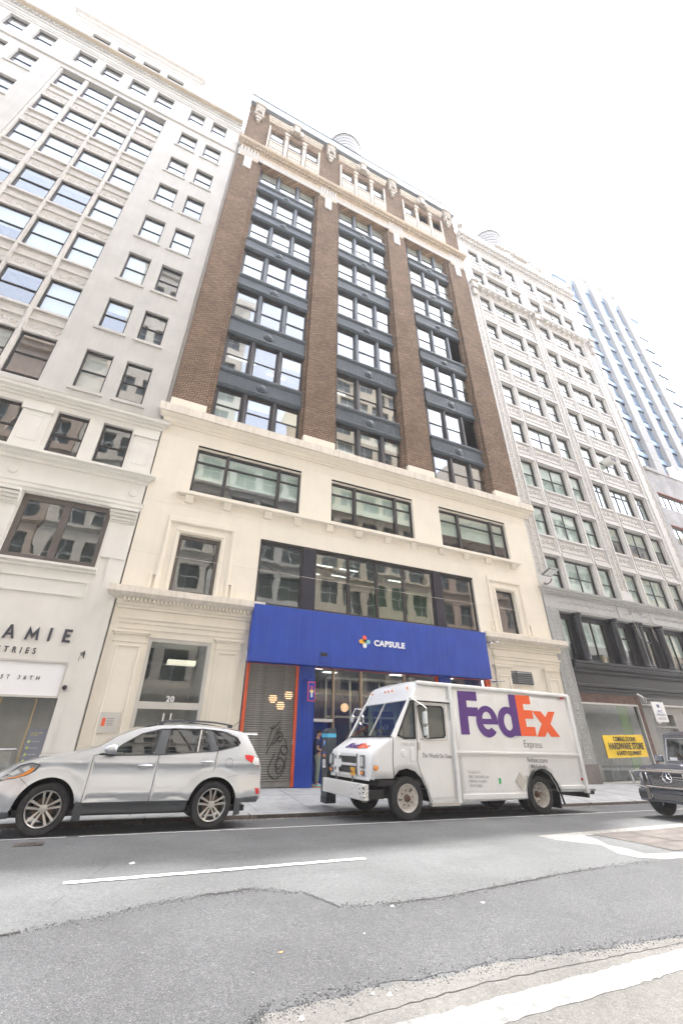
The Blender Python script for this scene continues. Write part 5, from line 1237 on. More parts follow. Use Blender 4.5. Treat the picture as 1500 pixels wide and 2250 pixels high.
for s, (a, b) in enumerate(strips):
    zt = 49.1 if s in (0, 4) else 49.3
    for f_ in range(17):
        z1 = topz-f_*fh; z0 = z1-fh
        if TZ(z0) < 8: break
        MB().box(TX(a), TX(b), yt-.12, yt, TZ(z1-.02), TZ(z1)+.62).build('blue_spandrel', M['bluealu'], GT)
        w_ = TX(b)-TX(a)
        def mk(w_=w_):
            q = MB(); h = fh*k6-.62
            q.box(0, w_, -.07, 0, -.09, .0); q.box(0, .05, -.06, 0, 0, h-.1); q.box(w_*.5, w_*.5+.06, -.06, 0, 0, h-.1); q.box(w_*.8, w_*.8+.05, -.06, 0, 0, h-.1); q.box(.05, w_, -.055, 0, h*.22, h*.22+.05); q.box(0, w_, -.1, .02, h-.1, h+.02)
            return q.mesh('window', [M['bluealu']])
        o = link('window', cached(('tw', round(w_, 2)), mk), GT, (TX(a), yt, TZ(z0)+.62))
        def mp(w_=w_):
            q = MB(); h = fh*k6-.62; q.q((0, 0, 0), (w_, 0, 0), (w_, 0, h), (0, 0, h)); return q.mesh('pane', [M['glasstower']])
        link('pane', cached(('tp', round(w_, 2)), mp), o, (0, .0, 0), (R(rt_.uniform(-.3, .3)), 0, R(rt_.uniform(-.3, .3))))
        MB().box(TX(a), TX(b), yt-.1, yt+.02, TZ(z1)-.14, TZ(z1)-.03).build('shadow_line', M['frame'], GT)
    MB().box(TX(a)+.02, TX(b)-.02, yt-.02, yt+.1, TZ(45.4), TZ(48.4)).build('dark_louver', mat('slate_blue_louver', (.10, .16, .25), .5, bmp=0), GT)
    MB().box(TX(a), TX(b), yt-.12, yt, TZ(48.4), TZ(zt)).build('blue_spandrel', M['bluealu'], GT)
m2 = MB(); m2.q((TX(33.6), yt+.3, 0), (TX(49.1), yt+.3, 0), (TX(49.1), yt+.3, TZ(48.9)), (TX(33.6), yt+.3, TZ(48.9))); m2.build('blinds_behind', M['blind'], GT)
m2 = MB(); m2.box(TX(33.6), TX(49.1), yt+.8, yt+16, 0, TZ(48.6)); m2.build('body', M['tower'], GT)
tank('small silver water tank peeping out beside the top of the blue glass tower', 72.0, 15, 2.0, 60, 67.5, 55)
FT = thing('cream_tower', 'plain cream brick tower far down the street at the right edge', 'building')
kf = 2.2; m2 = MB(); X0 = 60.6*kf; y0 = 16*(kf-1); zt = (54.15-1.22)*kf+1.22
M['creamfar'] = mat('pale_cream_brick', (.50, .46, .40), .85, var=.03, bmp=0)
m2.q((X0, y0, 0), (X0, y0+60, 0), (X0, y0+60, zt), (X0, y0, zt)); m2.q((X0+60, y0, 0), (X0+60, y0+60, 0), (X0+60, y0+60, zt), (X0+60, y0, zt)); m2.q((X0, y0, zt), (X0, y0+60, zt), (X0+60, y0+60, zt), (X0+60, y0, zt)); m2.build('wall', M['creamfar'], FT)
fw_ = [(X0+3+i*6, X0+6+i*6, zt-9-j*6, zt-5-j*6) for i in range(9) for j in range(16)]
m2 = MB(); wall(m2, X0, X0+60, 0, zt, fw_, y0, .5); m2.build('wall', mat('tan_far_brick', (.45, .36, .29), .85, bmp=0), FT)
for q_ in fw_[:60]: window(FT, q_[0], q_[1], q_[2], q_[3], y0+.35)
m2 = MB(); m2.q((X0+.1, y0+.6, 0), (X0+59, y0+.6, 0), (X0+59, y0+.6, zt-.5), (X0+.1, y0+.6, zt-.5)); m2.build('interior', M['interior'], FT)
# ---- the row opposite, behind the camera: seen in every window reflection
oc = random.Random(77)
specs = [(-36, -22, 44, (.70, .62, .50), 'tan'), (-22, -9, 35, (.60, .47, .38), 'rosy'), (-9, 4, 52, (.78, .72, .62), 'cream'), (4, 13, 30, (.70, .68, .64), 'grey'), (13, 27, 47, (.78, .68, .52), 'buff'), (27, 40, 26, (.62, .46, .36), 'brick'), (40, 62, 42, (.74, .71, .66), 'pale'), (62, 90, 33, (.5, .4, .3), 'brown')]
for k, (a, b, h, c, nm) in enumerate(specs):
    O = thing('opposite_building', '%s coloured building across the street, seen only as a reflection in the windows' % nm, 'building', group='buildings across the street')
    yo = -19.6; mo = mat(nm+'_opposite_wall', c, .85, var=.08, streak=.2); ops = []
    n = int((b-a-1)/2.4); p = (b-a-.8)/n
    for i in range(n):
        z = 5.2
        while z+2.4 < h-2: ops.append((a+.4+i*p+.35, a+.4+(i+1)*p-.35, z, z+2.3)); z += 3.7
    m2 = MB(); y = yo
    wall(m2, a+.05, b-.05, -1, h, ops, y, -.3)
    for x in (a+.05, b-.05): m2.q((x, y, -1), (x, y-14, -1), (x, y-14, h), (x, y, h))
    m2.q((a, y, h), (b, y, h), (b, y-14, h), (a, y-14, h)); m2.build('wall', mo, O)
    m2 = MB(); m2.box(a, b, y, y+.6, h-1.0, h+.1); m2.box(a, b, y, y+.35, h-1.6, h-1.0); m2.box(a, b, y, y+.3, 4.2, 4.7)
    for zz in range(8, int(h)-3, 7): m2.box(a+.1, b-.1, y, y+.15, zz+1.0, zz+1.25)
    m2.build('cornice', mo, O)
    m2 = MB(); m2.q((a, y-.28, 0), (b, y-.28, 0), (b, y-.28, h-1), (a, y-.28, h-1)); m2.build('window_glass', flat('dark_opposite_glass', (.10, .12, .13), .08), O)
    m2 = MB()
    for q_ in ops: m2.box(q_[0], q_[1], y-.26, y-.2, (q_[2]+q_[3])/2-.04, (q_[2]+q_[3])/2+.04); m2.box((q_[0]+q_[1])/2-.03, (q_[0]+q_[1])/2+.03, y-.26, y-.2, q_[2], q_[3])
    m2.build('window_bars', M['white'], O, kind='stuff')
# ------------------------------------------------------------------ wheels
M['tyre'] = mat('tyre_rubber', (.028, .028, .03), .75, var=.2, vs=8, bmp=.2, bs=60)
M['rimwhite'] = mat('dirty_white_rim', (.55, .52, .48), .5, var=.15, vs=10, bmp=0)
M['rimsilver'] = mat('silver_alloy', (.52, .50, .47), .35, metal=.75, var=.08, bmp=0)
M['rust2'] = mat('rusty_metal', (.12, .07, .05), .8, var=.3, bmp=.2)
def tyre_mesh(r, w, rr_, nm):
    m2 = MB(); s = w/2
    m2.lathe([(rr_, -s*.75), (rr_+.02, -s*.92), (r*.86, -s), (r*.955, -s*.94), (r*.99, -s*.78), (r, -s*.55), (r, s*.55), (r*.99, s*.78), (r*.955, s*.94), (r*.86, s), (rr_+.02, s*.92), (rr_, s*.75)], (0, 0, 0), 'y', 56)
    m2.lathe([(r+.0015, -s*.30), (r+.0015, -s*.26)], (0, 0, 0), 'y', 56)
    return m2.mesh(nm, [M['tyre']], 35)
def truck_wheel(parent, x, y, z, side=-1, rear=False):
    """side -1 faces the street"""
    T = link('wheel', cached('trtyre', lambda: tyre_mesh(.44, .24, .285, 'wheel')), parent, (x, y, z))
    d = -1 if side < 0 else 1
    m2 = MB(); dish = .03 if not rear else .16
    m2.lathe([(.29, d*.115), (.28, d*.12), (.265, d*.10), (.25, d*(.10-dish*.6)), (.20, d*(.09-dish)), (.10, d*(.09-dish+.01)), (.001, d*(.09-dish+.01))], (0, 0, 0), 'y', 40)
    link('rim', m2.mesh('rim', [M['rimwhite']], 40), T)
    m2 = MB(); y0 = .09-dish
    for k in range(8):
        a = k*math.pi/4+.2; m2.tube((.155*math.cos(a), d*y0, .155*math.sin(a)), (.155*math.cos(a), d*(y0+.035), .155*math.sin(a)), .017, .013, 6)
    link('lug_nut', m2.mesh('lug_nut', [M['rust2']]), T, kind='stuff')
    m2 = MB(); m2.lathe([(.085, d*y0), (.075, d*(y0+.05)), (.06, d*(y0+.06)), (.05, d*(y0+.10)), (.001, d*(y0+.11))], (0, 0, 0), 'y', 20); link('hub', m2.mesh('hub', [M['rust2']], 40), T)
    m2 = MB()
    for a in ((.9, 3.3) if not rear else (0, 1.57, 3.14, 4.71)):
        m2.lathe([(.032, 0), (.001, -.001 if d < 0 else .001)], (.215*math.cos(a), d*(y0+.012), .215*math.sin(a)), 'y', 10)
    link('hand_hole', m2.mesh('hand_hole', [M['black']]), T, kind='stuff')
    return T
# ------------------------------------------------------------------ the parcel truck
M['twhite'] = mat('worn_white_truck_paint', (.77, .775, .775), .38, var=.03, vs=1.6, bmp=.03, bs=5, streak=.10, dirt=(.52, .49, .44), coat=.3)
M['chip'] = None
m, nt, b = newmat('chipped_white_bumper'); v = coords(nt, (1, 1, 2.2))
gx = nt.nodes.new('ShaderNodeSeparateXYZ'); nt.links.new(coords(nt), gx.inputs[0])
mr = nt.nodes.new('ShaderNodeMapRange'); mr.inputs['From Min'].default_value = -4.6; mr.inputs['From Max'].default_value = -5.8; mr.inputs['To Min'].default_value = 0.0; mr.inputs['To Max'].default_value = .17
nt.links.new(gx.outputs[1], mr.inputs[0]); nz = nt.nodes.new('ShaderNodeMath'); nz.operation = 'ADD'; nt.links.new(mr.outputs[0], nz.inputs[0]); nt.links.new(noise(nt, v, 13, 6, .7), nz.inputs[1])
cc = ramp(nt, nz.outputs[0], [(.70, (.74, .74, .72)), (.715, (.07, .06, .05))]); nt.links.new(cc, b.inputs['Base Color']); b.inputs['Roughness'].default_value = .5; bump(nt, b, noise(nt, v, 8, 3), .3, .01); M['chip'] = m
ROADT = R(1.146)
TR = thing('parcel_truck', 'white step van parcel truck with purple and orange FedEx lettering parked at the kerb', 'truck', (0, 0, -.27), (0, ROADT, 0))
YN, YF = -5.80, -3.28
def tyf(x, z, off=0): return YN + max(0, 6.1-x)*.12 + max(0, z-2.9)*.25
archf = [(7.08, .33), (7.0, .6), (6.86, .84), (6.68, .99), (6.44, 1.05), (6.2, 1.0), (6.05, .84)]
cab = [(5.50, .83), (5.50, 1.27), (5.56, 1.40), (6.06, 1.70), (6.62, 2.61), (6.86, 3.02), (7.9, 3.03), (7.9, .33)]+archf
dwin = [(6.87, 2.47), (7.62, 2.48), (7.67, 2.43), (7.67, 1.80), (7.62, 1.75), (7.06, 1.71), (7.0, 1.76), (6.84, 2.42)]
qwin = [(6.64, 2.57), (6.74, 2.57), (6.73, 1.71), (6.40, 1.70), (6.22, 1.76)]
rarch = [(11.42, .50), (11.36, .68), (11.2, .90), (11.0, 1.0), (10.8, 1.03), (10.58, .98), (10.40, .82), (10.28, .56), (10.26, .36)]
cargo = [(7.99, .33), (7.99, 3.03), (12.58, 3.03), (12.58, .50)]+rarch
for sgn in (0, 1):
    fy = (lambda x, z: tyf(x, z)) if not sgn else (lambda x, z: (YN+YF)-tyf(x, z))
    o = skinobj('cab_side', cab, fy, M['twhite'], TR, .14, [dwin, qwin], thick=.03)
    o = skinobj('cargo_side', cargo, fy, M['twhite'], TR, .2, thick=.03)
    for g in (dwin, qwin): skinobj('side_window', g, lambda x, z: fy(x, z)+(.015 if not sgn else -.015), M['glassstore'], TR, .3)
def bar(pts, r, nm, m_, parent=TR): b_ = MB(); b_.path(pts, r, 8); return b_.build(nm, m_, parent, smooth=50)
# mouldings, door lines
y = YN
def frame_line(poly, w, nm, m_, yy):
    b_ = MB()
    for k in range(len(poly)):
        a = Vector(poly[k-1]); c = Vector(poly[k]); d = (c-a); n = Vector((-d.y, d.x)).normalized()*w/2; e = d.normalized()*w*.35
        p = [a-e-n, c+e-n, c+e+n, a-e+n]; b_.profy([(q_[0], q_[1]) for q_ in p], yy-.012, yy+.005)
    return b_.build(nm, m_, TR)
frame_line(dwin, .035, 'window_rubber', M['black'], y); frame_line(qwin, .045, 'window_rubber', M['black'], y)
frame_line([(6.80, 2.53), (7.72, 2.54), (7.73, 1.69), (6.96, 1.66)], .018, 'window_frame', M['alu'], y-.004)
b_ = MB()
for p in [[(6.80, 2.6), (6.78, 1.4), (6.76, 1.2), (6.82, 1.0), (7.12, .36)], [(7.9, 2.6), (7.93, .33)], [(6.80, 2.6), (7.9, 2.6)], [(6.08, 1.7), (6.05, 1.2), (6.08, .86)]]:
    for a, c in zip(p, p[1:]): b_.tube((a[0], y-.0, a[1]), (c[0], y-.0, c[1]), .008, n=4)
b_.build('door_gap', M['black'], TR)
MB().box(6.75, 7.92, y-.035, y, 2.60, 2.635).box(6.75, 7.92, y-.02, y, 2.635, 2.66).build('door_track', M['twhite'], TR)
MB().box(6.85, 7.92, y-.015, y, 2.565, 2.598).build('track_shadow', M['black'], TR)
MB().box(7.9, 7.99, y-.05, y+.05, .30, 3.04).build('corner_post', M['twhite'], TR, bevel=.015)
MB().box(12.52, 12.64, y-.04, y+.1, .46, 3.06).build('corner_post', M['twhite'], TR, bevel=.02)
MB().box(6.86, 12.62, y-.035, y+.08, 3.0, 3.1).build('roof_rail', M['twhite'], TR, bevel=.03)
MB().box(7.99, 12.52, y-.035, y, 1.39, 1.45).box(7.99, 12.52, y-.022, y, 1.355, 1.378).build('rub_rail', M['twhite'], TR, bevel=.01)
MB().box(8.05, 10.2, y-.03, y, .38, .50).build('skirt_rail', M['twhite'], TR, bevel=.012); MB().box(11.48, 12.46, y-.05, y, .56, .66).build('skirt_rail', M['twhite'], TR, bevel=.012)
MB().box(7.08, 7.92, y-.06, y+.1, .27, .34).build('step', M['alu'], TR)
MB().path([(x, y-.03, z) for x, z in [(10.24, .36), (10.27, .56), (10.40, .84), (10.58, 1.0), (10.8, 1.06), (11.0, 1.03), (11.2, .93), (11.37, .70), (11.46, .44), (11.52, .22)]], .03, 6).build('rear_arch_rubber', M['black'], TR)
# roof, rear, front surfaces
b_ = MB(); n = 10
P = [(y_, 3.06+.06*(1-(2*(y_-YN)/(YF-YN)-1)**4)) for y_ in [YN+(YF-YN)*k/n for k in range(n+1)]]
b_.prof(P+[(YF, 3.0), (YN, 3.0)], 6.9, 12.6); b_.build('roof', M['twhite'], TR, smooth=40)
b_ = MB(); b_.q((12.6, YN, .5), (12.6, YF, .5), (12.6, YF, 3.05), (12.6, YN, 3.05)); b_.build('rear_panel', M['twhite'], TR)
def front_strip(prof, nm, m_, yn=YN+.06, yf_=YF-.06, round_=.09):
    ts = [0, .012, .03, .06, .15, .35, .5, .65, .85, .94, .97, .988, 1]; b_ = MB(); nn = len(prof)
    for t in ts:
        e = min(t, 1-t); sh = round_*max(0, 1-e/.06)**2
        for x, z in prof: b_.v.append((x+sh, yn+(yf_-yn)*t, z-sh*.35))
    for i in range(len(ts)-1):
        for k in range(nn-1): b_.f.append((i*nn+k, i*nn+k+1, (i+1)*nn+k+1, (i+1)*nn+k)); b_.m.append(0)
    return b_.build(nm, m_, TR, smooth=45)
front_strip([(5.48, .83), (5.455, .95), (5.45, 1.22), (5.475, 1.33), (5.56, 1.42), (5.75, 1.53), (6.08, 1.71)], 'hood', M['twhite'])
front_strip([(6.62, 2.62), (6.76, 2.88), (6.84, 3.03), (6.92, 3.085)], 'roof_cap', M['twhite'], YN+.02, YF-.02, .05)
b_ = MB(); b_.box(5.44, 5.5, YN+.14, YF-.14, .78, .84); b_.build('nose_lip', M['twhite'], TR, bevel=.02)
# windscreen in two halves
yc = (YN+YF)/2
for a, c in ((YN+.06, yc-.02), (yc+.02, YF-.06)):
    b_ = MB(); b_.q((6.09, a, 1.74), (6.09, c, 1.74), (6.62, c, 2.60), (6.62, a, 2.60)); b_.build('windscreen', glass('windscreen_glass', tint=(.55, .68, .64), refl=1.3, base=.04, wave=.1), TR)
def bar2(p, q_, r, nm, m_): return MB().tube(p, q_, r, n=8).build(nm, m_, TR)
bar2((6.08, yc, 1.73), (6.62, yc, 2.61), .022, 'windscreen_divider', M['alu']); bar2((6.07, YN+.04, 1.72), (6.62, YN+.04, 2.62), .035, 'pillar', M['twhite']); bar2((6.07, YF-.04, 1.72), (6.62, YF-.04, 2.62), .035, 'pillar', M['twhite']); bar2((6.62, YN+.04, 2.61), (6.62, YF-.04, 2.61), .025, 'header_rubber', M['twhite']); bar2((6.075, YN+.1, 1.735), (6.075, YF-.1, 1.735), .018, 'sill_rubber', M['black'])
for yy in (yc-.75, yc+.45): MB().path([(6.04, yy, 1.74), (6.16, yy+.25, 1.88), (6.13, yy-.32, 1.84)], .011, 5).build('wiper', M['black'], TR)
# interior
b_ = MB(); b_.q((7.88, YN+.05, .5), (7.88, YF-.05, .5), (7.88, YF-.05, 3), (7.88, YN+.05, 3)); b_.q((6.1, YN+.05, .62), (7.88, YN+.05, .62), (7.88, YF-.05, .62), (6.1, YF-.05, .62)); b_.build('cab_interior', mat('grey_cab_lining', (.22, .23, .24), .8, bmp=0), TR)
MB().box(6.15, 6.5, YN+.15, YF-.15, 1.2, 1.68).build('dashboard', M['greyframe'], TR, bevel=.05)
S_ = MB(); S_.box(7.0, 7.45, YN+.35, YN+.85, 1.1, 1.25); S_.box(7.4, 7.5, YN+.35, YN+.85, 1.25, 2.0); S_.build('seat', M['greyframe'], TR, bevel=.04)
b_ = MB(); c_ = Vector((6.62, YN+.6, 1.78))
b_.path([tuple(c_+Vector((.08*math.sin(t*.393)*1.0, .22*math.cos(t*.393), .20*math.sin(t*.393)))) for t in range(17)], .014, 6); b_.tube(tuple(c_), (6.4, YN+.6, 1.5), .02); b_.build('steering_wheel', M['black'], TR)
# grille, lamps, bumper
def ybox(x0, x1, ya, yb, z0, z1, nm, m_, bv=0): return MB().box(x0, x1, ya, yb, z0, z1).build(nm, m_, TR, bevel=bv)
ybox(5.425, 5.46, -5.06, -3.88, .87, 1.33, 'grille_recess', M['greyframe']); ybox(5.405, 5.43, -5.06, -3.88, 1.27, 1.33, 'grille_bar', M['twhite'], .008); ybox(5.405, 5.43, -5.06, -3.88, 1.06, 1.12, 'grille_bar', M['twhite'], .008); ybox(5.405, 5.43, -5.06, -3.88, .84, .90, 'grille_bar', M['twhite'], .008)
b_ = MB()
for k in range(22): b_.box(5.418, 5.426, -5.04, -3.90, .905+k*.0165, .912+k*.0165)
b_.build('grille_mesh', M['black'], TR, kind='stuff')
b_ = MB(); b_.profz([(0, 0)], 0, 1) if False else None
dy, dz = -4.02, 1.10
b_ = MB(); b_.v = [(5.385, dy, dz-.29), (5.385, dy-.26, dz), (5.385, dy, dz+.29), (5.385, dy+.26, dz), (5.40, dy, dz-.29), (5.40, dy-.26, dz), (5.40, dy, dz+.29), (5.40, dy+.26, dz)]
b_.f = [(0, 1, 2, 3), (4, 7, 6, 5), (0, 4, 5, 1), (1, 5, 6, 2), (2, 6, 7, 3), (3, 7, 4, 0)]; b_.m = [0]*6; b_.build('placard_holder', M['white'], TR)
for s1, s2 in ((1, 1), (1, -1), (-1, 1), (-1, -1)): MB().box(5.37, 5.386, dy+s1*.13-.025, dy+s1*.13+.025, dz+s2*.13-.04, dz+s2*.13+.04).build('placard_clip', M['lettergrey'], TR)
M['lens'] = flat('clear_lamp_lens', (.62, .64, .64), .12, spec=.8, coat=1); M['amber'] = flat('amber_lens', (.85, .28, .02), .25, coat=1); M['redlens'] = flat('red_lens', (.55, .015, .02), .2, coat=1)
for ya in (-5.50, -3.62):
    ybox(5.405, 5.45, ya, ya+.21, 1.03, 1.31, 'headlight_rim', M['greyframe'], .015); ybox(5.385, 5.41, ya+.03, ya+.18, 1.07, 1.27, 'headlight', M['lens'], .02)
    ybox(5.41, 5.45, ya+.03, ya+.19, .88, .98, 'indicator_rim', M['lettergrey'], .01); ybox(5.395, 5.415, ya+.05, ya+.17, .895, .965, 'indicator', M['amber'], .008)
ybox(5.38, 5.40, -5.05, -4.82, .86, 1.03, 'number_plate', flat('orange_plate', (.80, .40, .04), .5), .006)
text('7PX 21', .085, (5.378, -4.83, .91), M['lettergrey'], TR, rot=(R(90), 0, R(-90)), ext=.001, sx=.6)
BP = ybox(5.26, 5.40, YN+.03, YF-.03, .40, .72, 'bumper', M['chip'], .02)
ybox(5.40, 5.9, YN+.2, YF-.2, .42, .6, 'chassis', M['black']); MB().box(5.6, 12.4, -5.1, -4.0, .45, .68).box(5.7, 12.4, YN+.08, YF-.08, .68, .8).build('chassis', M['black'], TR)
for yy in (-4.9, -3.9): MB().tube((5.39, yy, .72), (5.41, yy, .88), .018).build('bumper_stay', M['greyframe'], TR)
# rivets along the panel edges
b_ = MB()
for k in range(58):
    x = 8.06+k*.078
    for z in (2.96, 1.49, 1.33, .55): b_.box(x-.008, x+.008, YN-.005, YN-.001, z-.008, z+.008)
for k in range(33):
    for x in (8.03, 12.49): b_.box(x-.008, x+.008, YN-.005, YN-.001, .6+k*.072, .616+k*.072)
b_.build('rivet', mat('dull_rivet', (.5, .5, .48), .6, bmp=0), TR, kind='stuff')
# wheels
truck_wheel(TR, 6.45, -5.66, .44); truck_wheel(TR, 6.45, -3.55, .40, 1); truck_wheel(TR, 10.81, -5.62, .44, rear=True); truck_wheel(TR, 10.81, -5.34, .44, rear=True); truck_wheel(TR, 10.81, -3.85, .40, 1); truck_wheel(TR, 10.81, -3.58, .40, 1)
MB().tube((6.45, -5.5, .42), (6.45, -3.7, .40), .07).tube((10.81, -5.4, .42), (10.81, -3.8, .40), .11).lathe([(.001, -.2), (.2, -.1), (.2, .1), (.001, .2)], (10.81, -4.6, .44), 'y', 14).build('axle', M['black'], TR)
b_ = MB(); b_.box(11.42, 11.46, YN+.02, YN+.5, .12, .6); b_.build('mud_flap', M['black'], TR)
# front wheel well
pts = [(7.1, .35), (7.02, .62), (6.88, .86), (6.68, 1.02), (6.44, 1.08), (6.2, 1.03), (6.02, .86), (5.8, .85)]
b_ = MB()
for a, c in zip(pts, pts[1:]): b_.q((a[0], YN+.04, a[1]), (c[0], YN+.04, c[1]), (c[0], YF-.04, c[1]), (a[0], YF-.04, a[1]))
b_.build('wheel_well', M['black'], TR)
b_ = MB()
pts = [(11.46, .46), (11.38, .70), (11.2, .93), (10.8, 1.06), (10.56, 1.0), (10.36, .82), (10.25, .5)]
for a, c in zip(pts, pts[1:]): b_.q((a[0], YN+.04, a[1]), (c[0], YN+.04, c[1]), (c[0], YF-.04, c[1]), (a[0], YF-.04, a[1]))
b_.q((7.98, YN+.05, .36), (12.55, YN+.05, .36), (12.55, YF-.05, .36), (7.98, YF-.05, .36)) if False else None
b_.build('wheel_well', M['black'], TR)
# rear bumper, mirrors, marker lamps
MB().box(12.62, 12.98, YN+.1, YF-.1, .42, .52).box(12.60, 12.7, YN+.06, YF-.06, .34, .46).build('rear_bumper', M['frame'], TR, bevel=.015); MB().box(12.7, 13.0, YN+.06, YN+.32, .5, .56).build('rear_step', M['alu'], TR)
for t in (.10, .42, .5, .58, .90):
    yy = YN+(YF-YN)*t; MB().lathe([(.035, 0), (.03, -.02), (.001, -.028)], (6.74, yy, 2.92), 'x', 12).build('marker_lamp', M['amber'], TR)
MB().lathe([(.055, 0), (.05, -.03), (.001, -.04)], (5.60, YN+.05, 1.05), 'y', 16).build('side_marker', M['amber'], TR); MB().lathe([(.07, 0), (.07, -.012)], (5.60, YN+.05, 1.05), 'y', 16).build('marker_rim', M['black'], TR)
MB().box(12.2, 12.35, YN-.012, YN, 2.99, 3.05).build('red_marker', M['redlens'], TR) if False else MB().box(12.2, 12.35, YN-.05, YN-.03, 2.93, 2.98).build('red_marker', M['redlens'], TR)
MB().lathe([(.035, 0), (.03, -.02), (.001, -.025)], (12.44, YN, .8), 'y', 14).build('red_marker', M['redlens'], TR)
bar([(6.62, YN, 2.62), (6.62, YN-.04, 2.66), (6.92, YN-.30, 2.40), (6.93, YN-.30, 1.72), (6.85, YN-.05, 1.68)], .013, 'mirror_arm', M['chrome'])
for z0, z1 in ((2.02, 2.32), (1.76, 1.96)): MB().box(6.83, 6.9, YN-.38, YN-.22, z0, z1).build('mirror', M['lens'], TR, bevel=.03)
bar([(6.6, YF, 2.5), (6.4, YF+.25, 2.52), (6.3, YF+.3, 2.3)], .013, 'mirror_arm', M['chrome']); MB().lathe([(.12, 0), (.11, .04), (.001, .06)], (6.3, YF+.3, 2.25), 'x', 16).build('mirror', M['lens'], TR)
bar([(6.3, YF-.5, 2.1), (6.2, YF-.5, 2.3)], .01, 'mirror_arm', M['chrome']); b_ = MB(); b_.path([(6.02, -4.2+.12*math.cos(t*.524), 2.15+.13*math.sin(t*.524)) for t in range(13)], .014, 6); b_.build('round_mirror_rim', M['chrome'], TR)
MB().box(6.05, 6.1, YN+.25, YN+.4, 1.84, 1.95).build('sticker', flat('green_sticker', (.1, .5, .3), .5), TR) if False else None
MB().lathe([(.09, 0), (.085, -.025), (.001, -.03)], (6.39, YN, 1.37), 'y', 20).build('filler_cap', M['white'], TR); MB().box(6.57, 6.69, YN-.02, YN, 1.2, 1.50).build('side_box', M['white'], TR, bevel=.01)
MB().box(6.80, 6.85, YN-.03, YN, 1.45, 1.62).build('door_handle', M['alu'], TR)
# lettering: the logo letters as they stand, each its own piece
def L_(polys, m_, nm='letter', off=.004): return shape2d([[(x, z+.27+.02*x) for x, z in p] for p in polys], m_, nm, TR, (0, YN-off-.002, 0), ext=.002)
L_([[(8.21, 1.40), (8.21, 2.49), (8.88, 2.49), (8.88, 2.25), (8.50, 2.25), (8.50, 2.08), (8.88, 2.08), (8.88, 1.85), (8.50, 1.85), (8.50, 1.40)]], M['purple'])
ox, oz = 9.165, 1.735
e_out = arc(ox, oz, .385, .40, -8, 322, 40); e_in = arc(ox, oz, .20, .20, 318, 188, 16)
L_([[(9.55, 1.66)]+arc(ox, oz, .385, .40, 0, 318, 44)+[(9.32, 1.56)]+arc(ox, oz, .175, .2, 312, 200, 12)+[(8.985, 1.66)], arc(ox, 1.80, .165, .18, 0, 180, 14)], M['purple'], off=.0055)
L_([arc(9.93, 1.735, .375, .40, 0, 360, 40)[:-1], arc(9.945, 1.735, .165, .22, 0, 360, 30)[:-1]], M['purple'], off=.007)
L_([[(10.08, 1.38), (10.08, 2.47), (10.345, 2.47), (10.345, 1.38)]], M['purple'], off=.0095)
L_([[(10.345, 1.38), (10.345, 2.47), (10.93, 2.47), (10.93, 2.23), (10.62, 2.23), (10.62, 2.065), (10.95, 2.065), (10.95, 1.835), (10.62, 1.835), (10.62, 1.62), (10.95, 1.62), (10.95, 1.38)]], M['redorange'])
L_([[(10.95, 2.05), (11.29, 2.05), (11.45, 1.89), (11.6, 2.05), (11.88, 2.05), (11.61, 1.71), (11.91, 1.37), (11.54, 1.37), (11.42, 1.51), (11.29, 1.37), (10.97, 1.37), (11.25, 1.71)]], M['redorange'])
def T_(s, size, x, z, m_=None, **k): return text(s, size, (x, YN-.006, z+.27+.02*x), m_ or M['lettergrey'], TR, ext=.001, rot=(R(90), R(1.146), 0), **k)
T_('Express', .27, 10.38, 1.10, sx=.86, bold=-.004); T_('fedex.com', .185, 10.42, .735, sx=1.0, bold=-.001); T_('1.800.GoFedEx', .12, 10.43, .60, sx=.95)
M['fadegrey'] = flat('faded_lettering', (.45, .44, .43), .5)
for k, s in enumerate(['P.O. BOX 727', '2005 CORPORATE AVE.', 'MEMPHIS, TN 38194', 'US DOT 86876']): T_(s, .092, 8.30, .51-k*.10, M['fadegrey'], sx=.72)
T_('The World On Time', .145, 6.91, .88, sx=.74, bold=-.001, shear=.2) if False else T_('The World On Time', .145, 6.91, .88, sx=.74, bold=-.001)
T_('239805 MTP', .10, 6.29, 1.14, M['fadegrey'], sx=.8)
MB().box(9.26, 9.40, YN-.004, YN, .69, .86).build('label_backing', M['white'], TR); MB().box(9.29, 9.37, YN-.006, YN-.004, .71, .84).build('green_label', flat('green_label', (.02, .4, .12), .5), TR)
b_ = MB(); cx, cz = 10.06, .30+.27+.2
b_.profy([(cx, cz-.21), (cx+.20, cz), (cx, cz+.21), (cx-.20, cz)], YN-.02, YN-.001); b_.build('placard_holder', M['alu'], TR)
# logo on the hood
def hood_l(polys, m_, nm='letter'):
    # map 2D (u along y to the left-right, v up the hood slope)
    import itertools
    o = shape2d(polys, m_, nm, TR, (0, 0, 0), (0, 0, 0), ext=.001)
    base = Vector((5.60, -4.05, 1.452)); up = Vector((.33, 0, .18)).normalized(); rt_ = Vector((0, -1, 0)); nrm = up.cross(rt_).normalized()
    if nrm.z < 0: nrm = -nrm
    for v_ in o.data.vertices: p = base+rt_*v_.co.x*.40+up*v_.co.y*.22+nrm*(.012+v_.co.z); v_.co = p
    return o
hood_l([[(0, 0), (0, 1), (.6, 1), (.6, .78), (.26, .78), (.26, .62), (.6, .62), (.6, .4), (.26, .4), (.26, 0)]], M['purple'])
hood_l([arc(.82, .33, .33, .36, 0, 360, 24)[:-1], arc(.82, .33, .13, .15, 0, 360, 16)[:-1]], M['purple']); hood_l([arc(1.4, .33, .32, .36, 0, 360, 24)[:-1], arc(1.4, .33, .13, .15, 0, 360, 16)[:-1]], M['purple']); hood_l([[(1.52, 0), (1.52, 1), (1.76, 1), (1.76, 0)]], M['purple'])
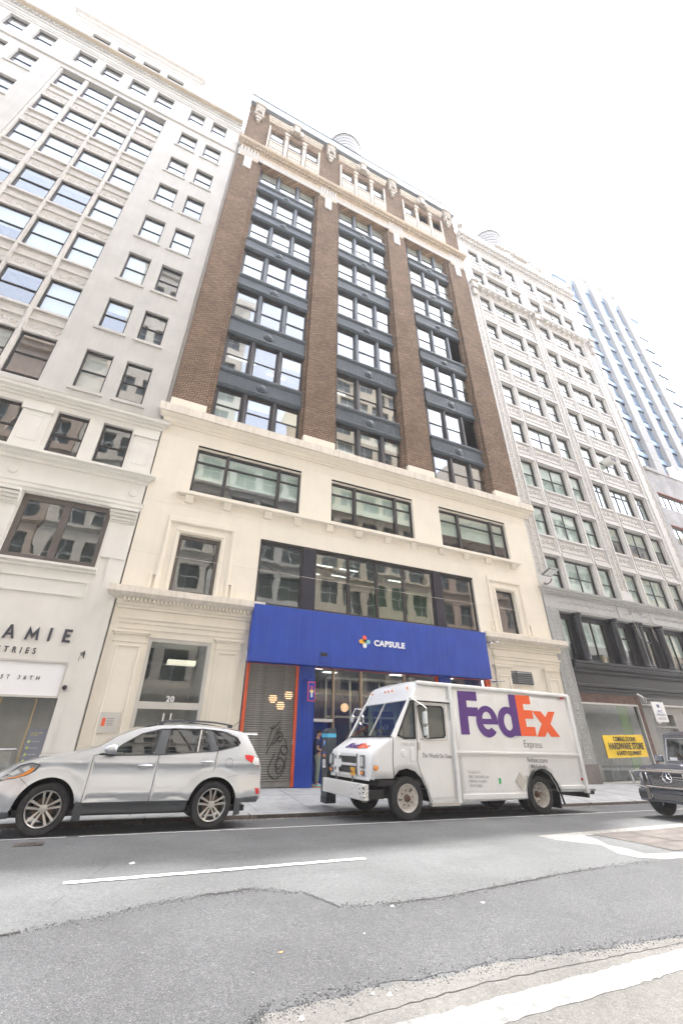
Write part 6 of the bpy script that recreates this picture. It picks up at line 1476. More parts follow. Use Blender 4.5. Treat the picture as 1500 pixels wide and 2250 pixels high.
hood_l([[(1.76, 0), (1.76, 1), (2.3, 1), (2.3, .78), (2.0, .78), (2.0, .62), (2.3, .62), (2.3, .4), (2.0, .4), (2.0, .22), (2.3, .22), (2.3, 0)]], M['redorange']); hood_l([[(2.3, .62), (2.6, .62), (2.75, .46), (2.9, .62), (3.2, .62), (2.92, .31), (3.22, 0), (2.9, 0), (2.75, .14), (2.6, 0), (2.3, 0), (2.58, .31)]], M['redorange'])
# ------------------------------------------------------------------ the silver car
m, nt, b = newmat('silver_metallic_paint'); b.inputs['Base Color'].default_value = (.57, .59, .62, 1); b.inputs['Metallic'].default_value = .65; b.inputs['Roughness'].default_value = .27; b.inputs['Coat Weight'].default_value = .8; b.inputs['Coat Roughness'].default_value = .04; M['silver'] = m
M['well'] = flat('wheel_well_felt', (.008, .008, .008), 1.0, spec=0.0); M['clad'] = flat('dark_grey_cladding', (.055, .062, .07), .55); M['carglass'] = glass('tinted_car_glass', tint=(.26, .31, .31), refl=1.5, base=.05, wave=.15); M['carglassd'] = glass('dark_car_glass', tint=(.10, .11, .12), refl=1.7, base=.06, wave=.15)
SV = thing('silver_car', 'silver family car with black roof rails parked at the kerb in front of door 20', 'car', (0, -4.62, -.27), (0, ROADT, 0))
WF, WR, WZ = -1.05, 1.89, .395
def sw(x, z):
    w = 1.0
    if x < -1.3: w -= ((-1.3-x)/.75)**2*.24
    if x > 2.2: w -= ((x-2.2)/.68)**2*.16
    if z > 1.2: w -= (z-1.2)*.34+(z-1.2)**2*.18
    if z < .55: w -= (.55-z)*.10
    w += .018*math.exp(-((z-1.12)/.06)**2) + .014*math.exp(-((z-.63)/.05)**2)*(1 if -.5 < x < 1.5 else .3) - .012*math.exp(-((z-.9)/.15)**2)
    for wx_ in (WF, WR):
        d = math.hypot(x-wx_, z-.40)
        if d < .68: t_ = min(1, max(0, (.68-d)/.18)); w += .03*t_*t_*(3-2*t_)
    return w
def cp(p):
    x, z = p; f = (11.38-sw(x, z))/10.38; zw = z-.27-.02*x; return (x*f, (zw-1.22)*f+1.22+.27+.02*x*f)
CP = lambda L: [cp(p) for p in L]
near = lambda x, z: -sw(x, z); far = lambda x, z: sw(x, z)
def both(nm, poly, m_, grid=.07, holes=(), off=0.0, thick=0.0):
    grid = min(grid, .045) if nm != 'body_backing' else grid
    a = skinobj(nm, poly, near, m_, SV, grid, holes, off, thick); me = a.data.copy()
    for v_ in me.vertices: v_.co.y *= -1
    me.flip_normals(); o = link(nm, me, SV)
    if thick: s_ = o.modifiers.new('thick', 'SOLIDIFY'); s_.thickness = thick; s_.offset = -1
    return a
aF = arc(WF, .40, .475, .475, -10, 190, 22); aR = arc(WR, .40, .475, .475, -14, 194, 22)
top = CP([(-2.02, .62), (-2.0, .80), (-1.88, .93), (-1.72, 1.02), (-1.5, 1.10), (-1.23, 1.17), (-.9, 1.225), (-.75, 1.255)])
apil = CP([(-.75, 1.255), (-.42, 1.36), (-.13, 1.56), (.2, 1.70), (.56, 1.775)]); roof = CP([(.56, 1.775), (1.0, 1.80), (1.44, 1.79), (2.0, 1.755), (2.3, 1.71), (2.44, 1.66)]); back = CP([(2.44, 1.66), (2.56, 1.50), (2.70, 1.30), (2.78, 1.20)]); tail = CP([(2.78, 1.20), (2.84, 1.02), (2.85, .75), (2.88, .62), (2.87, .50), (2.80, .42)])
belt = CP([(-.46, 1.235), (-.08, 1.225), (.35, 1.235), (.71, 1.25), (1.2, 1.285), (1.86, 1.345), (2.29, 1.435)])
g = .006
fend = top+[belt[0], (belt[0][0], .47)]+[p for p in aF if p[1] > .44 and p[0] > WF][::1]
# front fender + bumper side
fender = [(-2.0, .36)]+top+[(belt[0][0]-g, belt[0][1]), (-.475, .47), (-.56, .47)]+aF[2:-2]+[(-1.56, .36)]
both('front_fender', fender, M['silver'], .06)
fd = [(belt[0][0]+g, belt[0][1]-.002), belt[1], belt[2], (.705, belt[3][1]-.004), (.675, .48), (-.465, .48)]
both('front_door', fd, M['silver'], .07)
rd = [(.717, belt[3][1]), belt[4], (belt[5][0]-g, belt[5][1]), (1.83, 1.0), (1.72, .90)]+[(x, z) for x, z in arc(WR, .40, .48, .48, 122, 168, 8)]+[(1.415, .48), (.687, .48)]
both('rear_door', rd, M['silver'], .07)
qp = [(belt[5][0]+g, belt[5][1]), belt[6]]+[p for p in CP([(2.33, 1.50), (2.25, 1.60), (2.0, 1.70), (1.72, 1.735)])]+[roof[3], roof[4], roof[5]]+back[1:]+tail[1:]+[(2.42, .42)]+[p for p in arc(WR, .40, .475, .475, -14, 121, 16)][1:]+[(1.72, .905), (1.838, .998)]
both('quarter_panel', qp, M['silver'], .06)
rf = apil+roof[1:4]+CP([(1.72, 1.735), (1.49, 1.742), (.9, 1.74), (.66, 1.71), (.3, 1.62), (.0, 1.44), (-.2, 1.30), (-.46, 1.235)])
both('roof_side', rf, M['silver'], .05)
both('body_backing', [(-1.9, .45), (-1.7, .9), (-.8, 1.15), (0, 1.2), (1.8, 1.3), (2.6, 1.15), (2.75, .5), (2.4, .45)]+arc(WR, .40, .50, .50, 0, 180, 14)+arc(WF, .40, .50, .50, 0, 180, 14), M['black'], .08, off=-.06)
both('sill_cladding', [(-.56, .475), (1.40, .475), (1.38, .34), (1.3, .31), (-.5, .31), (-.58, .34)], M['clad'], .1, off=.006)
both('rear_cladding', [(2.40, .42), (2.84, .42), (2.87, .50), (2.84, .52), (2.36, .50)], M['clad'], .1, off=.008); both('front_cladding', [(-1.99, .36), (-1.55, .36), (-1.54, .27), (-1.85, .24), (-1.97, .28)], M['clad'], .1, off=.006)
for x in (-.50, 2.40): both('mud_flap', [(x-.06, .50), (x+.06, .48), (x+.08, .22), (x-.06, .2)], M['clad'], .1, off=.012)
# glasshouse
fw_ = CP([(.655, 1.70), (.3, 1.61), (.0, 1.43), (-.12, 1.33), (-.19, 1.245), (.2, 1.245), (.585, 1.258)]); both('door_glass', fw_, M['carglass'], .08, off=-.004)
rw_ = CP([(.835, 1.715), (1.445, 1.728), (1.43, 1.30), (.81, 1.268)]); both('door_glass', rw_, M['carglassd'], .08, off=-.004); both('door_glass', CP([(1.475, 1.725), (1.55, 1.72), (1.71, 1.33), (1.46, 1.305)]), M['carglassd'], .1, off=-.004)
both('quarter_glass', CP([(1.67, 1.72), (2.0, 1.675), (2.16, 1.60), (2.28, 1.47), (2.26, 1.43), (1.88, 1.36)]), M['carglassd'], .08, off=-.004)
both('door_pillar', CP([(.665, 1.72), (.83, 1.73), (.80, 1.262), (.595, 1.25)]), M['clad'], .08, off=-.001); both('door_pillar', CP([(1.555, 1.73), (1.665, 1.73), (1.87, 1.352), (1.72, 1.33)]), M['clad'], .08, off=-.001); both('door_pillar', CP([(1.447, 1.73), (1.473, 1.73), (1.458, 1.305), (1.432, 1.303)]), M['alu'], .1, off=0)
belt_t = MB(); bp = CP([(-.2, 1.24), (.71, 1.255), (1.86, 1.345), (2.2, 1.42)]); belt_t.path([(x, -sw(x, z)-.004, z) for x, z in bp], .011, 6); belt_t.build('belt_trim', M['black'], SV)
gp = CP([(-.19, 1.245), (-.12, 1.33), (0, 1.43), (.3, 1.62), (.66, 1.715), (1.5, 1.74), (1.9, 1.71), (2.18, 1.60), (2.3, 1.46)]); gt = MB(); gt.path([(x, -sw(x, z)-.002, z) for x, z in gp], .008, 6); gt.build('window_seal', M['black'], SV)
# surfaces across the car
def across(line, nm, m_, crown, bow=0.0, pw=3, sx=0.0):
    b_ = MB(); us = [-1, -.97, -.9, -.8, -.6, -.35, 0, .35, .6, .8, .9, .97, 1]; n_ = len(us)
    for k, (x, z) in enumerate(line):
        w = sw(x, z)
        for u in us: b_.v.append((x-bow*(1-u*u), u*w, z+crown*(1-abs(u)**pw)))
    for k in range(len(line)-1):
        for i in range(n_-1): b_.f.append((k*n_+i, k*n_+i+1, (k+1)*n_+i+1, (k+1)*n_+i)); b_.m.append(0)
    return b_.build(nm, m_, SV, smooth=50)
across(top[1:], 'bonnet', M['silver'], .045, .06, 4); across(CP([(-2.0, .27), (-2.03, .45)])+top[:2], 'front_bumper', M['silver'], .0, .10, 2)
across(apil, 'windscreen', M['carglass'], .05, .05, 3); across(roof, 'roof', M['silver'], .05, 0, 4); across(back, 'rear_glass', M['carglassd'], .02, -.05, 4); across(tail, 'tailgate', M['silver'], .0, -.07, 2)
b_ = MB(); sp = cp((2.42, 1.66)); b_.prof([(-.78, sp[1]-.0), (-.72, sp[1]+.04), (.72, sp[1]+.04), (.78, sp[1]-.0)], sp[0]-.1, sp[0]+.28); b_.build('spoiler', M['silver'], SV, bevel=.012)
for s in (-1, 1):
    b_ = MB(); P_ = [cp(p) for p in [(.62, 1.80), (.72, 1.835), (1.2, 1.855), (1.7, 1.84), (2.05, 1.80)]]; b_.path([(x, s*.70, z+.035) for x, z in P_], .018, 8)
    for k in (0, 2, 4): b_.box(P_[k][0]-.05, P_[k][0]+.05, s*.70-.03, s*.70+.03, P_[k][1]-.02, P_[k][1]+.045)
    b_.build('roof_rail', M['clad'], SV)
MB().tube((cp((2.2, 1.80))[0], -.3, 1.83), (cp((2.35, 1.92))[0], -.3, 1.97), .005).build('aerial', M['black'], SV)
M['lampglass'] = flat('headlight_lens', (.36, .38, .39), .15, metal=.3, coat=1)
# lamps
M['lampdark'] = flat('headlight_housing', (.12, .125, .13), .3, metal=.4)
both('headlight_housing', CP([(-1.88, .85), (-1.75, .92), (-1.60, 1.06), (-1.42, 1.10), (-1.29, 1.07), (-1.34, .97), (-1.45, .905), (-1.62, .855), (-1.82, .81)]), M['black'], .05, off=.003)
both('headlight', CP([(-1.86, .86), (-1.74, .90), (-1.59, 1.04), (-1.42, 1.085), (-1.32, 1.06), (-1.36, .98), (-1.46, .92), (-1.62, .87), (-1.80, .83)]), M['lampglass'], .05, off=.006); both('lamp_reflector', CP([(-1.74, .93), (-1.62, 1.0), (-1.56, .95), (-1.66, .90)]), M['lens'], .05, off=.009); both('lamp_reflector', CP([(-1.56, 1.01), (-1.47, 1.055), (-1.42, 1.0), (-1.50, .96)]), M['lens'], .05, off=.009); both('indicator', CP([(-1.80, .845), (-1.62, .885), (-1.50, .94), (-1.40, 1.03), (-1.36, 1.02), (-1.40, .95), (-1.50, .895), (-1.66, .86)]), M['amber'], .05, off=.010)
both('tail_lamp', CP([(2.45, 1.275), (2.56, 1.275), (2.66, 1.25), (2.63, 1.12), (2.55, 1.16), (2.47, 1.21)]), M['redlens'], .05, off=.008); both('reverse_lamp', CP([(2.665, 1.248), (2.76, 1.215), (2.79, 1.09), (2.72, 1.08), (2.635, 1.12)]), M['lens'], .05, off=.009); both('reflector', CP([(2.74, .68), (2.84, .66), (2.85, .57), (2.79, .56)]), M['redlens'], .05, off=.008); both('tail_lamp', CP([(2.72, 1.08), (2.79, 1.09), (2.78, 1.06), (2.66, 1.1)]), M['redlens'], .05, off=.01)
b_ = MB(); b_.path([(2.80, .3, 1.2), (2.98, .3, 1.12), (3.02, .3, .95), (2.98, .3, .85)], .035, 8); b_.build('rear_rack_pad', M['black'], SV)
both('fog_lamp_recess', CP([(-1.93, .64), (-1.78, .66), (-1.80, .60), (-1.90, .50)]), M['clad'], .05, off=.006)
# mirror, handles, fuel flap
b_ = MB(); x0, z0 = cp((-.25, 1.24)); b_.lathe([(.001, -.12), (.06, -.10), (.085, -.03), (.085, .05), (.06, .10), (.001, .11)], (x0+.06, -1.11, z0+.10), 'x', 16); mm = b_.build('door_mirror', M['silver'], SV, smooth=60); MB().box(x0-.02, x0+.12, -1.1, -.93, z0-.0, z0+.05).build('mirror_foot', M['black'], SV, bevel=.01)
link('door_mirror', mm.data, SV, (0, 2.22, 0))
for x, z in ((.485, 1.062), (1.655, 1.137)):
    yy = -sw(x, z); b_ = MB(); b_.lathe([(.001, -.135), (.018, -.12), (.022, 0), (.018, .12), (.001, .135)], (x, yy-.03, z), 'x', 10); b_.build('door_handle', M['silver'], SV, smooth=60); MB().lathe([(.062, .004), (.05, .0), (.001, -.0)], (x-.02, yy-.004, z-.012), 'y', 20).build('handle_recess', flat('recess_silver', (.35, .355, .36), .3, metal=.5), SV)
b_ = MB(); yy = -sw(2.13, 1.12)-.004; b_.path([(2.13+.075*math.cos(t*.3307), -sw(2.13, 1.12+.09*math.sin(t*.3307))-.002, 1.12+.09*math.sin(t*.3307)) for t in range(20)], .0035, 4); b_.build('fuel_flap_gap', M['black'], SV)
b_ = MB(); b_.path([(x, -sw(x, z)-.001, z) for x, z in [(2.12, .86), (2.3, .90), (2.6, .92), (2.8, .93)]], .004, 4); b_.path([(x, -sw(x, z)-.001, z) for x, z in [(-1.55, .86), (-1.45, .80), (-1.38, .74)]], .004, 4); b_.build('panel_gap', M['black'], SV)
# underside, wells, seats
MB().box(-1.6, 2.6, -.8, .8, .26, .36).box(-.5, 1.3, -.9, .9, .30, .46).build('underbody', M['black'], SV)
for cx in (WF, WR):
    MB().box(cx-.5, cx+.5, -.70, .70, .34, .86).build('inner_wing', M['well'], SV)
    b_ = MB(); pts = arc(cx, .40, .482, .482, -12, 192, 22)
    for a, c in zip(pts, pts[1:]): b_.q((a[0], -1.012, a[1]), (c[0], -1.012, c[1]), (c[0], 1.012, c[1]), (a[0], 1.012, a[1]))
    b_.build('wheel_well', M['well'], SV)
b_ = MB()
for x in (.35, 1.25):
    for yy in (-.45, .3):
        b_.box(x, x+.5, yy-.22, yy+.25, .75, .95); b_.box(x+.42, x+.58, yy-.22, yy+.25, .95, 1.45); b_.box(x+.46, x+.56, yy-.1, yy+.13, 1.48, 1.64)
b_.build('seat', M['clad'], SV, bevel=.03); MB().box(-.62, -.15, -.85, .85, .95, 1.17).build('dashboard', M['clad'], SV, bevel=.03)
b_ = MB(); b_.path([(.02+.05*math.sin(t*.393), -.42+.18*math.cos(t*.393), 1.14+.18*math.sin(t*.393)) for t in range(17)], .012, 6); b_.build('steering_wheel', M['black'], SV)
def car_wheel(parent, x, y, z, steer=0.0, d=-1):
    T = link('wheel', cached('cartyre', lambda: tyre_mesh(.395, .235, .275, 'wheel')), parent, (x, y, z), (0, 0, R(steer)))
    def rim():
        m2 = MB(); m2.lathe([(.278, d*.112), (.272, d*.118), (.262, d*.108), (.255, d*.09), (.25, d*.02), (.25, -d*.1)], (0, 0, 0), 'y', 44)
        m2.lathe([(.075, d*.065), (.068, d*.085), (.03, d*.09), (.001, d*.09)], (0, 0, 0), 'y', 24)
        for k in range(5):
            for s in (-1, 1):
                a = k*2*math.pi/5+math.pi/2; ca, sa = math.cos(a), math.sin(a)
                def pt(r, t, yy): return (ca*r-sa*t, d*yy, sa*r+ca*t)
                i = len(m2.v); w0, w1 = .013, .022; t0, t1 = s*.022, s*.056
                m2.v += [pt(.06, t0-w0, .075), pt(.06, t0+w0, .075), pt(.262, t1+w1, .100), pt(.262, t1-w1, .100), pt(.06, t0-w0, .045), pt(.06, t0+w0, .045), pt(.262, t1+w1, .07), pt(.262, t1-w1, .07)]
                m2.f += [(i, i+1, i+2, i+3), (i+4, i+7, i+6, i+5), (i, i+4, i+5, i+1), (i+1, i+5, i+6, i+2), (i+3, i+2, i+6, i+7), (i, i+3, i+7, i+4)]; m2.m += [0]*6
        return m2.mesh('rim', [M['rimsilver']], 30)
    link('rim', cached(('carrim', d), rim), T)
    def disc():
        m2 = MB(); m2.lathe([(.17, d*.01), (.17, d*.025), (.09, d*.03), (.001, d*.03)], (0, 0, 0), 'y', 30); return m2.mesh('brake_disc', [M['rust2']], 40)
    link('brake_disc', cached(('disc', d), disc), T)
    def nuts():
        m2 = MB()
        for k in range(5): a = k*2*math.pi/5+math.pi/2; m2.tube((.075*math.cos(a), d*.06, .075*math.sin(a)), (.075*math.cos(a), d*.092, .075*math.sin(a)), .016, .014, 8)
        return m2.mesh('lug_nut', [M['frame']])
    link('lug_nut', cached(('nuts', d), nuts), T, kind='stuff')
    return T
car_wheel(SV, WF, -.865, WZ, 4); car_wheel(SV, WR, -.885, WZ); car_wheel(SV, WF, .865, WZ-.03, 4, 1); car_wheel(SV, WR, .885, WZ-.03, 0, 1)
# ------------------------------------------------------------------ the square off-road car at the right edge
M['gpaint'] = flat('dark_grey_car_paint', (.17, .18, .21), .22, metal=.5, coat=1.0); M['meshm'] = flat('dark_grille', (.03, .03, .035), .4)
GW = thing('off_road_car', 'boxy dark grey off-road car with a chrome brush guard driving in from the right edge', 'car', (0, -7.79, -.222), (0, ROADT, 0))
def gb(x0, x1, y0, y1, z0, z1, nm, m_, bv=.015): return MB().box(x0, x1, y0, y1, z0, z1).build(nm, m_, GW, bevel=bv)
X = 13.28
gb(X+.02, X+1.35, -.78, .78, .62, 1.10, 'front_body', M['gpaint'], .03)
b_ = MB(); b_.prof([(-.74, 1.09), (-.72, 1.16), (-.40, 1.185), (-.36, 1.215), (.36, 1.215), (.40, 1.185), (.72, 1.16), (.74, 1.09)], X+.04, X+1.32); b_.build('bonnet', M['gpaint'], GW, bevel=.01)
for s in (-1, 1):
    gb(X-.0, X+1.3, s*.93 if s < 0 else .70, s*.70 if s < 0 else .93, .86, 1.02, 'wing', M['gpaint'], .05)
    b_ = MB(); b_.lathe([(.09, 0), (.085, .04), (.05, .075), (.001, .085)], (X+.22, s*.80, 1.02), 'z', 16); b_.build('indicator', M['amber'], GW, smooth=50)
    b_ = MB(); b_.lathe([(.115, 0), (.115, -.03), (.1, -.035)], (X+.0, s*.645, .90), 'x', 24); b_.build('headlight_ring', M['chrome'], GW); MB().lathe([(.10, -.02), (.07, -.045), (.001, -.055)], (X+.0, s*.645, .90), 'x', 24).build('headlight', M['lens'], GW, smooth=60)
    gb(X-.0, X+.03, s*.79 if s < 0 else .52, s*.52 if s < 0 else .79, .70, 1.06, 'headlight_panel', M['gpaint'], .02)
gb(X-.03, X+.02, -.50, .50, .68, 1.06, 'grille', M['meshm'], .01)
for z in (.86, .91): gb(X-.06, X-.02, -.5, .5, z, z+.022, 'grille_bar', M['chrome'], .006)
b_ = MB()
for k in range(26): b_.box(X-.038, X-.031, -.48+k*.0375, -.472+k*.0375, .69, .85)
for k in range(5): b_.box(X-.039, X-.032, -.48, .48, .70+k*.032, .705+k*.032)
b_.build('grille_mesh', M['alu'], GW, kind='stuff')
b_ = MB(); cz = .90; b_.path([(X-.075, .115*math.cos(t*.2618), cz+.115*math.sin(t*.2618)) for t in range(25)], .014, 8)
for a in (90, 210, 330): b_.tube((X-.075, 0, cz), (X-.075, .11*math.cos(R(a)), cz+.11*math.sin(R(a))), .018, .006, 6)
b_.build('star_emblem', M['chrome'], GW)
gb(X-.02, X+.0, -.52, .52, 1.06, 1.10, 'grille_top', M['chrome'], .006)
# bumper
b_ = MB(); b_.profz([(X-.12, -.62), (X-.14, 0), (X-.12, .62), (X-.0, .93), (X+.25, .95), (X+.25, -.95), (X-.0, -.93)], .34, .62); b_.build('bumper', M['gpaint'], GW, bevel=.03)
gb(X-.15, X-.12, -.45, .45, .40, .55, 'lower_grille', M['meshm'], .01); b_ = MB()
for k in range(34): b_.box(X-.158, X-.151, -.44+k*.0262, -.433+k*.0262, .41, .54)
b_.build('bumper_mesh', M['alu'], GW, kind='stuff')
for s in (-1, 1): b_ = MB(); b_.lathe([(.06, 0), (.06, -.02), (.001, -.01)], (X-.135, s*.52, .48), 'x', 14); b_.build('fog_lamp', M['lens'], GW); b_ = MB(); b_.q((X-.125, s*.64, .42), (X-.01, s*.92, .42), (X-.01, s*.92, .56), (X-.125, s*.64, .56)); b_.build('side_intake', M['meshm'], GW)
# brush guard
bg_ = MB(); xg = X-.20
bg_.path([(xg, -.52, 1.04), (xg, .52, 1.04)], .034); bg_.path([(xg, -.52, .68), (xg, .52, .68)], .032)
for s in (-1, 1):
    bg_.box(xg-.012, xg+.012, s*.52-.045, s*.52+.045, .40, 1.06)
    bg_.path([(xg, s*.52, 1.04), (xg+.04, s*.93, 1.02), (xg+.1, s*.90, .70), (xg, s*.52, .66)], .026)
bg_.build('brush_guard', M['chrome'], GW, smooth=50)
# cabin
gb(X+1.35, X+4.3, -.84, .84, .5, 1.20, 'body', M['gpaint'], .03)
b_ = MB(); x0, x1 = X+1.30, X+1.52
for q_ in [((x0, -.78, 1.18), (x0, -.70, 1.18), (x1, -.66, 1.94), (x1, -.74, 1.94)), ((x0, .70, 1.18), (x0, .78, 1.18), (x1, .74, 1.94), (x1, .66, 1.94)), ((x0, -.78, 1.16), (x0, .78, 1.16), (x0+.04, .78, 1.30), (x0+.04, -.78, 1.30)), ((x1-.04, -.74, 1.84), (x1-.04, .74, 1.84), (x1, .74, 1.95), (x1, -.74, 1.95))]: b_.q(*q_)
o = b_.build('windscreen_frame', M['gpaint'], GW); s_ = o.modifiers.new('t', 'SOLIDIFY'); s_.thickness = .04
b_ = MB(); b_.q((x0+.03, -.71, 1.28), (x0+.03, .71, 1.28), (x1-.02, .67, 1.86), (x1-.02, -.67, 1.86)); b_.build('windscreen', M['carglass'], GW)
b_ = MB(); b_.path([(x0+.02, -.70, 1.29), (x1-.035, -.66, 1.85), (x1-.035, .66, 1.85), (x0+.02, .70, 1.29), (x0+.02, -.70, 1.29)], .012, 6); b_.build('windscreen_seal', M['alu'], GW)
b_ = MB(); b_.prof([(-.74, 1.93), (-.70, 2.0), (-.3, 2.04), (.3, 2.04), (.70, 2.0), (.74, 1.93)], x1-.03, X+4.3); b_.build('roof', M['gpaint'], GW, bevel=.02)
for s in (-1, 1):
    b_ = MB(); b_.q((x0+.1, s*.80, 1.2), (X+4.2, s*.80, 1.2), (X+4.2, s*.73, 1.93), (x1+.05, s*.73, 1.93)); b_.build('side_glass', M['carglassd'], GW)
    for xx in (X+1.5, X+2.45, X+3.4, X+4.2): b_ = MB(); b_.q((xx, s*.805, 1.2), (xx+.09, s*.805, 1.2), (xx+.09, s*.735, 1.94), (xx, s*.735, 1.94)); b_.build('pillar', M['gpaint'], GW)
    gb(X+1.30, X+1.42, .84 if s > 0 else -1.06, 1.06 if s > 0 else -.84, 1.25, 1.42, 'door_mirror', M['gpaint'], .03)
    for xx in (X+.62, X+3.45):
        T = link('wheel', cached('gtyre', lambda: tyre_mesh(.42, .27, .26, 'wheel')), GW, (xx, s*.74, .42)); MB().lathe([(.26, s*.13), (.2, s*.08), (.001, s*.09)], (0, 0, 0), 'y', 24).build('rim', M['rimsilver'], T, smooth=40)
        b_ = MB(); pts = arc(xx, .46, .50, .48, 0, 180, 12)
        for a, c in zip(pts, pts[1:]): b_.q((a[0], s*.80, a[1]), (c[0], s*.80, c[1]), (c[0], s*.95, c[1]), (a[0], s*.95, a[1]))
        b_.build('wheel_arch', M['gpaint'], GW)
MB().box(X+.1, X+4.2, -.6, .6, .36, .62).build('chassis', M['black'], GW)
MB().path([(x0, .35, 1.30), (x0+.12, -.1, 1.46)], .012).path([(x0, -.35, 1.30), (x0+.12, -.7, 1.4)], .012).build('wiper', M['black'], GW)
b_ = MB(); b_.box(X+2.0, X+2.5, -.6, -.15, 1.0, 1.75); b_.box(X+2.0, X+2.5, .15, .6, 1.0, 1.75); b_.build('seat', M['clad'], GW, bevel=.05); gb(x1+.02, x1+.08, -.1, .1, 1.72, 1.80, 'inner_mirror', M['black'])
b_ = MB(); b_.path([(X+1.75, -.38+.18*math.cos(t*.393), 1.28+.18*math.sin(t*.393)) for t in range(17)], .014, 6); b_.build('steering_wheel', M['black'], GW)
MB().box(x0+.034, x0+.04, .42, .62, 1.30, 1.37).build('windscreen_sticker', M['white'], GW)

# ------------------------------------------------------------------ people
def skinned(name, verts, edges, radii, m_, parent, sub=2, smooth=True):
    me = bpy.data.meshes.new(name); me.from_pydata(verts, edges, []); o = bpy.data.objects.new(name, me); COL.objects.link(o)
    sk = o.modifiers.new('skin', 'SKIN'); sk.use_smooth_shade = True
    for v_, r_ in zip(me.skin_vertices[0].data, radii): v_.radius = r_ if isinstance(r_, tuple) else (r_, r_)
    me.skin_vertices[0].data[0].use_root = True
    s_ = o.modifiers.new('sub', 'SUBSURF'); s_.levels = sub; s_.render_levels = sub
    dg = bpy.context.evaluated_depsgraph_get(); me2 = bpy.data.meshes.new_from_object(o.evaluated_get(dg)); bpy.data.objects.remove(o)
    me2.materials.clear(); me2.materials.append(m_); me2.name = name; me2.shade_smooth()
    return link(name, me2, parent)
M['skin'] = flat('skin', (.42, .24, .17), .55); M['hair'] = flat('dark_hair', (.02, .014, .01), .6)
def person(label, loc, rz, shirt, pants, jacket=False, sc_=1.0):
    """stands facing local -Y, head bent to the hands held at the chest"""
    Pn = thing('person', label, 'person', loc, (0, 0, rz)); Pn.scale = (sc_,)*3
    H = lambda s: [(s*.085, -.03, .93), (s*.10, -.015, .52), (s*.105, .02, .10)]
    V = [(0, .01, 1.0), (0, .0, 1.22), (0, .02, 1.42), (0, .0, 1.52), (0, -.045, 1.60), (0, -.06, 1.70)]
    E_ = [(0, 1), (1, 2), (2, 3), (3, 4), (4, 5)]; Rr = [(.13, .10), (.14, .105), (.12, .09), .052, (.068, .085), (.072, .09)]
    for s in (-1, 1):
        i = len(V); V += [(s*.17, .02, 1.41), (s*.225, .03, 1.14), (s*.13, -.20, 1.10), (s*.075, -.26, 1.13)]
        E_ += [(2, i), (i, i+1), (i+1, i+2), (i+2, i+3)]; Rr += [.055, .042, .032, .03]
        i = len(V); V += H(s)+[(s*.105, -.10, .035)]; E_ += [(0, i), (i, i+1), (i+1, i+2), (i+2, i+3)]; Rr += [.085, .058, .04, .036]
    body = skinned('body', V, E_, Rr, M['skin'], Pn)
    # fingers curled round a phone
    for s in (-1, 1):
        for k in range(4):
            x = s*.07; z = 1.115+k*.020
            skinned('finger', [(x, -.27, z), (x-s*.012, -.305, z), (x-s*.045, -.312, z)], [(0, 1), (1, 2)], [.0095, .009, .0075], M['skin'], Pn, 1)
        skinned('thumb', [(s*.07, -.25, 1.17), (s*.05, -.262, 1.19), (s*.025, -.28, 1.185)], [(0, 1), (1, 2)], [.012, .011, .009], M['skin'], Pn, 1)
    MB().box(-.035, .035, -.305, -.296, 1.10, 1.23).build('phone', M['black'], Pn)
    # face
    b_ = MB(); b_.lathe([(.001, -.03), (.018, -.012), (.02, .01), (.001, .02)], (0, -.145, 1.64), 'z', 8); b_.build('nose', M['skin'], Pn, smooth=60)
    b_ = MB()
    for s in (-1, 1): b_.lathe([(.009, 0), (.001, -.004)], (s*.03, -.135, 1.67), 'y', 8)
    b_.build('eyes', M['hair'], Pn); MB().box(-.025, .025, -.137, -.132, 1.60, 1.606).build('mouth', flat('lips', (.3, .1, .09), .5), Pn)
    b_ = MB()
    for s in (-1, 1): b_.lathe([(.001, -.03), (.018, -.02), (.02, .01), (.001, .03)], (s*.075, -.045, 1.655), 'z', 8)
    b_.build('ears', M['skin'], Pn, smooth=60)
    skinned('hair', [(0, -.01, 1.63), (0, -.03, 1.70), (0, -.075, 1.745)], [(0, 1), (1, 2)], [(.068, .06), (.08, .088), (.06, .055)], M['hair'], Pn)
    # clothes
    sl = 1.14 if jacket else 1.24
    V = [(0, .01, .90), (0, .005, 1.2), (0, .02, 1.42), (0, .01, 1.49)]; E_ = [(0, 1), (1, 2), (2, 3)]; Rr = [(.195, .165), (.175, .14), (.15, .115), (.078, .068)]
    for s in (-1, 1):
        i = len(V); V += [(s*.175, .02, 1.41), (s*(.225 if jacket else .205), .028, sl)]; E_ += [(2, i), (i, i+1)]; Rr += [.078, .072]
        if jacket: V.append((s*.15, -.17, 1.10)); E_.append((i+1, i+2)); Rr.append(.045)
    skinned('jacket' if jacket else 'shirt', V, E_, Rr, shirt, Pn)
    V = [(0, .01, 1.02), (0, .01, .93)]; E_ = [(0, 1)]; Rr = [(.17, .145), (.175, .15)]
    for s in (-1, 1): i = len(V); V += [(s*.088, -.01, .84), (s*.10, -.012, .52), (s*.105, .02, .11)]; E_ += [(1, i), (i, i+1), (i+1, i+2)]; Rr += [.108, .078, .058]
    skinned('trousers', V, E_, Rr, pants, Pn)
    for s in (-1, 1):
        skinned('shoe', [(s*.105, .045, .05), (s*.105, -.06, .045), (s*.108, -.15, .035)], [(0, 1), (1, 2)], [.048, .046, .034], flat('blue_trainer', (.1, .4, .55), .6), Pn, 1); MB().box(s*.105-.045, s*.105+.045, -.18, .09, .0, .02).build('sole', M['amber'], Pn, bevel=.008)
    return Pn
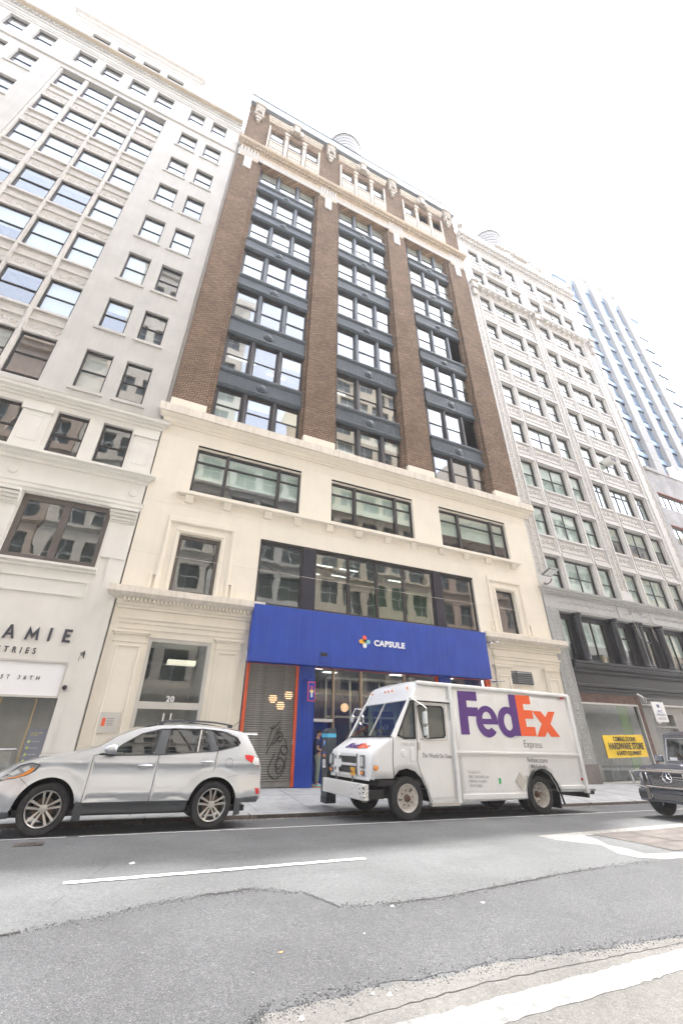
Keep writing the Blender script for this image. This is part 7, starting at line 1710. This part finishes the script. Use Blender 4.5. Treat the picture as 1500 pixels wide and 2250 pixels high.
person('man in navy T-shirt and grey green trousers looking down in the shop doorway', (6.47, .12, -.17), R(90-12), mat('navy_cotton', (.025, .035, .10), .9, bmp=0), mat('grey_green_cotton', (.20, .24, .20), .9, bmp=0))
person('dark haired person in beige grey jacket inside the shop behind the truck bonnet', (8.45, 1.65, -.08), R(60), mat('beige_grey_cloth', (.34, .31, .27), .9, bmp=0), mat('dark_trousers', (.03, .03, .04), .9, bmp=0), True)
# ------------------------------------------------------------------ parking kiosk
KX, KY = 5.55, -3.06
KS = thing('parking_kiosk', 'dark grey parking pay station with pale blue band and P badge on the sidewalk', 'pay station', (KX, KY, -.275))
M['kiosk'] = mat('kiosk_dark_paint', (.06, .072, .085), .4, metal=.3, var=.15, bmp=0)
b_ = MB(); b_.box(-.14, .14, -.21, .21, .12, 1.62); b_.build('body', M['kiosk'], KS, bevel=.01)
b_ = MB(); b_.profy([(-.14, 1.62), (.14, 1.62), (.14, 1.84), (-.02, 1.84), (-.14, 1.76)], -.21, .21); b_.build('head', M['kiosk'], KS, bevel=.01)
MB().box(-.145, .145, -.215, .215, 0, .16).build('foot', mat('scuffed_base', (.045, .05, .06), .7, var=.6, vs=30, bmp=.3), KS, bevel=.005)
MB().box(-.143, .143, -.213, .213, 1.60, 1.70).build('blue_band', flat('pale_blue', (.08, .45, .68), .5), KS)
MB().lathe([(.085, 0), (.001, -.002)], (-.142, 0, 1.46), 'x', 24).build('badge', flat('badge_blue', (.03, .22, .62), .5), KS); KS.children[-1].scale = (1, 1, 1)
text('P', .15, (-.147, .045, 1.41), M['white'], KS, rot=(R(90), 0, R(-90)), ext=.001, bold=.004)
MB().box(-.144, -.141, -.10, .10, .84, 1.04).build('notice', M['white'], KS) ; MB().box(-.145, -.141, -.07, .07, 1.18, 1.24).build('blue_sticker', flat('sticker_blue', (.03, .12, .5), .5), KS); MB().box(-.145, -.141, -.07, .07, 1.11, 1.17).build('orange_sticker', flat('sticker_orange', (.8, .28, .05), .5), KS)
b_ = MB()
for k in range(7): b_.box(-.1455, -.1445, -.08, .07-(k % 3)*.02, .87+k*.022, .878+k*.022)
b_.build('notice_print', M['lettergrey'], KS)
# ------------------------------------------------------------------ air: one closed box of thin haze round the street
hzm = bpy.data.materials.new('street_haze'); hzm.use_nodes = True; nt = hzm.node_tree; nt.nodes.clear()
ho = nt.nodes.new('ShaderNodeOutputMaterial'); pv = nt.nodes.new('ShaderNodeVolumePrincipled'); pv.inputs['Density'].default_value = 0.0011; pv.inputs['Color'].default_value = (.97, .98, 1, 1); pv.inputs['Anisotropy'].default_value = 0.0
nt.links.new(pv.outputs[0], ho.inputs['Volume'])
MB().box(-242, 262, -242, 242, -10.5, 124).build('haze', hzm, None, kind='stuff')
